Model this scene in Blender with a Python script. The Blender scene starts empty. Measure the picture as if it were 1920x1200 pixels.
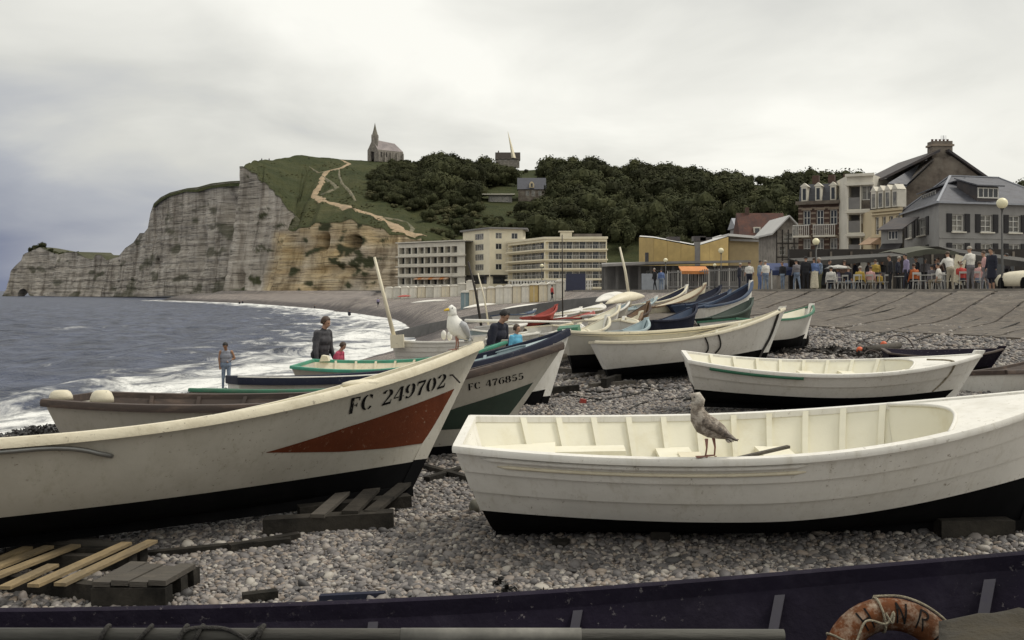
import bpy, bmesh, math, random
import numpy as np
from mathutils import Vector, Matrix, Euler, noise as mnoise
from mathutils.bvhtree import BVHTree

R = math.radians
sc = bpy.context.scene
col = sc.collection

# ---------------------------------------------------------------- camera
# z = 0 is the photographer's eye level, which is also the level of the promenade; y is depth, x is right
F, CX, CY = 2000.0, 960.0, 545.0
cam_d = bpy.data.cameras.new('camera')
cam_d.sensor_width = 36.0
cam_d.lens = 36.0 * F / 1920.0
cam_d.shift_y = -(600.0 - CY) / 1920.0
cam_d.clip_start = 0.1
cam_d.clip_end = 20000.0
cam = bpy.data.objects.new('camera', cam_d)
col.objects.link(cam)
cam.location = (0, 0, 0)
cam.rotation_euler = (R(90), 0, 0)
sc.camera = cam

# ---------------------------------------------------------------- sky
SUN_AZ, SUN_EL = R(80), R(57)      # compass angle from +y (away) clockwise, elevation: a pale sun high on the right
world = bpy.data.worlds.new('World')
sc.world = world
world.use_nodes = True
wn, wl = world.node_tree.nodes, world.node_tree.links
wn.clear()
def wnode(t, **kw):
    n = wn.new(t)
    for k, v in kw.items():
        setattr(n, k, v)
    return n
w_out = wnode('ShaderNodeOutputWorld')
w_bg = wnode('ShaderNodeBackground')
w_bg.inputs['Strength'].default_value = 0.10
w_sky = wnode('ShaderNodeTexSky', sky_type='NISHITA')
w_sky.sun_disc = False
w_sky.sun_elevation = SUN_EL
w_sky.sun_rotation = SUN_AZ
w_sky.air_density = 1.3
w_sky.dust_density = 2.5
w_tc = wnode('ShaderNodeTexCoord')
w_sep = wnode('ShaderNodeSeparateXYZ')
wl.new(w_tc.outputs['Generated'], w_sep.inputs[0])
def wmath(op, a, b=None, clamp=False):
    n = wnode('ShaderNodeMath', operation=op)
    n.use_clamp = clamp
    for i, s in enumerate((a, b)):
        if s is None:
            continue
        if hasattr(s, 'is_output'):
            wl.new(s, n.inputs[i])
        else:
            n.inputs[i].default_value = s
    return n.outputs[0]
# cloud deck: the view direction is projected onto a flat layer, so the cloud shapes flatten towards the horizon
zc = wmath('ADD', wmath('ABSOLUTE', w_sep.outputs[2]), 0.22)
cxv = wmath('DIVIDE', w_sep.outputs[0], zc)
cyv = wmath('DIVIDE', w_sep.outputs[1], zc)
w_cmb = wnode('ShaderNodeCombineXYZ')
wl.new(cxv, w_cmb.inputs[0]); wl.new(cyv, w_cmb.inputs[1])
def wnoise(scale, detail, rough, off):
    mp = wnode('ShaderNodeMapping')
    mp.inputs['Location'].default_value = off
    wl.new(w_cmb.outputs[0], mp.inputs[0])
    n = wnode('ShaderNodeTexNoise')
    n.inputs['Scale'].default_value = scale
    n.inputs['Detail'].default_value = detail
    n.inputs['Roughness'].default_value = rough
    n.inputs['Distortion'].default_value = 0.4
    wl.new(mp.outputs[0], n.inputs['Vector'])
    return n.outputs['Fac']
n_big = wnoise(0.75, 3, 0.5, (3.1, 0.4, 0))
n_fine = wnoise(1.7, 5, 0.55, (0.3, 5.2, 0))
# thick grey bank lying over the open sea on the left of the view
bank = wmath('MULTIPLY', wmath('SUBTRACT', -0.10, w_sep.outputs[0]), 2.9, clamp=True)
low = wmath('SUBTRACT', 1.0, wmath('MULTIPLY', wmath('ABSOLUTE', w_sep.outputs[2]), 3.6), clamp=True)
bank = wmath('MULTIPLY', bank, low)
thin = wmath('ADD', wmath('ADD', wmath('MULTIPLY', n_big, 0.55), wmath('MULTIPLY', n_fine, 0.36)), 0.14)
thin = wmath('SUBTRACT', thin, wmath('MULTIPLY', bank, 0.62))
# a darker cloud drifting in on the right
cl_r = wmath('MULTIPLY', wmath('MULTIPLY', wmath('SUBTRACT', w_sep.outputs[0], 0.33), 5.5, clamp=True), wmath('MULTIPLY', wmath('SUBTRACT', n_fine, 0.38), 4.0, clamp=True))
thin = wmath('SUBTRACT', thin, wmath('MULTIPLY', wmath('MULTIPLY', cl_r, low), 0.34))
w_ramp = wnode('ShaderNodeValToRGB')
cr = w_ramp.color_ramp
cr.elements[0].position = 0.02; cr.elements[0].color = (0.19, 0.215, 0.30, 1)
cr.elements[1].position = 0.66; cr.elements[1].color = (0.92, 0.905, 0.835, 1)
e = cr.elements.new(0.30); e.color = (0.40, 0.415, 0.455, 1)
e = cr.elements.new(0.46); e.color = (0.62, 0.615, 0.575, 1)
e = cr.elements.new(0.54); e.color = (0.74, 0.73, 0.675, 1)
wl.new(thin, w_ramp.inputs['Fac'])
w_scale = wnode('ShaderNodeVectorMath', operation='SCALE')
w_scale.inputs['Scale'].default_value = 8.3
wl.new(w_ramp.outputs['Color'], w_scale.inputs[0])
w_mix = wnode('ShaderNodeMix', data_type='RGBA')
w_mix.inputs['Factor'].default_value = 0.94          # thin places let a little of the clear sky through
wl.new(w_sky.outputs['Color'], w_mix.inputs[6])
wl.new(w_scale.outputs[0], w_mix.inputs[7])
wl.new(w_mix.outputs[2], w_bg.inputs['Color'])
wl.new(w_bg.outputs[0], w_out.inputs['Surface'])

# ---------------------------------------------------------------- sun through the cloud
sun_d = bpy.data.lights.new('sun', 'SUN')
sun_d.energy = 1.5
sun_d.angle = R(14)
sun_d.color = (1.0, 0.95, 0.86)
sun = bpy.data.objects.new('sun', sun_d)
col.objects.link(sun)
_sd = Vector((math.sin(SUN_AZ) * math.cos(SUN_EL), math.cos(SUN_AZ) * math.cos(SUN_EL), math.sin(SUN_EL)))
sun.rotation_euler = (-_sd).to_track_quat('-Z', 'Y').to_euler()
sun.location = _sd * 50

# ---------------------------------------------------------------- exposure
sc.view_settings.view_transform = 'Standard'
sc.view_settings.look = 'None'
sc.view_settings.exposure = 0.42
sc.view_settings.gamma = 1.0
sc.view_settings.use_curve_mapping = False

# ================================================================ helpers
random.seed(7)
RNG = np.random.default_rng(11)

def P(px, py, D):
    """the point of the place that lies at depth D on the sight line through a measured spot of the photograph"""
    return Vector(((px - CX) / F * D, D, (CY - py) / F * D))

class MB:
    def __init__(s):
        s.v = []; s.f = []; s.m = []; s.uv = None
    def quadface(s, pts, m=0):
        b = len(s.v); s.v += [tuple(p) for p in pts]; s.f.append(tuple(range(b, b + len(pts)))); s.m.append(m)
    def box(s, c, d, rot=None, m=0, taper=1.0):
        b = len(s.v); M = Euler(rot).to_matrix() if rot else None
        for z in (-1, 1):
            k = taper if z > 0 else 1.0
            for x, y in ((-1, -1), (1, -1), (1, 1), (-1, 1)):
                p = Vector((x * d[0] / 2 * k, y * d[1] / 2 * k, z * d[2] / 2))
                if M: p = M @ p
                s.v.append((p.x + c[0], p.y + c[1], p.z + c[2]))
        for f in ((3, 2, 1, 0), (4, 5, 6, 7), (0, 1, 5, 4), (1, 2, 6, 5), (2, 3, 7, 6), (3, 0, 4, 7)):
            s.f.append(tuple(b + i for i in f)); s.m.append(m)
        return s
    def beam(s, a, c, w, h, m=0, up=(0, 0, 1)):
        a, c = Vector(a), Vector(c); d = (c - a).normalized()
        sd = d.cross(Vector(up)); sd = sd.normalized() if sd.length > 1e-5 else Vector((1, 0, 0))
        u = sd.cross(d); b = len(s.v)
        for q in (a, c):
            for i, j in ((-1, -1), (1, -1), (1, 1), (-1, 1)):
                s.v.append(tuple(q + sd * (i * w / 2) + u * (j * h / 2)))
        for f in ((0, 1, 2, 3), (7, 6, 5, 4), (0, 4, 5, 1), (1, 5, 6, 2), (2, 6, 7, 3), (3, 7, 4, 0)):
            s.f.append(tuple(b + i for i in f)); s.m.append(m)
        return s
    def rings(s, rs, m=0, cap=True, closed=True):
        b = len(s.v); n = len(rs[0])
        for r in rs: s.v += [tuple(p) for p in r]
        for i in range(len(rs) - 1):
            for j in range(n if closed else n - 1):
                k = (j + 1) % n
                s.f.append((b + i * n + j, b + i * n + k, b + (i + 1) * n + k, b + (i + 1) * n + j)); s.m.append(m)
        if cap and closed:
            s.f.append(tuple(b + j for j in range(n))[::-1]); s.m.append(m)
            s.f.append(tuple(b + (len(rs) - 1) * n + j for j in range(n))); s.m.append(m)
        return s
    def tube(s, path, r, n=8, m=0, flat=1.0):
        path = [Vector(p) for p in path]; rs = []; prev = None
        for i, p in enumerate(path):
            d = (path[min(i + 1, len(path) - 1)] - path[max(i - 1, 0)]).normalized()
            if prev is None:
                a = d.cross(Vector((0, 0, 1)))
                if a.length < 1e-3: a = d.cross(Vector((1, 0, 0)))
            else:
                a = prev - d * prev.dot(d)
            a.normalize(); prev = a; c = d.cross(a)
            rr = r[i] if isinstance(r, (list, tuple)) else r
            rs.append([p + a * (math.cos(2 * math.pi * k / n) * rr) + c * (math.sin(2 * math.pi * k / n) * rr * flat) for k in range(n)])
        return s.rings(rs, m)
    def lathe(s, prof, n=12, m=0, c=(0, 0, 0), cap=True):
        return s.rings([[(c[0] + r * math.cos(2 * math.pi * k / n), c[1] + r * math.sin(2 * math.pi * k / n), c[2] + z) for k in range(n)] for r, z in prof], m, cap)
    def ball(s, c, r, n=10, k=7, m=0):
        r = r if isinstance(r, (tuple, list)) else (r, r, r)
        return s.rings([[(c[0] + r[0] * math.sin(math.pi * (i + .02) / (k + .04)) * math.cos(2 * math.pi * j / n), c[1] + r[1] * math.sin(math.pi * (i + .02) / (k + .04)) * math.sin(2 * math.pi * j / n), c[2] - r[2] * math.cos(math.pi * (i + .02) / (k + .04))) for j in range(n)] for i in range(k + 1)], m)
    def prism(s, outline, a, d, m=0):
        """outline: points; extruded by vector d"""
        n = len(outline); d = Vector(d); b = len(s.v)
        o = [Vector(p) + Vector(a) for p in outline]
        s.v += [tuple(p) for p in o] + [tuple(p + d) for p in o]
        s.f.append(tuple(b + i for i in range(n))[::-1]); s.m.append(m)
        s.f.append(tuple(b + n + i for i in range(n))); s.m.append(m)
        for i in range(n):
            j = (i + 1) % n
            s.f.append((b + i, b + j, b + n + j, b + n + i)); s.m.append(m)
        return s
    def mesh(s, name, mats, smooth=False, fix=True):
        me = bpy.data.meshes.new(name)
        me.from_pydata(s.v, [], s.f)
        for mt in (mats if isinstance(mats, (list, tuple)) else [mats]): me.materials.append(mt)
        if any(s.m): me.polygons.foreach_set('material_index', s.m)
        if smooth: me.polygons.foreach_set('use_smooth', [True] * len(me.polygons))
        if fix:
            bm = bmesh.new(); bm.from_mesh(me); bmesh.ops.recalc_face_normals(bm, faces=bm.faces); bm.to_mesh(me); bm.free()
        me.update()
        return me
    def build(s, name, mats, parent=None, smooth=False, fix=True, loc=None, rot=None):
        return link(name, s.mesh(name, mats, smooth, fix), parent, loc, rot)

def link(name, me, parent=None, loc=None, rot=None):
    o = bpy.data.objects.new(name, me); col.objects.link(o)
    if parent is not None: o.parent = parent
    if loc is not None: o.location = loc
    if rot is not None: o.rotation_euler = rot
    return o
def tag(o, label=None, cat=None, group=None, kind=None):
    if label: o['label'] = label
    if cat: o['category'] = cat
    if group: o['group'] = group
    if kind: o['kind'] = kind
    return o
def thing(name, label, cat, loc=(0, 0, 0), rot=(0, 0, 0), group=None):
    o = bpy.data.objects.new(name, None); col.objects.link(o)
    o.empty_display_size = .2; o.location = loc; o.rotation_euler = rot
    return tag(o, label, cat, group)
def copy_tree(o, parent=None):
    c = o.copy(); col.objects.link(c); c.parent = parent
    for ch in o.children: copy_tree(ch, c)
    return c
def autosmooth(o, ang=40):
    """hard edges where faces meet at more than ang degrees"""
    me = o.data
    me.polygons.foreach_set('use_smooth', [True] * len(me.polygons))
    bm = bmesh.new(); bm.from_mesh(me)
    for e in bm.edges:
        e.smooth = len(e.link_faces) == 2 and e.calc_face_angle(0) < R(ang)
    bm.to_mesh(me); bm.free()
    return o

# ---------------------------------------------------------------- materials
MATS = {}
def M(name, c, rough=.6, var=.18, scale=6.0, c2=None, bump=.0, bscale=40., spec=.5, metal=0., dirt=None, dirt_amt=.35, dirt_scale=3.0, stretch=None, coord='Object', rand=0.0, lo=.42, hi=.62, streak=None, streak_amt=.5, chips=None, chip_amt=.8, chip_scale=26.):
    """painted or natural surface: base colour broken up by noise, an optional second colour c2 in patches, dirt and fine relief"""
    if name in MATS: return MATS[name]
    m = bpy.data.materials.new(name); m.use_nodes = True
    nt = m.node_tree; N = nt.nodes; L = nt.links
    b = N['Principled BSDF']
    b.inputs['Roughness'].default_value = rough
    b.inputs['Specular IOR Level'].default_value = spec
    b.inputs['Metallic'].default_value = metal
    tc = N.new('ShaderNodeTexCoord'); vec = tc.outputs[coord]
    if stretch:
        mp = N.new('ShaderNodeMapping'); mp.inputs['Scale'].default_value = stretch; L.new(vec, mp.inputs[0]); vec = mp.outputs[0]
    def nz(s, d=4, r=.6):
        n = N.new('ShaderNodeTexNoise'); n.inputs['Scale'].default_value = s; n.inputs['Detail'].default_value = d; n.inputs['Roughness'].default_value = r
        L.new(vec, n.inputs['Vector']); return n.outputs['Fac']
    def mix(fac, a, bb, blend='MIX'):
        n = N.new('ShaderNodeMix'); n.data_type = 'RGBA'; n.blend_type = blend
        for k, s in ((0, fac), (6, a), (7, bb)):
            if hasattr(s, 'is_output'): L.new(s, n.inputs[k])
            else: n.inputs[k].default_value = s if k == 0 else (*s[:3], 1)
        return n.outputs[2]
    def rng(s, a, bb, x, y):
        n = N.new('ShaderNodeMapRange'); L.new(s, n.inputs[0])
        for i, q in enumerate((a, bb, x, y)): n.inputs[i + 1].default_value = q
        return n.outputs[0]
    f1 = nz(scale)
    lo_c = tuple(max(0, q * (1 - var)) for q in c); hi_c = tuple(min(1, q * (1 + var * .6)) for q in c)
    cc = mix(rng(f1, .3, .7, 0, 1), lo_c, hi_c)
    if c2 is not None:
        cc = mix(rng(nz(scale * .37, 6, .65), lo, hi, 0, 1), cc, c2)
    if dirt is not None:
        cc = mix(rng(nz(dirt_scale, 8, .7), .5, .75, 0, dirt_amt), cc, dirt)
    if streak is not None:
        mp2 = N.new('ShaderNodeMapping'); mp2.inputs['Scale'].default_value = (7, 7, .55); L.new(tc.outputs[coord], mp2.inputs[0])
        n2 = N.new('ShaderNodeTexNoise'); n2.inputs['Scale'].default_value = 2.2; n2.inputs['Detail'].default_value = 6; n2.inputs['Roughness'].default_value = .7; L.new(mp2.outputs[0], n2.inputs['Vector'])
        cc = mix(rng(n2.outputs['Fac'], .52, .78, 0, streak_amt), cc, streak)
    if chips is not None:
        nc = nz(chip_scale, 6, .75); nm = nz(1.3, 3, .5)
        ml = N.new('ShaderNodeMath'); ml.operation = 'MULTIPLY'; L.new(rng(nc, .61, .645, 0, chip_amt), ml.inputs[0]); L.new(rng(nm, .42, .62, 0, 1), ml.inputs[1])
        cc = mix(ml.outputs[0], cc, chips)
    if rand:
        oi = N.new('ShaderNodeObjectInfo')
        cc = mix(1.0, cc, (1, 1, 1), 'MULTIPLY') if False else cc
        hs = N.new('ShaderNodeHueSaturation'); L.new(cc, hs.inputs['Color'])
        L.new(rng(oi.outputs['Random'], 0, 1, 1 - rand, 1 + rand), hs.inputs['Value']); cc = hs.outputs[0]
    L.new(cc, b.inputs['Base Color'])
    L.new(rng(f1, .3, .7, max(0, rough - .08), min(1, rough + .08)), b.inputs['Roughness'])
    if bump:
        bp = N.new('ShaderNodeBump'); bp.inputs['Strength'].default_value = bump; bp.inputs['Distance'].default_value = .02
        L.new(nz(bscale, 5, .6), bp.inputs['Height']); L.new(bp.outputs[0], b.inputs['Normal'])
    MATS[name] = m
    return m

def smooth01(a, b, x):
    t = np.clip((x - a) / (b - a), 0, 1); return t * t * (3 - 2 * t)
def hash01(*a):
    h = math.sin(sum(q * w for q, w in zip(a, (12.9898, 78.233, 37.719)))) * 43758.5453
    return h - math.floor(h)
def fbm(x, y, z, o=4):
    return mnoise.fractal(Vector((x, y, z)), 1.0, 2.0, o)

# ================================================================ the setting: beach, sea, promenade
SHORE = [(-30, -26), (0, -21), (20, -17.6), (33, -15.8), (43, -13.8), (58, -11.6), (80, -9.2), (100, -9.8), (125, -12.2), (153, -17), (190, -28), (240, -43), (340, -84), (420, -128), (462, -153), (490, -152), (560, -140)]   # (y, x)
CREST = [(-30, 60), (0, 46), (15, 36), (30, 24), (36, 17.3), (38, 14), (41.5, 9.3), (60, 8), (90, 8.5), (122, 6.8), (129, -3.5), (204, -7), (214, -27), (300, -40), (352, -60), (400, -96), (440, -118), (470, -128), (560, -128)]
def xshore(y): return np.interp(y, [a for a, b in SHORE], [b for a, b in SHORE])
def xcrest(y): return np.interp(y, [a for a, b in CREST], [b for a, b in CREST])
def seg_dist(line, x, y):
    best = np.full(np.shape(x), 1e9)
    for (y0, x0), (y1, x1) in zip(line[:-1], line[1:]):
        dx, dy = x1 - x0, y1 - y0
        t = np.clip(((x - x0) * dx + (y - y0) * dy) / (dx * dx + dy * dy), 0, 1)
        best = np.minimum(best, np.hypot(x - x0 - t * dx, y - y0 - t * dy))
    return best
GFIX = [  # (x, y, z): heights read off under the keels and from the slope
 (-.1, 7.5, -1.72), (3.3, 7.3, -1.72), (1.5, 5.2, -1.70), (-2, 5.5, -1.72), (5, 6, -1.7), (-5.6, 7.1, -1.85), (-.9, 9.24, -1.78), (1, 10.5, -1.68), (-4.7, 12, -2.06), (-.3, 11.9, -1.90),
 (-3.7, 14.9, -2.06), (.44, 16.3, -1.84), (-3.8, 20.2, -2.14), (-.57, 19.8, -1.98), (-2.7, 24.6, -2.0), (.2, 25.4, -1.9), (1.54, 18.5, -1.54), (4.6, 19.5, -1.40),
 (1, 20.1, -1.50), (4.5, 21.2, -1.41), (2.5, 14.4, -1.53), (5.7, 14.1, -1.58), (6.7, 18.8, -1.5), (8, 18.6, -1.48), (3, 11, -1.62), (6, 10, -1.62),
 (5.1, 30, -.88), (7.0, 37, -.32), (6, 33, -.62), (3.3, 27, -1.12), (2.5, 32, -1.12), (8.5, 30, -1.0), (9, 27, -1.25), (12, 27, -1.28), (-4, 23, -2.36), (-8, 30, -2.85), (-8, 16.5, -2.42), (-13, 27, -3.7), (-6, 10, -2.05), (-10, 12, -2.7),
 (-3.2, 36, -2.45), (-5, 38, -2.7), (-4.2, 31, -2.45), (-7.3, 31, -2.72), (-6, 27, -2.5), (-6.8, 45, -3.1), (-5.6, 50, -3.0), (-7.5, 55, -3.55), (-8.5, 65, -3.95), (-6.5, 60, -3.45), (-5.5, 70, -3.6), (-3, 46, -2.5), (-9, 38, -3.4), (-2, 58, -2.5), (-6.8, 80, -3.8)]
def base_z(x, y):
    d1 = seg_dist(CREST, x, y); d2 = seg_dist(SHORE, x, y) * np.where(x > xshore(y), 1, -1)
    fr = d1 / (d1 + np.maximum(d2, 0) + 1e-6)
    z = np.interp(fr, [0, .04, .16, .45, .62, .8, 1.0], [0, -.25, -1.1, -1.42, -1.72, -2.6, -4.2])
    cap = -.12 * d1                                   # the slope below the promenade is never steeper than this where the beach is wide
    z = np.where(y < 60, np.maximum(z, np.minimum(cap, -.0) if False else z), z)
    return np.where(d2 < 0, -4.2 + np.maximum(d2, -14) * .16, z)
_g = np.array(GFIX)
_gr = _g[:, 2] - base_z(_g[:, 0], _g[:, 1])
def ground(x, y):
    x = np.asarray(x, float); y = np.asarray(y, float)
    z = base_z(x, y)
    sx = 2.4 + .05 * y
    num = np.zeros_like(z); den = np.full_like(z, .06)
    for (gx, gy, _), r in zip(GFIX, _gr):
        w = np.exp(-((x - gx) ** 2 + (y - gy) ** 2) / (2 * sx * sx))
        num += w * r; den += w
    k = smooth01(0, 6, seg_dist(CREST, x, y)) * smooth01(-2, 3, x - xshore(y))
    return z + num / den * k
def gz(x, y): return float(ground(np.array([x]), np.array([y]))[0])

SHINGLE = M('shingle', (.25, .225, .20), .75, .35, 9, c2=(.15, .135, .125), bump=.0)
def shingle_material():
    m = bpy.data.materials.new('beach_shingle'); m.use_nodes = True
    N = m.node_tree.nodes; L = m.node_tree.links; b = N['Principled BSDF']; b.inputs['Roughness'].default_value = .72
    tc = N.new('ShaderNodeTexCoord'); at = N.new('ShaderNodeAttribute'); at.attribute_name = 'wet'
    v1 = N.new('ShaderNodeTexVoronoi'); v1.inputs['Scale'].default_value = 21
    v2 = N.new('ShaderNodeTexVoronoi'); v2.inputs['Scale'].default_value = 6.5
    n1 = N.new('ShaderNodeTexNoise'); n1.inputs['Scale'].default_value = .45; n1.inputs['Detail'].default_value = 6
    for n in (v1, v2, n1): L.new(tc.outputs['Object'], n.inputs['Vector'])
    rp = N.new('ShaderNodeValToRGB'); e = rp.color_ramp.elements
    e[0].position = 0; e[0].color = (.07, .065, .065, 1); e[1].position = 1; e[1].color = (.42, .38, .34, 1)
    q = e.new(.35); q.color = (.17, .155, .147, 1); q = e.new(.7); q.color = (.25, .22, .20, 1)
    sp = N.new('ShaderNodeSeparateColor'); L.new(v1.outputs['Color'], sp.inputs[0]); L.new(sp.outputs[0], rp.inputs[0])
    rp2 = N.new('ShaderNodeValToRGB'); e = rp2.color_ramp.elements; e[0].color = (.62, .58, .58, 1); e[1].color = (1.2, 1.15, 1.08, 1); e[0].position = .35; e[1].position = .65
    L.new(n1.outputs['Fac'], rp2.inputs[0])
    mu = N.new('ShaderNodeMix'); mu.data_type = 'RGBA'; mu.blend_type = 'MULTIPLY'; mu.inputs[0].default_value = 1
    L.new(rp.outputs[0], mu.inputs[6]); L.new(rp2.outputs[0], mu.inputs[7])
    wt = N.new('ShaderNodeMix'); wt.data_type = 'RGBA'; L.new(at.outputs['Fac'], wt.inputs[0]); L.new(mu.outputs[2], wt.inputs[6])
    dk = N.new('ShaderNodeMix'); dk.data_type = 'RGBA'; dk.blend_type = 'MULTIPLY'; dk.inputs[0].default_value = 1; dk.inputs[7].default_value = (.34, .32, .34, 1); L.new(mu.outputs[2], dk.inputs[6])
    L.new(dk.outputs[2], wt.inputs[7]); L.new(wt.outputs[2], b.inputs['Base Color'])
    ad = N.new('ShaderNodeMath'); ad.operation = 'MULTIPLY_ADD'; ad.inputs[1].default_value = .6; L.new(v2.outputs['Distance'], ad.inputs[0]); L.new(v1.outputs['Distance'], ad.inputs[2])
    bp = N.new('ShaderNodeBump'); bp.invert = True; bp.inputs['Strength'].default_value = .9; bp.inputs['Distance'].default_value = .05
    L.new(ad.outputs[0], bp.inputs['Height']); L.new(bp.outputs[0], b.inputs['Normal'])
    return m
BEACH_MAT = shingle_material()

def grid_object(name, X, Y, Z, mat, attrs=None, smooth=True):
    r, c = X.shape
    me = bpy.data.meshes.new(name)
    v = np.stack([X, Y, Z], -1).reshape(-1, 3)
    i = np.arange(r * c).reshape(r, c)
    q = np.stack([i[:-1, :-1], i[:-1, 1:], i[1:, 1:], i[1:, :-1]], -1).reshape(-1, 4)
    me.vertices.add(len(v)); me.vertices.foreach_set('co', v.ravel())
    me.loops.add(q.size); me.loops.foreach_set('vertex_index', q.ravel().astype(np.int32))
    me.polygons.add(len(q)); me.polygons.foreach_set('loop_start', np.arange(0, q.size, 4, dtype=np.int32))
    me.polygons.foreach_set('use_smooth', np.full(len(q), smooth))
    me.update(calc_edges=True); me.validate()
    for k, a in (attrs or {}).items():
        at = me.attributes.new(k, 'FLOAT', 'POINT'); at.data.foreach_set('value', np.asarray(a, np.float32).ravel())
    me.materials.append(mat)
    return link(name, me)

ys = np.unique(np.concatenate([np.linspace(-14, 46, 190), np.geomspace(46, 560, 150), np.array([122, 125, 127, 129, 204, 208, 211, 214])]))
ss = np.linspace(0, 1, 190)
Yg = np.repeat(ys[:, None], len(ss), 1)
x0 = xshore(ys) - 14; x1 = xcrest(ys)
Xg = x0[:, None] + (x1 - x0)[:, None] * ss[None, :]
Zg = ground(Xg, Yg)
rough = np.array([mnoise.noise(Vector((a * .55, b * .55, 3.3))) * .05 + mnoise.noise(Vector((a * 1.9, b * 1.9, 9.3))) * .022 for a, b in zip(Xg.ravel(), Yg.ravel())]).reshape(Xg.shape)
fade = smooth01(.5, 3, seg_dist(CREST, Xg, Yg))
Zg = Zg + rough * fade
wet = 1 - smooth01(-3.55, -2.75, Zg + rough * 3)
beach = grid_object('beach', Xg, Yg, Zg, BEACH_MAT, {'wet': wet})
tag(beach, kind='structure')
BEACH_BVH = BVHTree.FromPolygons([tuple(v) for v in np.stack([Xg, Yg, Zg], -1).reshape(-1, 3)], [tuple(p.vertices) for p in beach.data.polygons])
def gmesh(x, y):
    h = BEACH_BVH.ray_cast(Vector((x, y, 30)), Vector((0, 0, -1)))
    return h[0].z if h[0] else gz(x, y)

# promenade slab on the landward side of the crest
PAVE = M('promenade_asphalt', (.16, .15, .14), .85, .25, 1.2, c2=(.22, .20, .18), bump=.2, bscale=30)
yp = np.unique(np.concatenate([np.linspace(-14, 60, 60), np.linspace(60, 400, 60), np.array([122, 129, 204, 214])]))
xp0 = xcrest(yp); w = np.linspace(0, 1, 12)
Xp = xp0[:, None] + w[None, :] * (170 - xp0)[:, None]; Yp = np.repeat(yp[:, None], 12, 1)
tag(grid_object('promenade', Xp, Yp, np.zeros_like(Xp) - .01, PAVE, smooth=False), kind='structure')
STONE_EDGE = M('coping_stone', (.27, .245, .21), .85, .3, 5, c2=(.16, .145, .13), bump=.4, bscale=25)
cop = thing('sea_wall_coping', 'low weathered stone kerb along the seaward edge of the promenade', 'kerb')
cl = [Vector((b, a, 0)) for a, b in CREST if -1 < a < 130]
acc = []
for a, b in zip(cl[:-1], cl[1:]):
    n = max(1, int((b - a).length / 1.6))
    for i in range(n):
        acc.append((a.lerp(b, i / n), a.lerp(b, (i + 1) / n)))
for i, (a, b) in enumerate(acc):
    if len(acc) - i > 400: continue
    d = (b - a).normalized() * .012; h = .10 + .035 * hash01(i, 3)
    m = MB().beam(a + d + Vector((0, 0, -.06)), b - d + Vector((0, 0, -.06)), .5 + .05 * hash01(i, 5), h * 2)
    m.build('coping_stone', STONE_EDGE, cop)

# concrete slipway strips under the promenade (the ribbed slope on the right)
SLAB = M('slipway_concrete', (.125, .105, .085), .95, .6, 7, c2=(.07, .06, .052), bump=1.0, bscale=11, dirt=(.20, .175, .14), dirt_amt=.7, dirt_scale=2.2, chips=(.26, .24, .21), chip_amt=.6, chip_scale=5, stretch=(1, 1, 1), lo=.4, hi=.66)
slip = thing('slipway', 'ribbed concrete slope rising from the shingle to the promenade', 'slipway')
up = Vector((.62, .785, 0)).normalized(); ac = Vector((up.y, -up.x, 0))
o0 = Vector((6.9, 40.5, 0))
for i in range(30):
    wdt = 1.05 + .5 * hash01(i, 1.7)
    base = o0 + ac * (i * 1.28)
    pts = []
    for t in np.linspace(-16, 4.5, 34):
        pL = base + up * t
        pR = base + ac * (1.15 + .06 * hash01(i, 6)) + up * t
        row = []
        for k, p in enumerate((pL, pR)):
            p = p + ac * (.035 * mnoise.noise(Vector((p.x * .8, p.y * .8, k * 5 + i))))
            row.append(p)
        pts.append(row)
    rws = []
    for a, b in pts:
        mid = (a + b) / 2
        dC = float(seg_dist(CREST, np.array([mid.x]), np.array([mid.y]))[0])
        if mid.x > float(xcrest(mid.y)) - .1 or dC > 10.6 + 1.3 * hash01(i, 9): continue
        za = gmesh(a.x, a.y) + .05; zb = gmesh(b.x, b.y) + .05
        t1 = .02 * hash01(i, 4)
        rws.append([(a.x, a.y, za - .12), (a.x, a.y, za + t1), (b.x, b.y, zb + t1 * .3), (b.x, b.y, zb - .12)])
    if len(rws) > 2:
        MB().rings(rws).build('slab', SLAB, slip)

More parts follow.
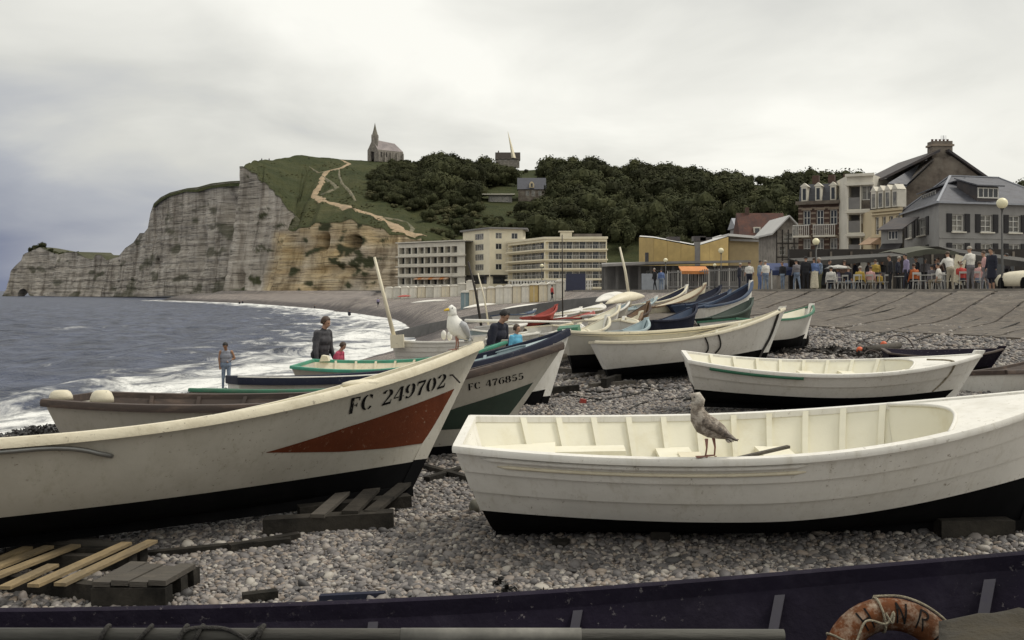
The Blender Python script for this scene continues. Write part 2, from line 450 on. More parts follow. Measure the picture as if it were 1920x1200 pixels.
# ---------------------------------------------------------------- sea
def sea_material():
    m = bpy.data.materials.new('sea_water'); m.use_nodes = True
    N = m.node_tree.nodes; L = m.node_tree.links; b = N['Principled BSDF']
    tc = N.new('ShaderNodeTexCoord'); at = N.new('ShaderNodeAttribute'); at.attribute_name = 'shore'
    def nz(s, d, r, st=(1, 1, 1), dist=0):
        mp = N.new('ShaderNodeMapping'); mp.inputs['Scale'].default_value = st; L.new(tc.outputs['Object'], mp.inputs[0])
        n = N.new('ShaderNodeTexNoise'); n.inputs['Scale'].default_value = s; n.inputs['Detail'].default_value = d; n.inputs['Roughness'].default_value = r; n.inputs['Distortion'].default_value = dist
        L.new(mp.outputs[0], n.inputs['Vector']); return n.outputs['Fac']
    def mt(op, a, c=None, cl=False):
        n = N.new('ShaderNodeMath'); n.operation = op; n.use_clamp = cl
        for i, s in enumerate((a, c)):
            if s is None: continue
            if hasattr(s, 'is_output'): L.new(s, n.inputs[i])
            else: n.inputs[i].default_value = s
        return n.outputs[0]
    nf = nz(.33, 9, .72, (1, .55, 1), .6); nw = nz(.10, 6, .65, (1, .42, 1), .4)
    # foam: dense in the swash, breaking into lace farther out, a few white caps beyond
    d = at.outputs['Fac']
    near = mt('SUBTRACT', 1.05, mt('DIVIDE', d, 15.0), True)
    f1 = mt('MULTIPLY', mt('SUBTRACT', mt('ADD', nf, mt('MULTIPLY', near, .42)), .76), 6.5, True)
    mid = mt('SUBTRACT', 1.0, mt('DIVIDE', d, 75.0), True)
    f2 = mt('MULTIPLY', mt('SUBTRACT', mt('ADD', mt('MULTIPLY', nf, .6), mt('ADD', mt('MULTIPLY', nw, .5), mt('MULTIPLY', mid, .115))), .735), 9.0, True)
    fo = mt('MAXIMUM', f1, mt('MULTIPLY', f2, .75))
    cr = N.new('ShaderNodeValToRGB'); e = cr.color_ramp.elements
    e[0].position = .3; e[0].color = (.008, .012, .026, 1); e[1].position = .68; e[1].color = (.075, .09, .14, 1)
    L.new(nz(.5, 6, .65, (1, .35, 1)), cr.inputs[0])
    mx = N.new('ShaderNodeMix'); mx.data_type = 'RGBA'; L.new(fo, mx.inputs[0]); L.new(cr.outputs[0], mx.inputs[6]); mx.inputs[7].default_value = (.80, .80, .77, 1)
    L.new(mx.outputs[2], b.inputs['Base Color'])
    rg = N.new('ShaderNodeMapRange'); L.new(fo, rg.inputs[0]); rg.inputs[3].default_value = .4; rg.inputs[4].default_value = .9; L.new(rg.outputs[0], b.inputs['Roughness'])
    b.inputs['Specular IOR Level'].default_value = .13
    bp = N.new('ShaderNodeBump'); bp.inputs['Strength'].default_value = 1.0; bp.inputs['Distance'].default_value = .95
    hh = mt('ADD', nz(.9, 6, .62, (1, .4, 1), .3), mt('MULTIPLY', nz(.16, 4, .5, (1, .5, 1)), 2.0)); hh = mt('ADD', hh, mt('MULTIPLY', fo, .12))
    L.new(hh, bp.inputs['Height']); L.new(bp.outputs[0], b.inputs['Normal'])
    return m
SEA = -4.2
yr = np.concatenate([np.geomspace(9, 70, 230), np.geomspace(70.3, 420, 230)[1:], np.geomspace(421, 12000, 60)])
tr = np.linspace(-1, 1, 260); tr = np.sign(tr) * np.abs(tr) ** 1.15
Ys = np.repeat(yr[:, None], len(tr), 1)
Xl = np.minimum(-.75 * yr - 30, xshore(yr) - 60); Xr = xshore(np.minimum(yr, 560)) + 4
Xr = np.where(yr > 560, np.maximum(-.44 * yr, -225 - 0 * yr) if False else -135 + 0 * yr, Xr)
uu = np.linspace(0, 1, 280) ** .62
Xs = Xl[:, None] + (Xr - Xl)[:, None] * uu[None, :]; Ys = np.repeat(yr[:, None], 280, 1)
dsh = seg_dist(SHORE, Xs, Ys) * np.where(Xs > xshore(Ys), -1, 1)
Zs = np.full_like(Xs, SEA)
amp = smooth01(-1, 14, dsh) * .15 + .015
ph = dsh * .62 + 1.5 * np.sin(Ys * .045) + .9 * np.sin(Xs * .11 + Ys * .03)
swell = np.sin(ph) + .5 * np.sin(ph * 1.9 + Xs * .23 + Ys * .17)
chop = .5 * np.sin(Xs * 1.3 + Ys * .55 + 2 * np.sin(Ys * .21)) + .5 * np.sin(-Xs * .7 + Ys * 1.1 + 1.7 * np.sin(Xs * .33)) + .6 * np.sin(Xs * .45 - Ys * .38)
far = 1 - smooth01(90, 500, Ys)
Zs += amp * far * (swell * .8 + chop * .75)
brk = np.exp(-((dsh - 4.2 - 1.1 * np.sin(Ys * .3)) / 1.1) ** 2) * .42 + np.exp(-((dsh - 11.5 - 1.8 * np.sin(Ys * .17 + 1)) / 1.6) ** 2) * .28
brk *= .55 + .45 * np.sin(Ys * .22 + Xs * .1)
Zs += np.where(Ys < 260, brk, brk * .6) + np.where(dsh < 1.5, .06 * (1.5 - dsh), 0)
sea = grid_object('sea', Xs, Ys, Zs, sea_material(), {'shore': dsh * (1 - .38 * smooth01(50, 90, Ys))})
tag(sea, kind='structure')

# ---------------------------------------------------------------- chalk cliffs
def chalk_material():
    m = bpy.data.materials.new('chalk_rock'); m.use_nodes = True
    N = m.node_tree.nodes; L = m.node_tree.links; b = N['Principled BSDF']; b.inputs['Roughness'].default_value = .92; b.inputs['Specular IOR Level'].default_value = .2
    tc = N.new('ShaderNodeTexCoord'); at = N.new('ShaderNodeAttribute'); at.attribute_name = 'ochre'; gr = N.new('ShaderNodeAttribute'); gr.attribute_name = 'lichen'
    def nz(s, d, r, st=(1, 1, 1)):
        mp = N.new('ShaderNodeMapping'); mp.inputs['Scale'].default_value = st; L.new(tc.outputs['Object'], mp.inputs[0])
        n = N.new('ShaderNodeTexNoise'); n.inputs['Scale'].default_value = s; n.inputs['Detail'].default_value = d; n.inputs['Roughness'].default_value = r
        L.new(mp.outputs[0], n.inputs['Vector']); return n.outputs['Fac']
    def ramp(f, *st):
        r = N.new('ShaderNodeValToRGB'); e = r.color_ramp.elements
        e[0].position, e[0].color = st[0][0], (*st[0][1], 1); e[1].position, e[1].color = st[-1][0], (*st[-1][1], 1)
        for p, c in st[1:-1]: q = e.new(p); q.color = (*c, 1)
        L.new(f, r.inputs[0]); return r.outputs[0]
    def mix(f, a, c, bl='MIX'):
        n = N.new('ShaderNodeMix'); n.data_type = 'RGBA'; n.blend_type = bl
        for k, s in ((0, f), (6, a), (7, c)):
            if hasattr(s, 'is_output'): L.new(s, n.inputs[k])
            else: n.inputs[k].default_value = s if k == 0 else (*s, 1)
        return n.outputs[2]
    bands = nz(.55, 5, .6, (.05, .05, 1.0)); fine = nz(1.6, 4, .6, (.06, .06, 1.0)); vert = nz(.14, 5, .65, (1, 1, .09)); blot = nz(.05, 6, .6)
    grey = ramp(bands, (.3, (.31, .275, .23)), (.52, (.50, .45, .385)), (.7, (.62, .57, .50)))
    och = ramp(bands, (.3, (.40, .275, .13)), (.5, (.60, .455, .25)), (.7, (.70, .57, .36)))
    c = mix(at.outputs['Fac'], grey, och)
    c = mix(1.0, c, ramp(fine, (.36, (.45, .45, .45)), (.46, (1, 1, 1)), (1, (1, 1, 1))), 'MULTIPLY')
    c = mix(1.0, c, ramp(vert, (.36, (.48, .46, .44)), (.47, (.88, .88, .88)), (.62, (1.08, 1.08, 1.08))), 'MULTIPLY')
    c = mix(1.0, c, ramp(blot, (.3, (.66, .66, .66)), (.6, (1, 1, 1)), (1, (1.1, 1.08, 1.05))), 'MULTIPLY')
    c = mix(gr.outputs['Fac'], c, (.055, .058, .03))
    L.new(c, b.inputs['Base Color'])
    bp = N.new('ShaderNodeBump'); bp.inputs['Strength'].default_value = .8; bp.inputs['Distance'].default_value = 1.0
    ad = N.new('ShaderNodeMath'); ad.operation = 'ADD'; L.new(fine, ad.inputs[0]); L.new(nz(.35, 6, .7), ad.inputs[1]); L.new(ad.outputs[0], bp.inputs['Height']); L.new(bp.outputs[0], b.inputs['Normal'])
    return m
CHALK = chalk_material()

def cliff(name, line, rows, step, thick, lean, amp, dents=(), ochre=None, lichen=None, seed=0.0, side=1, drop=0.0):
    """line: (px, ytop, ybase, D) along the cliff, walking left or right; a solid wall with a broken, bedded front face"""
    top = [P(a, b, d) for a, b, c, d in line]; bot = [P(a, c, d) for a, b, c, d in line]
    L_ = [0]
    for a, b in zip(top[:-1], top[1:]): L_.append(L_[-1] + max(.3, (b - a).length if abs(b.z - a.z) < 6 else (b - a).length * .5))
    n = int(L_[-1] / step); s = np.linspace(0, L_[-1], n)
    T = np.stack([np.interp(s, L_, [p[k] for p in top]) for k in range(3)], -1)
    B = np.stack([np.interp(s, L_, [p[k] for p in bot]) for k in range(3)], -1)
    tan = np.gradient(T[:, :2], axis=0); k = max(3, int(6 / step)); ker = np.ones(k) / k
    tan = np.stack([np.convolve(np.pad(tan[:, i], k, mode='edge'), ker, 'same')[k:-k] for i in range(2)], -1)
    tan /= np.linalg.norm(tan, axis=1)[:, None] + 1e-9
    nrm = np.stack([tan[:, 1], -tan[:, 0]], -1)
    nrm *= side                                                   # towards the open side
    V = np.zeros((n, rows, 3)); oc = np.zeros((n, rows)); li = np.zeros((n, rows))
    pxs = np.interp(s, L_, [q[0] for q in line])
    for i in range(n):
        for j in range(rows):
            f = j / (rows - 1); p = T[i] * (1 - f) + B[i] * f
            z = p[2]; out = lean * f ** 1.3
            q = s[i] * .035 + seed
            but = fbm(s[i] * .035, 0, seed + 2, 3) * 1.5 + (1 - abs(fbm(s[i] * .09, z * .012, seed, 4))) * 1.1 - 1.0
            st = (hash01(math.floor(z / 1.7 + .8 * fbm(s[i] * .02, 1, z * .05, 2)), seed) - .5) * .32
            e = min(1, f * 5) * min(1, (1 - f) * 8 + .15)
            d = amp * (but + st + .25 * fbm(s[i] * .25, z * .25, seed + 8, 3)) * e
            px = pxs[i]; py = CY - z / p[1] * F
            for (dx, dy, rx, ry, dep) in dents:
                g = math.exp(-(((px - dx) / rx) ** 2 + ((py - dy) / ry) ** 2) ** 2); d -= g * dep
            V[i, j, :2] = p[:2] + nrm[i] * (out + d); V[i, j, 2] = z
            if ochre: oc[i, j] = ochre(px, py, i, j, s[i])
            if lichen: li[i, j] = lichen(px, py, s[i], z) if j else .95
    back = np.concatenate([T[:, :2] - nrm * np.interp(s, L_, thick if isinstance(thick, (list, tuple)) else [thick] * len(line))[:, None]], -1)
    bt = np.concatenate([back, T[:, 2:3] - drop], -1)[:, None]; bb = np.concatenate([back, B[:, 2:3]], -1)[:, None]
    V = np.concatenate([bb, bt, V, bb], 1)
    z1 = np.zeros((n, 1)); oc = np.concatenate([z1, z1, oc, z1], 1); li = np.concatenate([z1, z1 + .9, li, z1], 1)
    o = grid_object(name, V[..., 0], V[..., 1], V[..., 2], CHALK, {'ochre': oc, 'lichen': li}, smooth=False)
    tag(o, kind='structure')
    return o
EDGE = [(449, 312, 446), (470, 322, 441), (488, 338, 436), (505, 352, 430), (530, 378, 418), (551, 400, 408), (553, 412, 402), (540, 430, 396), (565, 426, 391), (600, 418, 386), (650, 412, 380), (690, 422, 375), (745, 440, 368), (790, 446, 372)]
_E = []; _ir = []
for i, (a, b) in enumerate(zip(EDGE[:-1], EDGE[1:])):
    for k in range(4):
        t = k / 4; j = (hash01(i, k, 3) - .5) * (11 if k else 0)
        _E.append((a[0] + (b[0] - a[0]) * t + (hash01(i, k, 5) - .5) * (5 if k else 0), a[1] + (b[1] - a[1]) * t + j, a[2] + (b[2] - a[2]) * t)); _ir.append(i + t)
_E.append(EDGE[-1]); _ir.append(len(EDGE) - 1)
EDGE = _E
lineA = [(512, 326, 553, 540), (470, 318, 553, 470)] + [(a, b, 566 if d < 410 else 562, d) for a, b, d in EDGE]
def och_a(px, py, i, j, s):
    k = float(smooth01(548, 566, px)) if py > 405 else 0.0
    if s < 210 and px < 553: k = max(k, float(smooth01(520, 552, px)) * (.25 if py < 430 else .8))
    k = max(k, float(smooth01(428, 442, py)) * float(smooth01(512, 532, px)))
    return k * (1 - .45 * float(smooth01(640, 690, px)) * float(smooth01(450, 470, py))) * float(.75 + .5 * mnoise.noise(Vector((px * .03, py * .03, 0))))
def lic_a(px, py, s, z):
    n = fbm(px * .035, py * .05, 4.1, 4)
    v = float(smooth01(.05, .3, n + .55 * math.exp(-((px - 690) / 45) ** 2 - ((py - 492) / 26) ** 2) - .28 + .5 * math.exp(-((py - 452) / 18) ** 2 - ((px - 668) / 14) ** 2) + .5 * math.exp(-((py - 452) / 16) ** 2 - ((px - 612) / 10) ** 2) + .3 * float(smooth01(510, 545, py)) * math.exp(-((px - 480) / 30) ** 2)))
    return v
cliff('cliff', lineA, 56, .9, 5, 7.0, 1.5, dents=[(612, 455, 9, 15, 6), (667, 455, 12, 13, 7), (470, 525, 6, 14, 4), (640, 508, 40, 10, 2.5)], ochre=och_a, lichen=lic_a, seed=1.3, drop=5.0)
FARL = [(486, 339, 553, 594), (470, 339, 553, 594), (450, 340, 553, 594), (430, 341, 553, 598), (395, 345, 554, 612), (370, 352, 554, 620), (350, 354, 554, 628), (318, 362, 555, 640), (300, 371, 556, 648), (288, 382, 556, 655), (282, 400, 556, 660), (277, 428, 556, 665), (270, 437, 556, 670), (262, 437, 556, 678), (250, 455, 556, 690), (235, 465, 556, 700), (222, 481, 556, 715), (200, 488, 556, 730), (190, 478, 556, 735), (180, 477, 556, 738), (174, 487, 556, 742), (160, 483, 556, 750), (143, 472, 556, 758), (125, 473, 556, 770), (110, 477, 555.5, 780), (97, 473, 555, 790), (75, 463, 555, 800), (65, 467, 555, 801), (62, 468, 549, 802), (57, 471, 543, 803), (52, 473, 541, 803), (47, 475, 543, 804), (43, 478, 551, 805), (40, 488, 556, 805), (30, 497, 556, 806), (20, 508, 556, 807), (17, 525, 556, 807), (15, 548, 556, 808)]
def lic_f(px, py, s, z):
    n = fbm(px * .04, py * .045, 7.7, 4)
    v = smooth01(.1, .35, n + .35 * math.exp(-((px - 425) / 26) ** 2 - ((py - 420) / 45) ** 2) + .25 * float(smooth01(470, 540, py)) * math.exp(-((px - 440) / 22) ** 2) - .2 + .3 * float(smooth01(546, 555, py)))
    return float(v) * .7
cliff('far_cliff', FARL, 60, 1.1, [60] * 10 + [40] * 4 + [26] * 12 + [10] * 2 + [4] * 7 + [8] * 3, 5.0, 1.9, dents=[(302, 493, 4, 8, 7), (432, 400, 12, 34, 6), (385, 470, 8, 40, 3), (340, 440, 6, 60, 2)], lichen=lic_f, seed=5.1, side=-1)

# ---------------------------------------------------------------- the hill above the cliff and the town
def grass_material():
    m = bpy.data.materials.new('hill_grass'); m.use_nodes = True
    N = m.node_tree.nodes; L = m.node_tree.links; b = N['Principled BSDF']; b.inputs['Roughness'].default_value = .95; b.inputs['Specular IOR Level'].default_value = .1
    tc = N.new('ShaderNodeTexCoord')
    def nz(s, d, r):
        n = N.new('ShaderNodeTexNoise'); n.inputs['Scale'].default_value = s; n.inputs['Detail'].default_value = d; n.inputs['Roughness'].default_value = r
        L.new(tc.outputs['Object'], n.inputs['Vector']); return n.outputs['Fac']
    r = N.new('ShaderNodeValToRGB'); e = r.color_ramp.elements
    e[0].position = .32; e[0].color = (.024, .030, .014, 1); e[1].position = .74; e[1].color = (.115, .098, .048, 1)
    q = e.new(.45); q.color = (.042, .050, .022, 1); q = e.new(.6); q.color = (.066, .068, .030, 1)
    mx = N.new('ShaderNodeMath'); mx.operation = 'MULTIPLY_ADD'; mx.inputs[1].default_value = .5; L.new(nz(.35, 6, .7), mx.inputs[0])
    m2 = N.new('ShaderNodeMath'); m2.operation = 'MULTIPLY'; m2.inputs[1].default_value = .5; L.new(nz(.035, 5, .6), m2.inputs[0]); L.new(m2.outputs[0], mx.inputs[2])
    L.new(mx.outputs[0], r.inputs[0]); L.new(r.outputs[0], b.inputs['Base Color'])
    bp = N.new('ShaderNodeBump'); bp.inputs['Strength'].default_value = 1; bp.inputs['Distance'].default_value = .8; L.new(nz(.9, 6, .7), bp.inputs['Height']); L.new(bp.outputs[0], b.inputs['Normal'])
    return m
GRASS = grass_material()
RIDGE = [(451, 306, 452), (475, 299, 500), (490, 297, 530), (505, 296, 545), (530, 295, 560), (556, 294, 575), (575, 294, 580), (595, 294, 588), (615, 294, 592), (640, 295, 596), (668, 297, 598), (700, 298, 600), (757, 299, 602), (800, 304, 605)]
RIDGE = [tuple(float(np.interp(t, range(len(RIDGE)), [q[k] for q in RIDGE])) for k in range(3)) for t in _ir]
cols = [(P(*e), P(*r), None) for e, r in zip(EDGE, RIDGE)]
for fo, ri in (((850, 452, 385), (855, 314, 610)), ((980, 450, 390), (930, 312, 610)), ((1060, 452, 392), (1000, 308, 600)), ((1140, 455, 395), (1060, 304, 592)), ((1220, 455, 392), (1180, 324, 590)), ((1300, 452, 390), (1240, 321, 590)), ((1380, 450, 385), (1310, 333, 590)), ((1450, 450, 380), (1400, 338, 580)), ((1600, 440, 360), (1505, 343, 570)), ((1700, 440, 350), (1620, 362, 560)), ((1850, 440, 340), (1800, 380, 540)), ((2050, 440, 320), (2000, 380, 520))):
    ri = (ri[0], ri[1] + float(np.interp(ri[0], [855, 930, 1000, 1400, 1600], [4, 4, 9, 9, 4])), ri[2])
    cols.append((P(*fo), P(*ri), 1))
U = []
for i, (a, b, ap) in enumerate(cols):
    pts = []
    pts.append(Vector((a.x, a.y - 50, -.3)) if ap else a + Vector((0, .5, -1.2)))
    for s_ in np.linspace(0, 1, 26):
        q = a.lerp(b, float(s_)); q.z = a.z + (b.z - a.z) * float(s_) ** (.85 if ap else .95); pts.append(q)
    pts.append(Vector((b.x * 1.12, b.y + 70, b.z - 1.5))); pts.append(Vector((b.x * 1.3, b.y + 260, b.z - 14)))
    U.append(pts)
U = np.array([[tuple(p) for p in c] for c in U])
ci = np.linspace(0, len(U) - 1, 330)
U2 = np.stack([np.stack([np.interp(ci, np.arange(len(U)), U[:, r, k]) for k in range(3)], -1) for r in range(U.shape[1])], 1)
ri_ = np.linspace(0, U.shape[1] - 1, 110)
U3 = np.stack([np.stack([np.interp(ri_, np.arange(U.shape[1]), U2[c, :, k]) for k in range(3)], -1) for c in range(len(ci))], 0)
for i in range(U3.shape[0]):
    for j in range(U3.shape[1]):
        p = U3[i, j]; e = min(1, max(0, (ri_[j] - 1) / 3)) * min(1, max(0, (28.5 - ri_[j]) / 2))
        U3[i, j, 2] += e * (2.2 * fbm(p[0] * .02, p[1] * .02, 1.1, 3) + .5 * fbm(p[0] * .12, p[1] * .12, 6, 3) - .6)
hill = grid_object('hill', U3[..., 0], U3[..., 1], U3[..., 2], GRASS)
tag(hill, kind='structure')
HILL_BVH = BVHTree.FromPolygons([tuple(v) for v in U3.reshape(-1, 3)], [tuple(p.vertices) for p in hill.data.polygons])
def on_hill(px, py):
    d = P(px, py, 1.0).normalized()
    h = HILL_BVH.ray_cast(Vector((0, 0, 0)), d)
    for k in range(12):
        if h[0]: break
        py += 3; h = HILL_BVH.ray_cast(Vector((0, 0, 0)), P(px, py, 1.0).normalized())
    return h[0]
def hill_z(x, y):
    h = HILL_BVH.ray_cast(Vector((x, y, 400)), Vector((0, 0, -1)))
    return h[0].z if h[0] else None
# grass on top of the far cliff
capT = []
for a, b, c, d in FARL[:10]:
    t = P(a, b, d); capT.append([t + Vector((0, -1.5, -1.6 - 1.5 * hash01(a, 2))), t + Vector((0, 1, .5)), t + Vector((2, 60, 3)), t + Vector((10, 140, -2))])
capT = np.array([[tuple(q) for q in r] for r in capT]); ci = np.linspace(0, 9, 60)
C2 = np.stack([np.stack([np.interp(ci, np.arange(10), capT[:, r, k]) for k in range(3)], -1) for r in range(4)], 1)
tag(grid_object('far_cliff_turf', C2[..., 0], C2[..., 1], C2[..., 2], GRASS), kind='structure')

# chalk footpath zigzagging up the hill
PATH = M('chalk_path', (.36, .26, .16), .95, .3, .6, c2=(.22, .17, .10), bump=.5, bscale=3)
PATH2 = M('trodden_path', (.17, .145, .09), .95, .3, .6, c2=(.08, .08, .045), bump=.5, bscale=3)
def path(pts, w, mat):
    line = []
    for (a, b), (c, d) in zip(pts[:-1], pts[1:]):
        for t in np.linspace(0, 1, 7)[:-1]:
            line.append((a + (c - a) * t, b + (d - b) * t))
    line.append(pts[-1])
    P3 = [on_hill(a, b) for a, b in line]; P3 = [p for p in P3 if p]
    m = MB(); rw = []
    for i, p in enumerate(P3):
        d = P3[min(i + 1, len(P3) - 1)] - P3[max(i - 1, 0)]; s = Vector((d.y, -d.x, 0)).normalized()
        ww = (w[0] + (w[1] - w[0]) * i / len(P3)) * (.7 + .6 * hash01(i, 2))
        row = []
        for k in (-1, -.3, .3, 1):
            q = p + s * (ww * k); z = hill_z(q.x, q.y) or p.z
            row.append((q.x, q.y, z + (.28 if abs(k) < 1 else -.05)))
        rw.append(row)
    m.rings(rw, cap=False, closed=False)
    o = m.build('footpath', mat, fix=False, smooth=True); tag(o, kind='structure')
path([(640, 300), (655, 307), (640, 315), (612, 322), (605, 332), (602, 345), (594, 356), (588, 367), (602, 376), (640, 386), (685, 399), (712, 408), (740, 424), (765, 437), (780, 441)], (1.0, 2.6), PATH)
path([(742, 431), (772, 439), (790, 442)], (3.0, 2.6), PATH)
path([(715, 408), (745, 412), (765, 418), (774, 428), (770, 436)], (.6, .9), PATH2)
path([(580, 313), (597, 324), (610, 322), (632, 318)], (.5, .6), PATH2)
path([(604, 330), (625, 345), (632, 352), (615, 360), (600, 366)], (.8, 1.2), PATH2)
path([(636, 318), (636, 330), (642, 345), (655, 358), (668, 378)], (.5, .7), PATH2)

# ================================================================ vegetation
LEAF = M('foliage', (.052, .054, .025), .9, .35, .3, c2=(.034, .039, .020), spec=.1, rand=.42)
LEAF2 = M('foliage_light', (.105, .10, .048), .85, .4, .25, c2=(.05, .055, .028), spec=.2, rand=.3)
BARK = M('bark', (.07, .055, .04), .9, .3, 4, bump=.5, bscale=12)
def crown_mesh(name, r, h, n, leaf, seed, mats=(LEAF,), lobes=7, core=True):
    rnd = random.Random(seed); mb = MB(); L = []
    for i in range(lobes):
        a = rnd.uniform(0, 6.283); q = rnd.uniform(.15, .62) * r
        L.append((Vector((q * math.cos(a), q * math.sin(a), h * rnd.uniform(.38, .78))), r * rnd.uniform(.38, .6), h * rnd.uniform(.2, .34)))
    if core:
        for c, rx, rz in L:
            mb.rings([[(c.x + rx * .8 * math.sin(math.pi * (i + .05) / 4.1) * math.cos(1.2566 * j + i) * rnd.uniform(.8, 1.1), c.y + rx * .8 * math.sin(math.pi * (i + .05) / 4.1) * math.sin(1.2566 * j + i) * rnd.uniform(.8, 1.1), c.z - rz * .85 * math.cos(math.pi * (i + .05) / 4.1)) for j in range(5)] for i in range(5)])
    for i in range(n):
        c, rx, rz = L[rnd.randrange(len(L))]
        d = Vector((rnd.gauss(0, 1), rnd.gauss(0, 1), rnd.gauss(0.25, 1))).normalized()
        k = rnd.uniform(.82, 1.12); p = c + Vector((d.x * rx * k, d.y * rx * k, d.z * rz * k))
        t = d.cross(Vector((rnd.gauss(0, 1), rnd.gauss(0, 1), rnd.gauss(0, 1)))).normalized(); u = (d + Vector((rnd.gauss(0, .5), rnd.gauss(0, .5), rnd.gauss(0, .5)))).normalized().cross(t)
        s = leaf * rnd.uniform(.55, 1.25)
        mb.quadface([p - t * s * .6 - u * s * .35, p + t * s * .5 - u * s * .45, p + t * s * .6 + u * s * .4, p - t * s * .4 + u * s * .5])
    return mb.mesh(name, list(mats), fix=False)
def tree(name, label, loc, mesh, h, lean=(0, 0), cat='tree', group=None, trunk_r=.22, crown_at=.0, scale=1.0):
    t = thing(name, label, cat, loc, group=group)
    m = MB(); top = Vector((lean[0], lean[1], h * .62))
    m.tube([(0, 0, -.6), top * .35 + Vector((.1, 0, 0)), top], [trunk_r, trunk_r * .8, trunk_r * .45], 7)
    for k in range(4):
        a = k * 1.7 + h; m.tube([top * (.5 + .1 * k), top + Vector((math.cos(a) * h * .22, math.sin(a) * h * .22, h * .12))], [trunk_r * .4, trunk_r * .15], 5)
    m.build('trunk', BARK, t)
    c = link('crown', mesh, t, (lean[0], lean[1], crown_at)); c.scale = (scale,) * 3
    return t, c

CROWNS = [crown_mesh('crown_a', 3.6, 6.4, 1100, .40, 1, lobes=9), crown_mesh('crown_b', 4.3, 7.4, 1400, .42, 2, lobes=12), crown_mesh('crown_c', 3.2, 7.2, 1000, .38, 3, lobes=8), crown_mesh('crown_d', 2.6, 3.6, 330, .5, 4, (LEAF2,), lobes=5)]
sources = []
for i, (px, py, lab) in enumerate(((1108, 299, 'broad dark tree on the skyline just right of the highest hump of the wood'), (1262, 316, 'rounded tree on the skyline above the middle of the tan hall'), (1455, 338, 'rounded tree on the skyline at the right end of the wood above the brick mansion'), (868, 322, 'low pale shrub at the upper left end of the wood, left of the hilltop cottage'))):
    p = on_hill(px, py + 9)
    t, c = tree('hill_tree' if i < 3 else 'hill_shrub', lab, p, CROWNS[i], (6.4, 7.4, 7.6, 3.0)[i], cat='tree' if i < 3 else 'shrub', crown_at=-1.2)
    sources.append(c)

def scatter(name, pts, scl, rotz, src, pick, label, cat, kind='stuff'):
    """ONE object that carries a source mesh onto many points (geometry nodes)"""
    me = bpy.data.meshes.new(name); me.from_pydata([tuple(p) for p in pts], [], [])
    for k, a in (('scl', scl), ('rz', rotz), ('pick', pick)):
        at = me.attributes.new(k, 'FLOAT', 'POINT'); at.data.foreach_set('value', np.asarray(a, np.float32))
    o = link(name, me); tag(o, label, cat, kind=kind)
    ng = bpy.data.node_groups.new(name + '_nodes', 'GeometryNodeTree')
    ng.interface.new_socket('Geometry', in_out='INPUT', socket_type='NodeSocketGeometry'); ng.interface.new_socket('Geometry', in_out='OUTPUT', socket_type='NodeSocketGeometry')
    N = ng.nodes; L = ng.links; gi = N.new('NodeGroupInput'); go = N.new('NodeGroupOutput')
    def named(k):
        n = N.new('GeometryNodeInputNamedAttribute'); n.data_type = 'FLOAT'; n.inputs['Name'].default_value = k; return n.outputs[0]
    jn = N.new('GeometryNodeJoinGeometry'); cx = N.new('ShaderNodeCombineXYZ'); L.new(named('rz'), cx.inputs[2]); cs = N.new('ShaderNodeCombineXYZ')
    for k in range(3): L.new(named('scl'), cs.inputs[k])
    for i, s in enumerate(src):
        oi = N.new('GeometryNodeObjectInfo'); oi.inputs['Object'].default_value = s; oi.transform_space = 'ORIGINAL'
        ip = N.new('GeometryNodeInstanceOnPoints'); cm = N.new('FunctionNodeCompare'); cm.data_type = 'FLOAT'; cm.operation = 'EQUAL'
        L.new(named('pick'), cm.inputs[0]); cm.inputs[1].default_value = float(i); cm.inputs['Epsilon'].default_value = .1
        L.new(gi.outputs[0], ip.inputs['Points']); L.new(cm.outputs[0], ip.inputs['Selection']); L.new(oi.outputs['Geometry'], ip.inputs['Instance'])
        L.new(cx.outputs[0], ip.inputs['Rotation']); L.new(cs.outputs[0], ip.inputs['Scale']); L.new(ip.outputs[0], jn.inputs[0])
    L.new(jn.outputs[0], go.inputs[0])
    md = o.modifiers.new('scatter', 'NODES'); md.node_group = ng
    return o

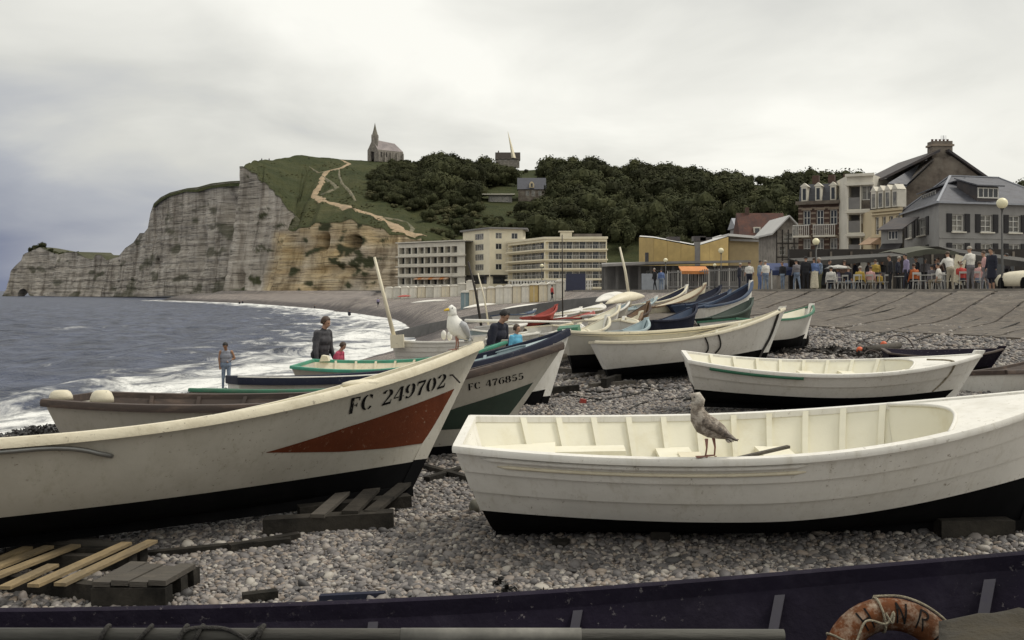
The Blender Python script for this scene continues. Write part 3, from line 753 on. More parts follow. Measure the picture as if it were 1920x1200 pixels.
# clearings: rectangles in view where houses or open grass stand
CLEAR = [(900, 350, 985, 402), (958, 326, 1030, 400), (908, 270, 988, 309), (1398, 352, 1462, 392), (1325, 392, 1376, 430), (1266, 398, 1296, 425)]
def wooded(px, py):
    if px < 690: return 0
    b = np.interp(py, [296, 306, 318, 340, 372, 384, 400, 440, 460], [760, 745, 720, 700, 690, 735, 800, 815, 790])
    if px < b - 4: return 0
    for (a, b2, c, d) in CLEAR:
        if a < px < c and b2 < py < d: return 0
    if 800 > py > 384 and px < 960 and hash01(px, py) > .45: return .5
    return 1
pts, scl, rot, pk = [], [], [], []
rnd = random.Random(5)
gx = 0
while len(pts) < 2300 and gx < 60000:
    gx += 1
    i = rnd.uniform(44.0, len(cols) - 1.2) / (len(cols) - 1) * (U3.shape[0] - 1); j = rnd.uniform(3.2, 99)
    if j > 97: continue
    p = Vector(U3[int(i), int(j)]) + Vector((rnd.uniform(-3, 3), rnd.uniform(-3, 3), 0))
    px, py = CX + F * p.x / p.y, CY - F * p.z / p.y
    if px > 2000: continue
    w = wooded(px, py)
    if not w: continue
    if min((abs(p.x - q.x) + abs(p.y - q.y) for q in pts[-400:]), default=9) < 3.0: continue
    z = hill_z(p.x, p.y)
    if z is None: continue
    low = w < 1 or (py > 384 and px < 980) or px < 800
    s = rnd.uniform(.45, .85) if low else rnd.uniform(.8, 1.2) * (1.75 if rnd.random() < .3 else 1.05)
    if j > 84: s *= .72
    if px > 800 and abs(px - 945) < 42 and py < 330: s *= .5
    if 915 < px < 1020 and 375 < py < 420 or 900 < px < 1030 and 300 < py < 335: s *= .6
    pts.append(Vector((p.x, p.y, z - .7 * s))); scl.append(s); rot.append(rnd.uniform(0, 6.28))
    pk.append(3 if (low and rnd.random() < .6) or rnd.random() < .07 else rnd.choice((0, 0, 1, 1, 2)))
scatter('hill_wood', pts, scl, rot, sources, pk, 'dense dark wood covering the hillside behind the town', 'wood')
# bushes clinging to the cliff ledges and dotted over the turf
pts, scl, rot, pk = [], [], [], []
for i in range(2200):
    px, py = rnd.uniform(455, 800), rnd.uniform(296, 438)
    p = on_hill(px, py)
    if p is None or wooded(px, py): continue
    if fbm(px * .03, py * .06, 2.2, 3) < -.02: continue
    pts.append(p - Vector((0, 0, .3))); scl.append(rnd.uniform(.06, .2)); rot.append(rnd.uniform(0, 6.28)); pk.append(3)
scatter('turf_scrub', pts, scl, rot, sources, pk, 'low scrub dotted over the grassy slope below the chapel', 'scrub')

pts, scl, rot, pk = [], [], [], []
for i in range(70):
    k = rnd.randrange(21, 30); a, b, c, d = FARL[k]; a2, b2, c2, d2 = FARL[k + 1]; t = rnd.random()
    q = P(a + (a2 - a) * t, b + (b2 - b) * t, d + (d2 - d) * t)
    if q.z < 22 or not (48 < a < 150): continue
    pts.append(q + Vector((rnd.uniform(0, 2), rnd.uniform(0, 4), -1.0))); scl.append(rnd.uniform(.25, .55) * (1.3 if 55 < a < 95 else .7)); rot.append(rnd.uniform(0, 6.28)); pk.append(rnd.choice((0, 1, 3)))
scatter('arch_scrub', pts, scl, rot, sources, pk, 'tufts of scrub on top of the sea arch at the far left', 'scrub')
# flat-topped pine standing alone against the sky
p = on_hill(1177, 328) or P(1177, 324, 588)
pm = MB(); rp = random.Random(3)
for i in range(170):
    a = rp.uniform(0, 6.28); q = rp.uniform(0, 1) ** .6; c = Vector((q * 2.4 * math.cos(a), q * 1.6 * math.sin(a), 4.4 + .5 * (1 - q) + rp.uniform(-.25, .25)))
    t = Vector((rp.gauss(0, 1), rp.gauss(0, 1), rp.gauss(0, .4))).normalized() * .45; u = t.cross(Vector((rp.gauss(0, 1), rp.gauss(0, 1), rp.gauss(0, 1)))).normalized() * .3
    pm.quadface([c - t - u, c + t - u, c + t + u, c - t + u])
tree('pine_tree', 'small flat-topped pine standing alone against the sky in the dip of the ridge', p, pm.mesh('pine_crown', [LEAF], fix=False), 6.2, trunk_r=.16)

# ================================================================ buildings
GLASS = M('window_glass', (.035, .038, .042), .12, .3, 3, spec=.6)
GLASS_L = M('curtained_glass', (.30, .28, .24), .3, .5, 2.0, c2=(.08, .08, .08), spec=.5)
WFRAME = M('white_frame', (.62, .60, .55), .6, .1, 8)
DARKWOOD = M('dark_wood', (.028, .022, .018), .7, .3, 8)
SLATE = M('slate', (.085, .088, .105), .6, .3, 3.5, c2=(.055, .055, .065), bump=.35, bscale=9, stretch=(1, 1, 3))
SLATE_D = M('slate_dark', (.05, .045, .048), .7, .3, 3, c2=(.075, .06, .055), bump=.3, bscale=9)
ZINC = M('zinc', (.30, .31, .34), .45, .15, 4)
RED_TILE = M('red_tile', (.105, .045, .032), .85, .35, 2.5, c2=(.06, .03, .025), bump=.4, bscale=10)
RENDER_GREY = M('grey_render', (.30, .29, .275), .9, .14, 1.3, c2=(.25, .24, .23), bump=.15, bscale=8, dirt=(.14, .13, .12), dirt_amt=.5, dirt_scale=.6)
RENDER_CREAM = M('cream_render', (.60, .50, .33), .9, .12, 1.0, dirt=(.35, .28, .18), dirt_amt=.4, dirt_scale=.5)
RENDER_YELLOW = M('yellow_render', (.83, .75, .56), .9, .1, .8, dirt=(.4, .33, .18), dirt_amt=.4, dirt_scale=.4)
RENDER_WHITE = M('white_render', (.66, .62, .53), .9, .12, .6, dirt=(.36, .33, .27), dirt_amt=.5, dirt_scale=.35)
STONE_PATCH = M('rubble_stone', (.13, .105, .085), .95, .5, 1.4, c2=(.22, .19, .155), bump=.5, bscale=5)
FLINT = M('flint_wall', (.20, .18, .155), .95, .4, 2.5, c2=(.30, .27, .235), bump=.5, bscale=6)
BRICK_D = M('brick_dark', (.085, .05, .038), .9, .3, 5, bump=.2)
BRICK_P = M('brick_pale', (.27, .215, .165), .9, .25, 5, bump=.2)
TAN_PANEL = M('tan_panel', (.52, .375, .15), .85, .14, 1.2, c2=(.42, .30, .12), bump=.25, bscale=6)
BROWN_PANEL = M('brown_panel', (.33, .255, .14), .9, .12, 1.5, bump=.2, bscale=6)
ROOF_WHITE = M('roof_membrane', (.50, .49, .47), .8, .1, .5)
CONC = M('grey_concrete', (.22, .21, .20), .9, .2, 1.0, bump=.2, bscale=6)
ORANGE_CLOTH = M('orange_canvas', (.55, .22, .07), .8, .15, 2)
BLIND = M('pink_blind', (.55, .38, .26), .8, .1, 3)

def ring(x0, x1, z0, z1): return [(x0, z0), (x1, z0), (x1, z1), (x0, z1)]
def facade(W, H, holes, depth=.18, z0=0.0, top=None, m=0):
    """a wall in the plane y=0 (outside is -y), x from 0 to W, with real openings that have reveals"""
    mb = MB(); xs = sorted({0, W, *[h[0] for h in holes], *[h[1] for h in holes]}); zs_ = sorted({z0, H, *[h[2] for h in holes], *[h[3] for h in holes]})
    for a, b in zip(xs[:-1], xs[1:]):
        for c, d in zip(zs_[:-1], zs_[1:]):
            mx, mz = (a + b) / 2, (c + d) / 2
            if any(h[0] < mx < h[1] and h[2] < mz < h[3] for h in holes): continue
            mb.quadface([(a, 0, c), (b, 0, c), (b, 0, d), (a, 0, d)], m)
    for a, b, c, d in holes:
        for q in ([(a, 0, c), (a, depth, c), (b, depth, c), (b, 0, c)], [(a, 0, d), (b, 0, d), (b, depth, d), (a, depth, d)], [(a, 0, c), (a, 0, d), (a, depth, d), (a, depth, c)], [(b, 0, c), (b, depth, c), (b, depth, d), (b, 0, d)]):
            mb.quadface(q, m)
    return mb
def window(par, T, a, b, c, d, nx=2, nz=1, depth=.14, frame=WFRAME, glass=GLASS, fw=.07, sill=None, name='window'):
    """window in the opening of a facade placed by matrix T: frame with bars, pane behind, optional sill"""
    f = MB(); y = depth
    for x0, x1, z0, z1 in ((a, b, c, c + fw), (a, b, d - fw, d), (a, a + fw, c + fw, d - fw), (b - fw, b, c + fw, d - fw)):
        f.box(((x0 + x1) / 2, y, (z0 + z1) / 2), (x1 - x0, .06, z1 - z0))
    for i in range(1, nx): x = a + (b - a) * i / nx; f.box((x, y - .004, (c + d) / 2), (fw * .8, .06, d - c - 2 * fw))
    for i in range(1, nz): z = c + (d - c) * i / nz; f.box(((a + b) / 2, y + .004, z), (b - a - 2 * fw, .06, fw * .7))
    w = f.build(name, frame, par); w.matrix_local = T
    p = MB().box(((a + b) / 2, y + .04, (c + d) / 2), (b - a - .01, .02, d - c - .01)).build('pane', glass, w)
    if sill: MB().box(((a + b) / 2, -.06, c - .05), (b - a + .2, .2, .09)).build('sill', sill, w)
    return w
def wall(par, T, mb, mat, name='wall'):
    o = mb.build(name, mat, par, fix=False); o.matrix_local = T; return o
def place(ax, ay, bx, by, z=0.0):
    """matrix of a facade that runs from plan point a to plan point b (outside on the right hand walking from a to b)"""
    d = Vector((bx - ax, by - ay, 0)); n = Vector((-d.y, d.x, 0)).normalized(); d.normalize()
    return Matrix(((d.x, n.x, 0, ax), (d.y, n.y, 0, ay), (0, 0, 1, z), (0, 0, 0, 1)))
def plan(px, D): return ((px - CX) / F * D, D)
def ht(py, D): return (CY - py) / F * D
def plen(a, b): return math.hypot(a[0] - b[0], a[1] - b[1])

# ---- grey house with dark shutters (right edge)
H = thing('shuttered_house', 'grey rendered house with black shutters and blue slate hipped roof at the right edge', 'house')
c0, c1, c2 = plan(1690, 84), plan(1761, 72), plan(1995, 75)
eave = ht(379, 72)
SH = M('black_shutter', (.012, .010, .012), .6, .2, 8)
def shutters(T, x0, x1, z0, z1, w=.42):
    for xa in (x0 - w - .03, x1 + .03):
        s = MB().box((xa + w / 2, -.045, (z0 + z1) / 2), (w, .05, z1 - z0 + .1))
        for k in range(7): s.box((xa + w / 2, -.075, z0 + (k + .5) * (z1 - z0) / 7), (w - .1, .02, (z1 - z0) / 14))
        o = s.build('shutter', SH, H); o.matrix_local = T
T = place(*c1, *c2); Wd = plen(c1, c2)
wins = [(1.02 + 2.33 * i, 1.02 + 2.33 * i + .98, 4.02, 5.18) for i in range(3)] + [(1.02 + 2.33 * i, 1.02 + 2.33 * i + .98, 1.75, 3.2) for i in range(3)]
wins = [h for h in wins if h[1] < Wd - .3]
wall(H, T, facade(Wd, eave, wins), RENDER_GREY)
for a, b, c, d in wins:
    window(H, T, a, b, c, d, 2, 3, glass=GLASS_L, sill=RENDER_WHITE); shutters(T, a, b, c, d)
MB().box((Wd / 2, -.02, 3.6), (Wd, .05, .1)).build('string_course', RENDER_GREY, H).matrix_local = T
T2 = place(*c0, *c1); W2 = plen(c0, c1)
wins2 = [(2.2, 4.0, 4.0, 5.2), (6.0, 8.4, 4.0, 5.2), (2.2, 4.0, 1.8, 3.2), (6.0, 8.4, 1.8, 3.2)]
wall(H, T2, facade(W2, eave, wins2), RENDER_GREY)
for a, b, c, d in wins2: window(H, T2, a, b, c, d, 3, 2, glass=GLASS_L, sill=RENDER_WHITE); shutters(T2, a, b, c, d, .8)
rz = ht(330, 77)
A_, B_, C_, D_ = Vector((*c0, eave)), Vector((*c1, eave)), Vector((*c2, eave)), Vector((c2[0] + (c0[0] - c1[0]), c2[1] + (c0[1] - c1[1]), eave))
ov = .35
ctr = (A_ + B_ + C_ + D_) / 4
def outw(p): d = (p - ctr); d.z = 0; return p + d.normalized() * ov
r0 = P(1782, 330, 77); r1 = P(1868, 331, 77.5); r1 = r0 + (C_ - B_).normalized() * 4.2; r1.z = r0.z
A2, B2, C2_, D2 = [outw(q) for q in (A_, B_, C_, D_)]
roof = MB()
roof.quadface([B2, C2_, r1, r0]); roof.quadface([A2, B2, r0]); roof.quadface([C2_, D2, r1]); roof.quadface([D2, A2, r0, r1]); roof.quadface([A2, D2, C2_, B2])
rf = roof.build('roof', SLATE, H)
for a, b in ((B2, r0), (r0, r1), (C2_, r1), (A2, r0)): MB().beam(a + Vector((0, 0, .03)), b + Vector((0, 0, .03)), .16, .07).build('ridge_flashing', ZINC, rf)
for a, b in ((A2, B2), (B2, C2_)): MB().beam(a + Vector((0, 0, -.02)), b + Vector((0, 0, -.02)), .14, .12).build('gutter', ZINC, rf)
# shed dormers
def dormer(center, along, outward, w, h, dep, par, nx=4):
    a = along.normalized(); o = outward.normalized(); z = Vector((0, 0, 1))
    Mx = Matrix(((a.x, -o.x, 0, center.x), (a.y, -o.y, 0, center.y), (0, 0, 1, center.z), (0, 0, 0, 1)))
    d = MB(); d.prism([(-w / 2, 0, -.3), (-w / 2, dep, -.3), (-w / 2, dep, h + .6), (-w / 2, 0, h)], (0, 0, 0), (w, 0, 0))
    dd = d.build('dormer', SLATE_D, par); dd.matrix_local = Mx
    rr = MB().prism([(-w / 2 - .25, -.35, h - .02), (-w / 2 - .25, dep, h + .68), (-w / 2 - .25, dep, h + .76), (-w / 2 - .25, -.35, h + .07)], (0, 0, 0), (w + .5, 0, 0)); rr.build('dormer_roof', SLATE, dd)
    f = MB()
    for k in range(nx + 1): f.box((-w / 2 + .06 + (w - .12) * k / nx, -.03, h / 2 - .05), (.07, .05, h - .2))
    for zz in (.08, h - .12): f.box((0, -.034, zz), (w, .05, .08))
    f.build('dormer_window', WFRAME, dd)
    MB().box((0, -.012, h / 2 - .02), (w - .1, .02, h - .15)).build('pane', GLASS, dd)
al = (C_ - B_).normalized(); ow = Vector((al.y, -al.x, 0))
dormer(P(1852, 373, 73.2), al, ow, 1.75, .85, 2.0, H)
al2 = (B_ - A_).normalized(); ow2 = Vector((al2.y, -al2.x, 0))
dormer((A_ + B_) / 2 + Vector((0, 0, .35)) - ow2 * .7, al2, ow2, 4.4, .9, 1.9, H, 6)

# ---- tall gable house behind it, with the big chimney
H = thing('gabled_house', 'tall old house with brown rubble gable and broad chimney behind the shuttered house', 'house')
D0 = 88.0
g = [P(1684, 377, D0), P(1690, 352, D0), P(1752, 296, D0), P(1784, 292, D0), P(1856, 345, D0), P(1858, 377, D0)]
gab = [Vector((q.x, q.y, max(q.z, .5))) for q in g]; gab[0].z = 0; gab[-1].z = 0
MB().prism([tuple(q) for q in gab], (0, 0, 0), (0, 9, 0)).build('gable_wall', STONE_PATCH, H)
roof = MB()
off = Vector((0, -.35, .12)); dep = Vector((0, 9.6, 0))
for a, b in ((P(1650, 342, D0 + 1.5), P(1760, 288, D0)), (P(1776, 288, D0), P(1868, 352, D0))):
    a = a + off; b = b + off
    roof.prism([tuple(a), tuple(b), tuple(b + Vector((0, 0, .22))), tuple(a + Vector((0, 0, .22)))], (0, 0, 0), dep)
roof.build('roof', SLATE_D, H)
lr = MB(); a, b, c, d = P(1664, 344, D0 - 2), P(1700, 346, D0 - 1), P(1752, 297, D0 - .4), P(1742, 297, D0 + 4)
lr.quadface([a, b, c, d]); lr.quadface([a + Vector((0, 0, -.2)), d + Vector((0, 0, -.2)), c + Vector((0, 0, -.2)), b + Vector((0, 0, -.2))]); lr.build('lean_roof', SLATE, H, fix=False)
chm = MB(); q = P(1765, 292, D0 + .6); wch = 38 / F * D0
chm.box((q.x, q.y + .3, ht(283, D0)), (wch, 1.1, ht(266, D0) - ht(306, D0))); ch = chm.build('chimney', STONE_PATCH, H)
MB().box((q.x, q.y + .3, ht(271, D0)), (wch + .22, 1.3, .16)).build('chimney_cap', BRICK_P, ch)
for i in range(5):
    MB().lathe([(.11, 0), (.09, .42), (.12, .46)], 8, c=(q.x - wch / 2 + .2 + i * (wch - .4) / 4, q.y + .3, ht(270, D0) + .05)).build('chimney_pot', RED_TILE, ch)
an = MB(); bq = Vector((q.x + .3, q.y + .3, ht(268, D0))); an.tube([bq, bq + Vector((0, 0, .75))], .02, 5)
for k in range(4): an.beam(bq + Vector((-.25, 0, .7 - k * .1)), bq + Vector((.25, 0, .7 - k * .1)), .02, .02)
an.build('aerial', ZINC, ch)

# ---- small annexe with slate roof and dark awning
H = thing('corner_annexe', 'small grey annexe with slate pitched roof and dark canopy beside the shuttered house', 'building')
D0 = 76.0
a, b = plan(1652, D0), plan(1692, D0 - 1)
T = place(*a, *b); W = plen(a, b)
hl = [(.45, 1.2, ht(450, D0), ht(433, D0))]
wall(H, T, facade(W, ht(430, D0), hl), RENDER_GREY); window(H, T, *hl[0], 3, 1)
MB().prism([(-.2, -.35, ht(433, D0)), (-.2, 3.0, ht(406, D0)), (-.2, 3.0, ht(404, D0)), (-.2, -.35, ht(431, D0))], (0, 0, 0), (W + .3, 0, 0)).build('roof', SLATE_D, H).matrix_local = T
MB().prism([(.1, -1.0, ht(474, D0)), (.1, -.02, ht(457, D0)), (.1, -.02, ht(472, D0))], (0, 0, 0), (W - .1, 0, 0)).build('canopy', SH, H).matrix_local = T
wall(H, place(*plan(1655, D0 + 5), *a), facade(5.0, ht(430, D0), []), RENDER_GREY)

# ---- cream townhouse with four pedimented dormers
H = thing('cream_townhouse', 'narrow cream townhouse with four white pedimented dormers beside the balcony block', 'house')
D0 = 83.0
a, b = plan(1635, D0 + 3), plan(1692, D0)
T = place(*a, *b); W = plen(a, b)
fx = [W * (.1 + .235 * i) for i in range(4)]
hl = [(x, x + .42, ht(437, D0), ht(403, D0)) for x in fx] + [(x, x + .42, 1.0, ht(450, D0)) for x in fx[:3]]
wall(H, T, facade(W, ht(390, D0), hl), RENDER_CREAM)
for h in hl: window(H, T, *h, 1, 2, frame=WFRAME, fw=.05, glass=GLASS_L)
for zz, t in ((ht(391, D0), .2), (ht(398, D0), .1), (ht(441, D0), .14)): MB().box((W / 2, -.08, zz), (W, .25, t)).build('cornice', RENDER_CREAM, H).matrix_local = T
wall(H, T, facade(W, ht(347, D0) + .2, [], z0=ht(389, D0)), SLATE_D, 'mansard').location.y += .5
for x in fx:
    d = MB(); z0, z1 = ht(387, D0), ht(354, D0); d.box((x + .21, .1, (z0 + z1) / 2), (.56, .9, z1 - z0))
    d.prism([(x - .12, -.4, z1), (x + .54, -.4, z1), (x + .21, -.4, z1 + .42)], (0, 0, 0), (0, .9, 0))
    o = d.build('dormer', RENDER_WHITE, H); o.matrix_local = T
    MB().box((x + .21, -.36, (z0 + z1) / 2 - .05), (.34, .04, z1 - z0 - .3)).build('pane', GLASS_L, o)
MB().prism([(-.35, -1.1, ht(456, D0)), (-.35, 0, ht(441, D0)), (-.35, 0, ht(456, D0))], (0, 0, 0), (1.3, 0, 0)).build('awning', BLIND, H).matrix_local = T
wall(H, place(a[0] + .3, a[1] + 7, *a), facade(7.0, ht(390, D0), []), RENDER_CREAM)

# ---- white balcony block
H = thing('balcony_block', 'pale modern apartment block with three recessed balconies between mansion and townhouse', 'building')
D0 = 88.0
a, b = plan(1588, D0 + 1), plan(1637, D0)
T = place(*a, *b); W = plen(a, b)
rows_ = [(345, 393), (399, 437), (443, 482)]
hl = []
for t, q in rows_: hl += [(.12, W * .5, ht(q - 2, D0), ht(t + 2, D0)), (W * .54, W - .1, ht(q - 2, D0), ht(t + 2, D0))]
wall(H, T, facade(W, ht(327, D0), hl, depth=1.3), RENDER_WHITE)
for i, h in enumerate(hl):
    if i % 2 == 0:
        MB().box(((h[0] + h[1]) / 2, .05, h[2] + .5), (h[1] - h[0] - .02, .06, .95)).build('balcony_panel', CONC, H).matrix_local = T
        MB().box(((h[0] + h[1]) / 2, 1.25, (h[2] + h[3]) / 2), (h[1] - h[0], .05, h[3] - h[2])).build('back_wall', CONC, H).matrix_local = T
    else:
        window(H, T, h[0], h[1], h[2] + .75, h[3], 2, 1, depth=.3, glass=GLASS_L)
        MB().box(((h[0] + h[1]) / 2, .3, h[2] + .36), (h[1] - h[0] - .02, .08, .74)).build('balcony_panel', STONE_PATCH, H).matrix_local = T
for zz in (327, 344, 396, 440, 484): MB().box((W / 2, -.12, ht(zz, D0)), (W + .2, .4, .22)).build('floor_slab', RENDER_WHITE, H).matrix_local = T
wall(H, place(*b, *plan(1672, D0 + 6)), facade(plen(b, plan(1672, D0 + 6)), ht(327, D0), []), RENDER_WHITE)
wall(H, place(a[0] + 1.0, a[1] + 9, *a), facade(9.05, ht(327, D0), []), RENDER_WHITE)

# ---- banded brick mansion
H = thing('brick_mansion', 'dark brick mansion with pale stone bands, mansard dormers and white balcony railings', 'house')
D0 = 92.0
a, b = plan(1497, D0 + 2), plan(1590, D0)
T = place(*a, *b); W = plen(a, b)
zt = ht(378, D0)
hl = []
for i in range(3):
    x = W * (.1 + .27 * i)
    hl += [(x, x + .62, ht(420, D0), ht(392, D0)), (x, x + .62, ht(483, D0), ht(446, D0))]
wall(H, T, facade(W, zt, hl), BRICK_D)
for h in hl:
    window(H, T, *h, 2, 2, glass=GLASS_L if h[3] < ht(430, D0) else GLASS)
    MB().box(((h[0] + h[1]) / 2, -.05, h[3] + .12), (h[1] - h[0] + .3, .12, .22)).build('lintel', BRICK_P, H).matrix_local = T
xs_ = [0, W * .08] + [v for i in range(3) for v in (W * (.1 + .27 * i) + .68, W * (.1 + .27 * (i + 1)) - .06 if i < 2 else W)]
z = .8
while z < zt - .3:
    for x0_, x1_ in [(0, W * .09)] + [(W * (.1 + .27 * i) + .68, (W * (.1 + .27 * (i + 1)) - .06) if i < 2 else W) for i in range(3)]:
        MB().box(((x0_ + x1_) / 2, -.02, z), (x1_ - x0_, .05, .15)).build('stone_band', BRICK_P, H).matrix_local = T
    z += .46
MB().box((W / 2, -.2, zt), (W + .3, .5, .3)).build('cornice', STONE_PATCH, H).matrix_local = T
ms = MB(); zt2 = ht(341, D0)
ms.prism([(.02, .05, zt + .1), (.02, .7, zt2), (.02, 7.0, zt2), (.02, 7.0, zt + .1)], (0, 0, 0), (W - .04, 0, 0)); ms.build('mansard_roof', SLATE, H).matrix_local = T
for x in (W * .14, W * .42, W * .72):
    d = MB(); d.box((x, .1, zt + .75), (.5, .9, 1.35)); d.prism([(x - .38, -.4, zt + 1.42), (x + .38, -.4, zt + 1.42), (x, -.4, zt + 1.75)], (0, 0, 0), (0, .9, 0))
    o = d.build('dormer', RENDER_WHITE, H); o.matrix_local = T
    MB().box((x, -.36, zt + .75), (.28, .04, 1.0)).build('pane', GLASS, o)
for x in (W * .3, W * .62, W * .93):
    MB().box((x, 1.2, zt2 + .25), (.55, .5, 1.1)).build('chimney', BRICK_D, H).matrix_local = T
for zz, segs in ((ht(442, D0), ((-.3, W * .26), (W * .34, W * .78))), (ht(492, D0), ((-.3, W * .26), (W * .34, W * .72)))):
    for x0_, x1_ in segs:
        g_ = MB().box(((x0_ + x1_) / 2, -.4, zz), (x1_ - x0_, .9, .16)); o = g_.build('balcony', RENDER_WHITE, H); o.matrix_local = T
        r_ = MB(); n = int((x1_ - x0_) / .16)
        for k in range(n + 1): r_.box((x0_ + .03 + (x1_ - x0_ - .06) * k / n, -.83, zz + .52), (.05, .04, .86))
        r_.box(((x0_ + x1_) / 2, -.83, zz + .96), (x1_ - x0_, .07, .07)); tag(r_.build('railing', WFRAME, o), kind='stuff')
wall(H, place(*b, b[0] + .8, b[1] + 8), facade(8.04, zt, []), BRICK_D)
wall(H, place(a[0] * 1.085 + .8, a[1] * 1.085, *a), facade(plen((a[0] * 1.085 + .8, a[1] * 1.085), a), zt, []), BRICK_D)

# ---- half-timbered house and neighbours in the old town
def simple_house(name, label, px0, px1, D, yb, ye, yr, wallm, roofm, wins=(), gable=False, dep=8.0, chim=None, over=.4, base=0.0, zoff=None):
    Hh = thing(name, label, 'house'); a, b = plan(px0, D), plan(px1, D); T = place(*a, *b); W = plen(a, b); ze = ht(ye, D); zr = ht(yr, D); zb = base
    hl = [(W * u0, W * u1, ht(v1, D), ht(v0, D)) for u0, u1, v0, v1 in wins]
    wall(Hh, T, facade(W, ze, hl, z0=zb), wallm)
    for h in hl: window(Hh, T, *h, 2, 2, glass=GLASS_L, fw=.06)
    for T3, w3 in ((place(*b, b[0], b[1] + dep), dep), (place(a[0], a[1] + dep, *a), dep)): wall(Hh, T3, facade(w3, ze, [], z0=zb), wallm)
    r_ = MB()
    if gable:
        wg = MB(); wg.quadface([(0, 0, ze), (W, 0, ze), (W / 2, 0, zr)]); wg.build('gable', wallm, Hh, fix=False).matrix_local = T
        for s in (-1, 1):
            x = -over if s < 0 else W + over; k = (zr - ze) / (W / 2)
            r_.prism([(x, -over, ze - over * k), (W / 2, -over, zr), (W / 2, -over, zr + .18), (x, -over, ze - over * k + .18)], (0, 0, 0), (0, dep + over, 0))
    else:
        k = (zr - ze) / (dep / 2)
        r_.prism([(-over, -over, ze - over * k), (-over, dep / 2, zr), (-over, dep + over, ze - over * k)], (0, 0, 0), (W + 2 * over, 0, 0))
    rf_ = r_.build('roof', roofm, Hh); rf_.matrix_local = T
    if chim: MB().box((W * chim, dep * .5, zr + .3), (.6, .5, 1.3)).build('chimney', BRICK_D, rf_)
    return Hh, T, W
H, T, W = simple_house('timbered_house', 'narrow half-timbered house with pale overhanging gable roof left of the brick mansion', 1456, 1500, 110, 500, 430, 407, FLINT, ROOF_WHITE, [(.12, .38, 462, 478), (.6, .86, 462, 478), (.3, .7, 437, 452)], gable=True, over=.55)
for x in (0, .25, .5, .75, 1): MB().box((W * x, -.03, ht(462, 110)), (.1, .06, ht(432, 110) - ht(495, 110))).build('timber', DARKWOOD, H).matrix_local = T
for zz in (456, 482): MB().box((W / 2, -.035, ht(zz, 110)), (W, .06, .1)).build('timber', DARKWOOD, H).matrix_local = T
H, T, W = simple_house('red_roofed_house', 'old house with steep brown-red tiled roof and one small white skylight', 1392, 1473, 176, 470, 445, 397, BRICK_D, RED_TILE, [], dep=6.0, chim=.2)
sk = MB().box((W * .36, .9, ht(432, 176)), (1.1, .7, 1.2)); o = sk.build('skylight', RENDER_WHITE, H); o.matrix_local = T; MB().box((W * .36, .54, ht(432, 176)), (.75, .04, .8)).build('pane', GLASS, o)
simple_house('slate_roofed_cottage', 'small cottage with pale slate roof below the wood, left of the red-roofed house', 1382, 1418, 190, 440, 425, 407, RENDER_GREY, ZINC, [], dep=6)
simple_house('dark_timbered_villa', 'dark half-timbered villa with pale window posts beside the tan hall', 1447, 1474, 158, 520, 452, 425, BRICK_D, SLATE_D, [(.15, .4, 458, 474), (.55, .85, 458, 474), (.2, .5, 488, 505)], gable=True, dep=5)
def hill_house(name, label, px0, px1, yb, ye, yr, wallm, roofm, wins=(), gable=False, dep=8.0, chim=None):
    p = on_hill((px0 + px1) / 2, yb); D = p.y
    return simple_house(name, label, px0, px1, D, yb, ye, yr, wallm, roofm, wins, gable, dep, chim, base=ht(yb + 12, D), over=.5)
hill_house('slate_villa', 'villa with big blue slate roof and arched dormer standing in the wood', 972, 1022, 378, 352, 332, STONE_PATCH, SLATE, [(.28, .4, 358, 367), (.5, .62, 357, 368), (.75, .87, 358, 367)], dep=7)
vd = on_hill(997, 378).y; q = P(997, 351, vd - .6)
v = thing('arched_dormer_window', 'pale arched dormer on the blue slate roof of the villa in the wood', 'dormer'); v.location = q
vm = MB().prism([(-1.1, 0, -.2), (1.1, 0, -.2), (1.1, 0, 1.3), (.7, 0, 2.2), (0, 0, 2.6), (-.7, 0, 2.2), (-1.1, 0, 1.3)], (0, 0, 0), (0, 4, 0)); vm.build('dormer_body', RENDER_CREAM, v); MB().box((0, -.05, .9), (.9, .08, 1.6)).build('pane', GLASS, v)
p = on_hill(937, 379); D0 = p.y
H = thing('flat_roofed_villa', 'low villa with thin white flat roof on the hillside left of the slate villa', 'house')
a, b = plan(916, D0), plan(960, D0); T = place(*a, *b); W = plen(a, b)
hl = [(W * (.08 + .16 * i), W * (.2 + .16 * i), ht(378, D0), ht(369, D0)) for i in range(5)]
wall(H, T, facade(W, ht(366, D0), hl, z0=ht(392, D0)), CONC)
for h in hl: window(H, T, *h, 2, 1, glass=GLASS_L, fw=.1)
MB().box((W * .42, 2.5, ht(364.5, D0)), (W * 1.42, 8, .45)).build('flat_roof', RENDER_WHITE, H).matrix_local = T
wall(H, place(*b, b[0], b[1] + 6), facade(6, ht(366, D0), [], z0=ht(392, D0)), CONC); wall(H, place(a[0], a[1] + 6, *a), facade(6, ht(366, D0), [], z0=ht(392, D0)), CONC)
hill_house('hilltop_cottage', 'dark cottage with long roof on the ridge below the slanting spire', 930, 974, 303, 297, 284, FLINT, M('old_thatch', (.035, .028, .022), .95, .3, 2), [(.12, .22, 296.5, 301), (.35, .45, 296.5, 301), (.62, .78, 296.5, 301)], dep=8, chim=.1)
hill_house('grey_roofed_cottage', 'small house with pale grey slate roof among the trees above the tan hall', 1272, 1290, 412, 407, 397, RENDER_GREY, SLATE, [], dep=6)
hill_house('white_gabled_villa', 'pale villa with twin gables among trees above the right end of the tan hall', 1330, 1350, 420, 408, 390, RENDER_WHITE, SLATE, [(.2, .4, 402, 412), (.6, .8, 402, 412)], gable=True, dep=7)
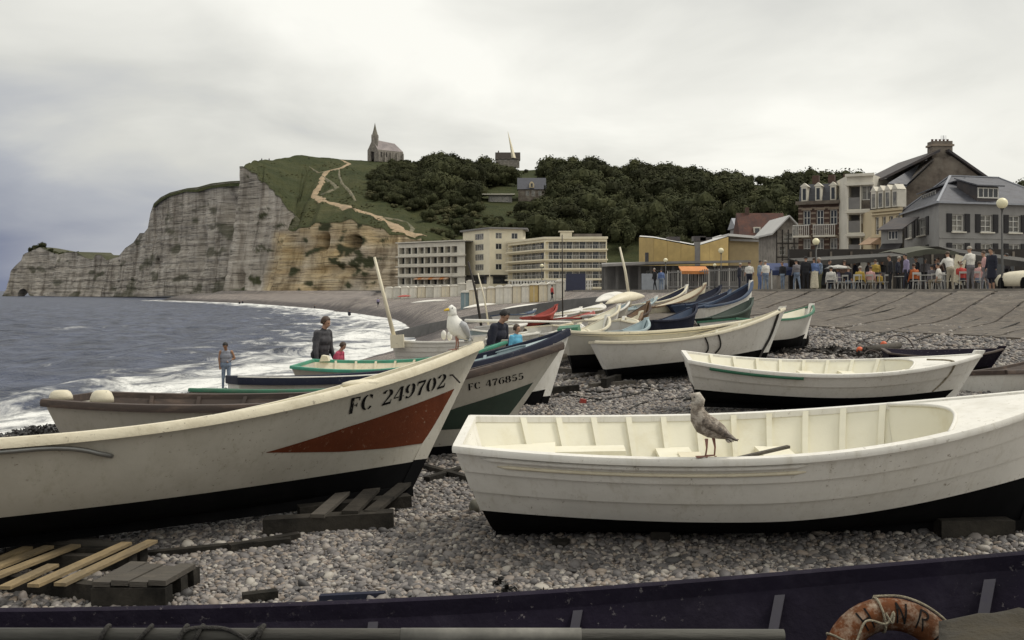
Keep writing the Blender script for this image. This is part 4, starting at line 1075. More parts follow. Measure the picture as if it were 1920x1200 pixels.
hill_house('grey_gabled_villa', 'grey villa with steep slate roof just right of the pale twin-gabled villa', 1351, 1372, 420, 408, 393, RENDER_GREY, SLATE, [(.3, .6, 404, 412)], dep=7, chim=.5)
hill_house('timbered_chalet', 'dark timbered chalet half hidden in the wood above the red-roofed house', 1408, 1452, 377, 366, 352, STONE_PATCH, RED_TILE, [(.2, .3, 367, 374), (.62, .7, 366, 374), (.74, .82, 366, 374)], dep=7)

# ---- chapel on the cliff
D0 = 602.0; p = on_hill(724, 300)
D0 = p.y
H = thing('chapel', 'grey stone chapel with needle spire standing on the clifftop', 'chapel')
a, b, c = plan(689, D0), plan(708, D0 - 4), plan(756, D0 + 7)
T = place(*a, *b); W = plen(a, b); k = ht(299, D0) - ht(302, D0); z0 = ht(304, D0)
ze, zr = ht(282, D0), ht(262, D0)
wall(H, T, facade(W, ze, [(W * .32, W * .66, z0, ht(285, D0))], z0=z0, depth=.8), FLINT)
MB().box((W * .5, .7, ht(292, D0)), (W * .4, .1, ht(285, D0) - ht(300, D0))).build('door', DARKWOOD, H).matrix_local = T
m = MB(); m.quadface([(0, 0, ze), (W, 0, ze), (W / 2, 0, zr)]); m.build('gable', FLINT, H, fix=False).matrix_local = T
T2 = place(*b, *c); W2 = plen(b, c)
lan = [(W2 * (.12 + .2 * i), W2 * (.17 + .2 * i), ht(295, D0), ht(286, D0)) for i in range(4)]
wall(H, T2, facade(W2, ze, lan, z0=z0, depth=.5), FLINT)
for h in lan: window(H, T2, *h, 1, 1, depth=.4, frame=STONE_PATCH, fw=.12, name='lancet_window')
for i in range(5): MB().box((W2 * (.03 + .235 * i), -.5, (z0 + ze) / 2 - .6), (.9, 1.1, ze - z0 - 1.0), taper=.7).build('buttress', FLINT, H).matrix_local = T2
axis = Vector((c[0] - b[0], c[1] - b[1], 0)); A0 = Vector((*a, 0)); B0 = Vector((*b, 0)); mid = (A0 + B0) / 2
rf = MB(); e1 = B0 + Vector((0, 0, ze)); e2 = e1 + axis; r1_ = mid + Vector((0, 0, zr)); r2_ = r1_ + axis * .86 + Vector((0, 0, -1.2)); e3 = A0 + Vector((0, 0, ze)); e4 = e3 + axis
rf.quadface([e1, e2, r2_, r1_]); rf.quadface([e3, r1_, r2_, e4]); rf.quadface([e2, e4, r2_]); rf.build('roof', M('chapel_slate', (.23, .20, .20), .8, .3, .8, c2=(.30, .26, .25), bump=.3, bscale=3), H, fix=False)
wall(H, place(*c, e4.x, e4.y), facade(plen(c, (e4.x, e4.y)), ze, [], z0=z0), FLINT); wall(H, place(e4.x, e4.y, *a), facade(W2, ze, [], z0=z0), FLINT)
tp = mid + (axis.normalized()) * 1.6; tw_ = 12 / F * D0
MB().box((tp.x, tp.y, (ht(257, D0) + ze) / 2), (tw_, tw_, ht(257, D0) - ze + 2)).build('tower', FLINT, H)
sp = MB().lathe([(tw_ * .62, ht(257.5, D0)), (tw_ * .5, ht(255.5, D0)), (tw_ * .22, ht(243, D0)), (.05, ht(231, D0))], 8, c=(tp.x, tp.y, 0)).build('spire', M('spire_stone', (.19, .175, .14), .9, .3, .8), H)

# ---- slanting memorial spire
p = on_hill(962, 300); sp = thing('memorial_spire', 'slender pale concrete spire leaning left above the hilltop cottage', 'monument')
A_, B_ = P(963, 296, p.y), P(952, 246, p.y); m = MB()
m.rings([[A_ + Vector((-1.1, 0, 0)), A_ + Vector((0, -1.2, 0)), A_ + Vector((1.3, 0, 0)), A_ + Vector((0, 1.2, 0))], [B_ + Vector((-.05, 0, 0)), B_ + Vector((0, -.05, 0)), B_ + Vector((.05, 0, 0)), B_ + Vector((0, .05, 0))]]); m.build('needle', RENDER_YELLOW, sp)
m = MB().box(A_ + Vector((0, 6, -3.2)), (3, 3, 2.0)); m.build('plinth', CONC, sp)

# ---- seafront hotel: three wings, three buildings
H = thing('hotel_wing', 'long white hotel wing with four rows of recessed balconies at the foot of the cliff', 'hotel')
a, b = plan(746, 345), plan(872, 326); T = place(*a, *b); W = plen(a, b); dA = 335
def zz_(py): return ht(py, dA)
hl = []; nb = 9
for (t, q) in ((463, 478), (482, 497), (501, 516)):
    for i in range(nb):
        hl.append((W * (.02 + .098 * i), W * (.02 + .098 * i + .084), zz_(q), zz_(t)))
hl2 = [(W * (.02 + .098 * i), W * (.02 + .098 * i + .084), zz_(533), zz_(521)) for i in range(nb)]
wall(H, T, facade(W, zz_(455), hl + hl2, depth=1.5), RENDER_WHITE)
for i, h in enumerate(hl + hl2):
    MB().box(((h[0] + h[1]) / 2, 1.5, (h[2] + h[3]) / 2), (h[1] - h[0] + .2, .1, h[3] - h[2] + .1)).build('balcony_window', GLASS_L if (i * 7) % 5 < 2 or i % nb > 6 else GLASS, H).matrix_local = T
    if i < len(hl): MB().box(((h[0] + h[1]) / 2, .1, h[2] + .28), (h[1] - h[0] - .02, .06, .5)).build('balcony_panel', RENDER_WHITE, H).matrix_local = T
for q in (453, 480, 499, 518): MB().box((W / 2, -.35, zz_(q)), (W + .6, .9, .32)).build('floor_slab', RENDER_WHITE, H).matrix_local = T
for i in range(9): MB().prism([(W * (.28 + .055 * i), -1.3, zz_(524)), (W * (.28 + .055 * i), 0, zz_(519)), (W * (.28 + .055 * i), 0, zz_(524))], (0, 0, 0), (W * .05, 0, 0)).build('blind', ORANGE_CLOTH if i % 3 == 1 else BLIND, H).matrix_local = T
MB().box((W / 2, 6, zz_(454)), (W, 12, .3)).build('roof', CONC, H).matrix_local = T
wall(H, place(a[0] + 3, a[1] + 12, *a), facade(12.3, zz_(455), []), RENDER_WHITE)
H = thing('hotel_tower', 'cream five-storey hotel tower between the two balconied wings', 'hotel')
a, b, c = plan(868, 336), plan(918, 318), plan(980, 322); dA = 321
T = place(*a, *b); W = plen(a, b)
hl = [(W * .46, W * .78, zz_(q + 12), zz_(q)) for q in (437, 457, 476, 495)]
wall(H, T, facade(W, zz_(430), hl), RENDER_YELLOW)
for h in hl: window(H, T, *h, 4, 1, fw=.12, glass=GLASS_L)
hs = (W * .1, W * .2, zz_(448), zz_(437))
T2 = place(*b, *c); W2 = plen(b, c)
hl = [(W2 * u, W2 * (u + .19), zz_(q + 11), zz_(q)) for q in (437, 457, 476, 495) for u in (.18, .66)]
hl = [h for i, h in enumerate(hl) if i % 2 == 0 or i < 2]
wall(H, T2, facade(W2, zz_(430), hl), RENDER_YELLOW)
for i, h in enumerate(hl): window(H, T2, *h, 2, 1, fw=.12, glass=GLASS if i % 3 else GLASS_L)
MB().prism([(*Vector((a[0] - 1, a[1], 0)).xy, 0), (b[0], b[1] - 1.5, 0), (c[0] + 1.5, c[1] - .8, 0), (c[0] + 2, c[1] + 12, 0), (a[0], a[1] + 12, 0)], (0, 0, zz_(430)), (0, 0, .45)).build('roof', CONC, H)
wall(H, place(*c, c[0] + 1, c[1] + 12), facade(12, zz_(430), []), RENDER_YELLOW)
for TT, ww in ((T, W), (T2, W2)): MB().box((ww * .5, -.5, zz_(517)), (ww * .96, 1.6, .5)).build('entrance_canopy', DARKWOOD, H).matrix_local = TT; MB().box((ww * .5, -.08, zz_(525)), (ww * .8, .12, zz_(519) - zz_(533))).build('shopfront', GLASS, H).matrix_local = TT
H = thing('hotel_annexe', 'cream hotel annexe with three glazed terraces and pale slab edges', 'hotel')
a, b, c = plan(952, 318), plan(1021, 292), plan(1138, 290); dA = 294
for (TT, ww, nb_) in ((place(*a, *b), plen(a, b), 9), (place(*b, *c), plen(b, c), 9)):
    hl = [(ww * .015, ww * .985, zz_(q1), zz_(q0)) for q0, q1 in ((454, 467), (473, 486), (492, 503), (509, 522), (526, 538))]
    wall(H, TT, facade(ww, zz_(445), hl, depth=1.6), RENDER_YELLOW)
    for h in hl:
        MB().box(((h[0] + h[1]) / 2, 1.6, (h[2] + h[3]) / 2), (h[1] - h[0], .1, h[3] - h[2])).build('glazing', GLASS, H).matrix_local = TT
        for i in range(nb_ + 1):
            MB().box((h[0] + .1 + (h[1] - h[0] - .2) * i / nb_, 1.45, (h[2] + h[3]) / 2), (.22, .2, h[3] - h[2])).build('mullion', WFRAME, H).matrix_local = TT
        for i in range(0, nb_, 2):
            if (i * 3) % 4 < 3: MB().box((h[0] + (h[1] - h[0]) * (i + .5) / nb_, 1.5, (h[2] + h[3]) / 2), ((h[1] - h[0]) / nb_ * .8, .06, (h[3] - h[2]) * .96)).build('curtain', GLASS_L, H).matrix_local = TT
        MB().box((ww / 2, -.32, h[2] - .25), (ww + .5, 1.1, .4)).build('floor_slab', RENDER_YELLOW, H).matrix_local = TT
        rl = MB().box((ww / 2, -.7, h[2] + .95), (ww, .07, .07))
        for i in range(24): rl.box((ww * (i + .5) / 24, -.7, h[2] + .45), (.06, .05, .95))
        tag(rl.build('railing', WFRAME, H), kind='stuff').matrix_local = TT
    MB().box((ww / 2, -.1, zz_(447)), (ww + .5, .6, .6)).build('parapet', RENDER_YELLOW, H).matrix_local = TT
MB().prism([(a[0], a[1], 0), (b[0], b[1], 0), (c[0], c[1], 0), (c[0], c[1] + 12, 0), (a[0], a[1] + 12, 0)], (0, 0, zz_(446)), (0, 0, .2)).build('roof', CONC, H)
q = P(1062, 440, 298); MB().box((q.x, q.y + 2, q.z), (3.2, 3, 1.6)).build('roof_kiosk', RENDER_YELLOW, H); MB().box((q.x, q.y + 2, q.z + .95), (4.2, 3.8, .25)).build('kiosk_roof', RENDER_YELLOW, H)
q = P(1090, 441, 299); MB().box((q.x + 2, q.y + 4, q.z), (8, 2.5, 1.1)).build('roof_plant', STONE_PATCH, H)
wall(H, place(*c, c[0] + 1, c[1] + 12), facade(12, zz_(445), []), RENDER_YELLOW)

# ---- tan hall with butterfly roof (behind the fence)
H = thing('tan_hall', 'tan panelled hall with dipping butterfly roof and brown side block', 'building')
D0 = 152.0
pts = [P(1199, 445, D0 + 4), P(1224, 446, D0), P(1303, 462, D0 - 3), P(1366, 444, D0), P(1366, 500, D0)]
def panel_run(pa, pb, n, mat, zb):
    for i in range(n):
        p0 = pa.lerp(pb, i / n); p1 = pa.lerp(pb, (i + .985) / n)
        m = MB().prism([(p0.x, p0.y, zb), (p1.x, p1.y, zb), tuple(p1), tuple(p0)], (0, 0, 0), (0, .6, 0)); m.build('wall_panel', mat, H)
zb = 0.0
panel_run(P(1199, 445, D0 + 5), P(1226, 446.5, D0), 1, TAN_PANEL, zb); panel_run(P(1226, 447, D0), P(1303, 462, D0 - 3), 3, TAN_PANEL, zb)
panel_run(P(1313, 460, D0 - 3), P(1366, 444, D0 - 1), 3, TAN_PANEL, zb); panel_run(P(1367, 448, D0 + 1), P(1447, 451, D0 + 3), 1, BROWN_PANEL, zb)
q = P(1308, 470, D0 - 3); MB().box((q.x, q.y + .4, ht(455, D0) / 2), (.8, .7, ht(455, D0))).build('downpipe_shaft', CONC, H)
rr = MB(); z = Vector((0, 0, .12)); u0, u1, u2, u3, u4 = P(1199, 445, D0 + 5), P(1226, 447, D0), P(1308, 462, D0 - 3), P(1366, 444, D0 - 1), P(1447, 451, D0 + 3)
bk = Vector((2, 16, 1.1))
for p0, p1 in ((u0, u1), (u1, u2), (u2, u3)): rr.quadface([p0 + z, p1 + z, p1 + bk, p0 + bk])
rr.build('roof', ROOF_WHITE, H, fix=False)
MB().prism([tuple(u3 + z), tuple(u4 + z), tuple(u4 + z + Vector((0, 14, 0))), tuple(u3 + z + Vector((0, 14, 0)))], (0, 0, 0), (0, 0, .35)).build('side_roof', ROOF_WHITE, H)
MB().beam(P(1367, 449.5, D0 + .3), P(1447, 452.5, D0 + 2.3), .3, .3).build('fascia', CONC, H)
q = P(1214.5, 484, D0 + 2.0); MB().box((q.x, q.y - .12, q.z), (.8, .2, 1.6)).build('window', SLATE, H)
for (x, y_) in ((1262, 450), (1310, 449), (1322, 451)): q = P(x, y_, D0 + 8); MB().box((q.x, q.y, q.z + .1), (1.8, 2, .7)).build('rooflight', SLATE_D, H)
wall(H, place(u4.x, u4.y, u4.x + 1, u4.y + 14), facade(14, u4.z, []), BROWN_PANEL); wall(H, place(u0.x + 2, u0.y + 16, u0.x, u0.y), facade(16.1, u0.z, []), TAN_PANEL)

# ---- low glazed pavilion and slatted screen in front
H = thing('beach_pavilion', 'low grey pavilion with long flat roof in front of the tan hall', 'building')
D0 = 138.0
MB().prism([tuple(P(1128, 500, D0 - 10)), tuple(P(1210, 495, D0 - 6)), tuple(P(1408, 492, D0 - 8)), tuple(P(1408, 492, D0 + 6)), tuple(P(1128, 497, D0 + 6))], (0, 0, 0), (0, 0, .28)).build('flat_roof', CONC, H)
for x in list(range(1136, 1405, 21)):
    q = plan(x, D0 - 3); MB().box((q[0], q[1], ht(500, D0) / 2), (.32, .32, ht(499, D0))).build('column', CONC, H)
a, b = plan(1128, D0), plan(1408, D0); T = place(*a, *b); W = plen(a, b)
wall(H, T, facade(W, ht(498, D0), [(W * (.3 + .062 * i), W * (.35 + .062 * i), 1.1, 2.6) for i in range(11)]), CONC)
for i in range(11): window(H, T, W * (.3 + .062 * i), W * (.35 + .062 * i), 1.1, 2.6, 1, 1)
for i, (x0_, x1_, mt) in enumerate(((1061, 1098, M('navy_panel', (.03, .035, .07), .6)), (1203, 1235, M('pale_grey_panel', (.30, .32, .35), .7, .15, 2)), (1236, 1250, M('pale_grey_panel', (.3, .3, .3))))):
    p0 = P(x0_, 513, 118); p1 = P(x1_, 513, 118); MB().box(((p0.x + p1.x) / 2, 118, p0.z / 2), (p1.x - p0.x, .15, p0.z)).build('panel', mt, H)
H = thing('slat_screen', 'tall screen of thin grey vertical slats behind the boats, left of the café', 'fence')
for i, x in enumerate(np.linspace(1252, 1410, 42)):
    q = plan(x, 112 - (x - 1252) * .12); MB().box((q[0], q[1], ht(507, 108) / 2), (.09, .09, ht(507 - 2 * hash01(i, 1), 108))).build('slat', WFRAME if i % 5 == 0 else CONC, H)
for yq in (510, 538): MB().beam((*plan(1252, 112.1), ht(yq, 108)), (*plan(1410, 93.1), ht(yq, 108)), .08, .1).build('rail', CONC, H)
for x0_, x1_, mt, lab in ((1278, 1330, ORANGE_CLOTH, 'orange awning over the kiosk behind the slatted screen'), (1448, 1492, M('blue_canvas', (.03, .045, .12), .8), 'blue awning on the promenade left of the café')):
    D0 = 104 if x0_ < 1400 else 66
    o = thing('awning', lab, 'awning'); a, b = P(x0_, 508 if x0_ < 1400 else 507, D0), P(x1_, 508 if x0_ < 1400 else 507, D0)
    MB().prism([(a.x, a.y, a.z), (a.x, a.y + 2, a.z + .5), (a.x, a.y + 2, a.z + .42), (a.x, a.y, a.z - .3)], (0, 0, 0), (b.x - a.x, 0, 0)).build('canvas', mt, o)
    for q in (a, b): MB().tube([(q.x, q.y + .1, 0), (q.x, q.y + .1, q.z)], .04, 6).build('post', WFRAME, o)

# ---- white balustrade on the promenade by the huts
H = thing('white_balustrade', 'white lattice balustrade along the promenade above the right row of huts', 'balustrade')
RX = [(955, 127), (1010, 126), (1065, 124.5), (1112, 124)]
prev = None
for (x, d) in RX:
    q = Vector((*plan(x, d), 0))
    if prev is not None:
        n = 10
        for i in range(n):
            p0 = prev.lerp(q, i / n); MB().box((p0.x, p0.y, .62), (.16, .16, 1.2)).build('post', WFRAME, H)
        for zq in (.35, .72, 1.15): MB().beam(prev + Vector((0, 0, zq)), q + Vector((0, 0, zq)), .1, .1).build('rail', WFRAME, H)
    prev = q

# ---- beach huts
HUTW = [M('hut_white', (.80, .76, .66), .8, .12, 2), M('hut_cream', (.76, .68, .52), .8, .12, 2), M('hut_blue', (.24, .32, .34), .8, .12, 2), M('hut_yellow', (.60, .45, .20), .8, .12, 2), M('hut_grey', (.64, .61, .53), .8, .15, 2)]
HROOF = M('hut_roof', (.86, .82, .72), .7, .08, 2)
def hut(px, D, w, h, mt, label, group):
    x, y = plan(px, D); z = gmesh(x, y) - .05
    o = thing('beach_hut', label, 'beach hut', (x, y, z), (0, 0, R(hash01(px, 1) * 6 - 3)), group)
    MB().box((0, 0, h / 2 - .1), (w, 1.6, h + .2)).build('wall', mt, o)
    MB().prism([(-w / 2 - .1, -.95, h), (w / 2 + .1, -.95, h), (w * .2, -.95, h + .26), (-w * .2, -.95, h + .26)], (0, 0, 0), (0, 1.9, 0)).build('roof', HROOF, o)
    for s in (-1, 1): MB().box((s * w * .21, -.815, h * .47), (w * .38, .04, h * .82)).build('door', mt, o)
    MB().box((0, -.82, h * .5), (.05, .05, h * .9)).build('door_post', WFRAME, o)
ORD = ('first', 'second', 'third', 'fourth', 'fifth', 'sixth', 'seventh', 'eighth', 'ninth', 'tenth', 'eleventh', 'twelfth')
for i in range(11):
    D = 203 - .7 * i; px = 730 + i * 15.2
    hut(px, D, 1.45, 2.05, HUTW[(0, 4, 0, 0, 1, 4, 0, 1, 0, 4, 0)[i]], ORD[i] + ' white beach hut from the left in the far row below the hotel', 'far row of white beach huts below the hotel')
for i in range(12):
    D = 115.5 - .25 * i; px = 872 + i * 16.2
    mt = HUTW[(2, 1, 0, 1, 0, 0, 1, 0, 3, 1, 4, 4)[i]]
    if i == 0: hut(px, D, .9, 1.75, mt, 'blue-grey beach hut at the left end of the nearer row', None)
    elif i == 8: hut(px, D, .9, 1.85, mt, 'ochre-walled beach hut, fourth from the right end of the nearer row', None)
    else: hut(px, D, .9, 1.85, mt, ORD[i] + ' beach hut from the left in the nearer row below the balustrade', 'nearer row of beach huts below the balustrade')
# sea wall behind the huts
SW = M('sea_wall_stone', (.12, .115, .11), .9, .3, 1.5, bump=.4, bscale=8)
sw = thing('sea_wall', 'dark stone wall dropping from the promenade behind the beach huts', 'wall')
for (a, b) in zip(CREST[9:14], CREST[10:15]):
    MB().beam((a[1] - .1, a[0] - .1, -1.0), (b[1] - .1, b[0] - .1, -1.0), .3, 2.1).build('wall_section', SW, sw)
# groyne
gro = MB(); pts = [P(1172, 552, 66), P(1060, 562, 72), P(960, 577, 78), P(880, 592, 86), P(800, 607, 92), P(738, 622, 98)]
rw = []
for p in pts:
    g0 = gmesh(p.x, p.y); t = max(p.z, g0 + .25)
    rw.append([(p.x - .2, p.y - .7, g0 - .8), (p.x, p.y - .35, t), (p.x, p.y + .35, t), (p.x + .2, p.y + .7, g0 - .8)])
go_ = gro.rings(rw).build('groyne', SW); tag(go_, 'low dark groyne running down the beach from the promenade to the surf', 'groyne')

# ================================================================ boats
PW = M('boat_white', (.72, .70, .645), .6, .07, 2.5, dirt=(.45, .42, .34), dirt_amt=.4, dirt_scale=2.2, bump=.12, bscale=22, streak=(.40, .36, .27), streak_amt=.5, chips=(.24, .20, .15), chip_amt=.75, spec=.35)
PW_IN = M('boat_white_inside', (.74, .71, .58), .6, .06, 2.0, dirt=(.52, .44, .24), dirt_amt=.45, dirt_scale=2.6, bump=.05, bscale=30)
PGREY = M('boat_grey_white', (.46, .435, .375), .65, .08, 2.0, dirt=(.33, .30, .24), dirt_amt=.5, dirt_scale=1.6, bump=.12, bscale=22, streak=(.30, .27, .20), streak_amt=.6, chips=(.16, .13, .10), chip_amt=.8, spec=.3)
PCREAM = M('boat_cream', (.68, .62, .47), .5, .08, 4, dirt=(.40, .34, .22), dirt_amt=.5, dirt_scale=7, bump=.2, bscale=40, chips=(.16, .13, .10), chip_amt=.9, chip_scale=20)
PBLACK = M('boat_black', (.006, .006, .0065), .9, .3, 6, dirt=(.016, .015, .014), dirt_amt=.5, spec=.08)
PNAVY = M('boat_navy', (.018, .021, .038), .75, .25, 4, dirt=(.06, .06, .07), dirt_amt=.4, dirt_scale=5, chips=(.2, .19, .17), chip_amt=.6, spec=.2)
PVIOLET = M('boat_violet', (.0125, .0095, .019), .8, .3, 3, dirt=(.035, .03, .045), dirt_amt=.45, dirt_scale=7, bump=.3, bscale=30, chips=(.22, .2, .2), chip_amt=.7, chip_scale=34, spec=.12)
PBROWN = M('boat_brown', (.055, .038, .030), .7, .3, 5, dirt=(.22, .15, .11), dirt_amt=.5, dirt_scale=6, stretch=(.5, 2, 2))
PRUST = M('boat_rust_red', (.115, .029, .0105), .7, .16, 5, bump=.15, bscale=25, chips=(.4, .3, .22), chip_amt=.5, spec=.2, dirt=(.15, .045, .02), dirt_amt=.35, dirt_scale=9)
PGREEN = M('boat_green', (.035, .15, .085), .55, .2, 5, dirt=(.12, .16, .11), dirt_amt=.5, dirt_scale=7)
PDGREEN = M('boat_dark_green', (.028, .048, .034), .6, .2, 4, dirt=(.06, .07, .055), dirt_amt=.4, dirt_scale=5)
PTEAL = M('boat_teal', (.05, .27, .18), .6, .2, 6, dirt=(.25, .2, .12), dirt_amt=.5, dirt_scale=10)
PBLUE = M('boat_blue', (.03, .052, .10), .6, .2, 4, dirt=(.12, .13, .15), dirt_amt=.4)
PLBLUE = M('boat_light_blue', (.32, .40, .42), .6, .12, 4, dirt=(.5, .5, .45), dirt_amt=.5)
PRED = M('boat_red', (.32, .05, .035), .6, .2, 4)
PORANGE = M('boat_orange', (.60, .27, .06), .6, .2, 4)
VARNISH = M('varnished_wood', (.20, .12, .06), .6, .3, 6, stretch=(1, 5, 5), c2=(.12, .07, .04))
OLDWOOD = M("weathered_wood", (.085, .074, .06), .9, .4, 5, c2=(.07, .062, .052), bump=.6, bscale=18, stretch=(1, 6, 6))
INK = M('letter_black', (.010, .0095, .0095), .85, .3, 8, chips=(.4, .37, .31), chip_amt=.7, chip_scale=30, spec=.1)
METAL = M('galvanised_tube', (.22, .22, .21), .4, .2, 6, metal=.6)
ROPE = M('rope_dark', (.035, .032, .028), .9, .4, 30, bump=.8, bscale=120)
ROPE_P = M('rope_pale', (.32, .28, .20), .9, .4, 30, bump=.8, bscale=120)

class Boat:
    def __init__(s, p): s.p = p
    def bs(s, u):
        um = .42; w = s.p['wt']
        if u > um: f = 1 - min(1, (u - um) / (1 - um)) ** 2.3
        else: f = w + (1 - w) * (1 - ((um - u) / um) ** 2)
        return max(f, 0) * s.p['B'] / 2
    def zs(s, u): return s.p['D'] + (s.p['sb'] * ((u - .4) / .6) ** 2 if u > .4 else s.p['ss'] * ((.4 - u) / .4) ** 2)
    def ex(s, u): return .36 + .64 * ((u - .5) / .5) ** 1.6 if u > .5 else .36 + .2 * ((.5 - u) / .5) ** 1.5
    def at(s, u, t, sd, off=0.0):
        p = s.p; h = s.zs(u); xk = p['rs'] + u * (p['L'] - p['rb'] - p['rs']); x = xk + (u * p['L'] - xk) * t
        q = Vector((x - p['L'] / 2, sd * s.bs(u) * max(t, 1e-6) ** s.ex(u), h * t))
        if off:
            e = 1e-3; u0, u1 = max(0, u - .004), min(1, u + .004); t0, t1 = max(.001, t - .01), min(1, t + .01)
            n = (s.at(u1, t, sd) - s.at(u0, t, sd)).cross(s.at(u, t1, sd) - s.at(u, t0, sd)) * -sd
            n = n.normalized() if n.length > 1e-9 else Vector((1, 0, 0))
            q = q + n * off
            if off < 0 and q.y * sd < 0: q.y = 0
        return q
    def tw(s, u):
        p = s.p; return (p['zw'] + p['zwb'] * max(0, (u - .45) / .55) ** 2 + p['zws'] * max(0, (.45 - u) / .45) ** 2) / s.zs(u)
    def patch(s, us, t0, t1, nt, sd, off0=0.0, off1=0.0, mb=None):
        mb = mb or MB()
        rw = [[s.at(u, t0(u) + (t1(u) - t0(u)) * k / nt, sd, (off0 + (off1 - off0) * k / nt) or 0.0) for k in range(nt + 1)] for u in us]
        mb.rings(rw, cap=False, closed=False); return mb

def ends_params(st, bw, D=.6, B=1.5, sb=.3, ss=.08, roll=-.09, **kw):
    """shape and place of a boat from where its stern and bow rails stand: (px, py, depth) each"""
    a, b = P(*st), P(*bw); dv = b - a; hl = math.hypot(dv.x, dv.y)
    L = dv.length; pitch = math.atan2(dv.z - (sb - ss), hl); yaw = math.atan2(dv.y, dv.x)
    p = dict(L=L, B=B, D=D, sb=sb, ss=ss, rb=.45, rs=.15, wt=.68, zw=D * .32, zwb=.1, zws=0.0, pitch=pitch, roll=roll, yaw=yaw, X=0, Y=0, Z=0); p.update(kw)
    mid = (a + b) / 2; Rm = Euler((roll, -pitch, yaw)).to_matrix()
    la = Rm @ Vector((-L / 2, 0, D + ss)); lb = Rm @ Vector((L / 2, 0, D + sb)); c = mid - (la + lb) / 2
    p.update(X=c.x, Y=c.y, Z=c.z); return p

GLY = {}
def _arc(cx, cy, rx, ry, a0, a1, w0=.05, w1=.2, n=9):
    out = []
    for i in range(n):
        a = R(a0 + (a1 - a0) * i / (n - 1)); out.append((cx + rx * math.cos(a), cy + ry * math.sin(a), w0 + (w1 - w0) * abs(math.cos(a)) ** 1.3))
    return out
GLY['F'] = [[(.2, 0, .2), (.2, 1, .2)], [(.33, .955, .08), (.66, .955, .08)], [(.63, .95, .06), (.63, .76, .06)], [(.33, .5, .07), (.52, .5, .07)], [(.5, .62, .05), (.5, .38, .05)]]
GLY['C'] = [_arc(.4, .5, .3, .47, 100, 260), _arc(.42, .5, .26, .47, 78, 40), _arc(.42, .5, .26, .47, 282, 322), [(.64, .95, .05), (.64, .68, .05)]]
GLY['0'] = [_arc(.34, .5, .26, .47, -72, 72), _arc(.34, .5, .26, .47, 108, 252)]
GLY['2'] = [_arc(.33, .72, .25, .25, 165, 100), _arc(.33, .72, .25, .25, 80, -35), [(.52, .57, .14), (.14, .12, .06)], [(.06, .07, .15), (.62, .07, .15)], [(.61, .05, .05), (.62, .3, .05)]]
GLY['4'] = [[(.40, .95, .06), (.05, .32, .06)], [(.03, .29, .07), (.36, .29, .07)], [(.5, 0, .18), (.5, .98, .18)], [(.62, .29, .07), (.7, .29, .07)]]
GLY['9'] = [_arc(.34, .68, .25, .29, 108, 252), _arc(.34, .68, .25, .29, 72, 0), [(.59, .68, .2), (.57, .4, .19), (.46, .15, .1), (.30, .05, .06)], [(.30, .05, .06), (.13, .1, .12), (.14, .2, .12)]]
GLY['6'] = [[(.68 - x, 1 - y, w) for x, y, w in st] for st in GLY['9']]
GLY['7'] = [[(.06, .92, .15), (.64, .92, .15)], [(.62, .88, .07), (.36, .45, .16), (.28, 0, .19)], [(.07, .95, .05), (.07, .7, .05)]]
GLY['8'] = [_arc(.34, .74, .21, .23, 100, 260), _arc(.34, .74, .21, .23, 80, -80), _arc(.34, .26, .26, .25, 100, 260), _arc(.34, .26, .26, .25, 80, -80)]
GLY['5'] = [[(.14, .92, .14), (.58, .92, .14)], [(.14, .86, .06), (.14, .52, .06)], _arc(.32, .3, .26, .28, 130, 80), _arc(.32, .3, .26, .28, 62, -150)]
GLY['3'] = [_arc(.32, .74, .23, .22, 160, 60), _arc(.32, .74, .23, .22, 45, -75), _arc(.32, .27, .26, .25, 80, -150)]
GLY['1'] = [[(.3, 0, .2), (.3, .98, .2)], [(.14, .82, .06), (.26, .92, .06)], [(.12, .03, .05), (.5, .03, .05)]]
GLY['H'] = [[(.12, 0, .1), (.12, 1, .1)], [(.6, 0, .1), (.6, 1, .1)], [(.12, .52, .09), (.6, .52, .09)]]
GLY['N'] = [[(.12, 0, .1), (.12, 1, .1)], [(.6, 0, .1), (.6, 1, .1)], [(.12, .98, .1), (.6, .02, .1)]]
GLY['R'] = [[(.14, 0, .1), (.14, 1, .1)], _arc(.3, .74, .26, .22, 100, -100, .08, .1), [(.32, .5, .08), (.6, 0, .09)], [(.14, .96, .08), (.3, .96, .08)]]
GLY['E'] = [[(.14, 0, .1), (.14, 1, .1)], [(.14, .96, .08), (.55, .96, .08)], [(.14, .52, .08), (.48, .52, .08)], [(.14, .04, .08), (.55, .04, .08)]]
GLY['I'] = [[(.3, 0, .1), (.3, 1, .1)]]
def text_mesh(txt, fmap, adv=.78):
    """ribbons of the stencil letters, every point sent through fmap(x, y) with x in letter heights"""
    mb = MB(); x0 = 0.0
    for ch in txt:
        if ch == ' ': x0 += .55; continue
        for st in GLY[ch]:
            pts = []
            for (a, b) in zip(st[:-1], st[1:]):
                for k in range(3): pts.append(tuple(a[i] + (b[i] - a[i]) * k / 3 for i in range(3)))
            pts.append(st[-1]); rw = []
            for i, q in enumerate(pts):
                d = Vector((pts[min(i + 1, len(pts) - 1)][0] - pts[max(i - 1, 0)][0], pts[min(i + 1, len(pts) - 1)][1] - pts[max(i - 1, 0)][1])).normalized(); n = Vector((-d.y, d.x)) * q[2] / 2
                rw.append([fmap(x0 + q[0] + n.x, q[1] + n.y), fmap(x0 + q[0] - n.x, q[1] - n.y)])
            mb.rings(rw, cap=False, closed=False)
        x0 += adv
    return mb
def text_len(txt, adv=.78): return sum(.55 if c == ' ' else adv for c in txt)

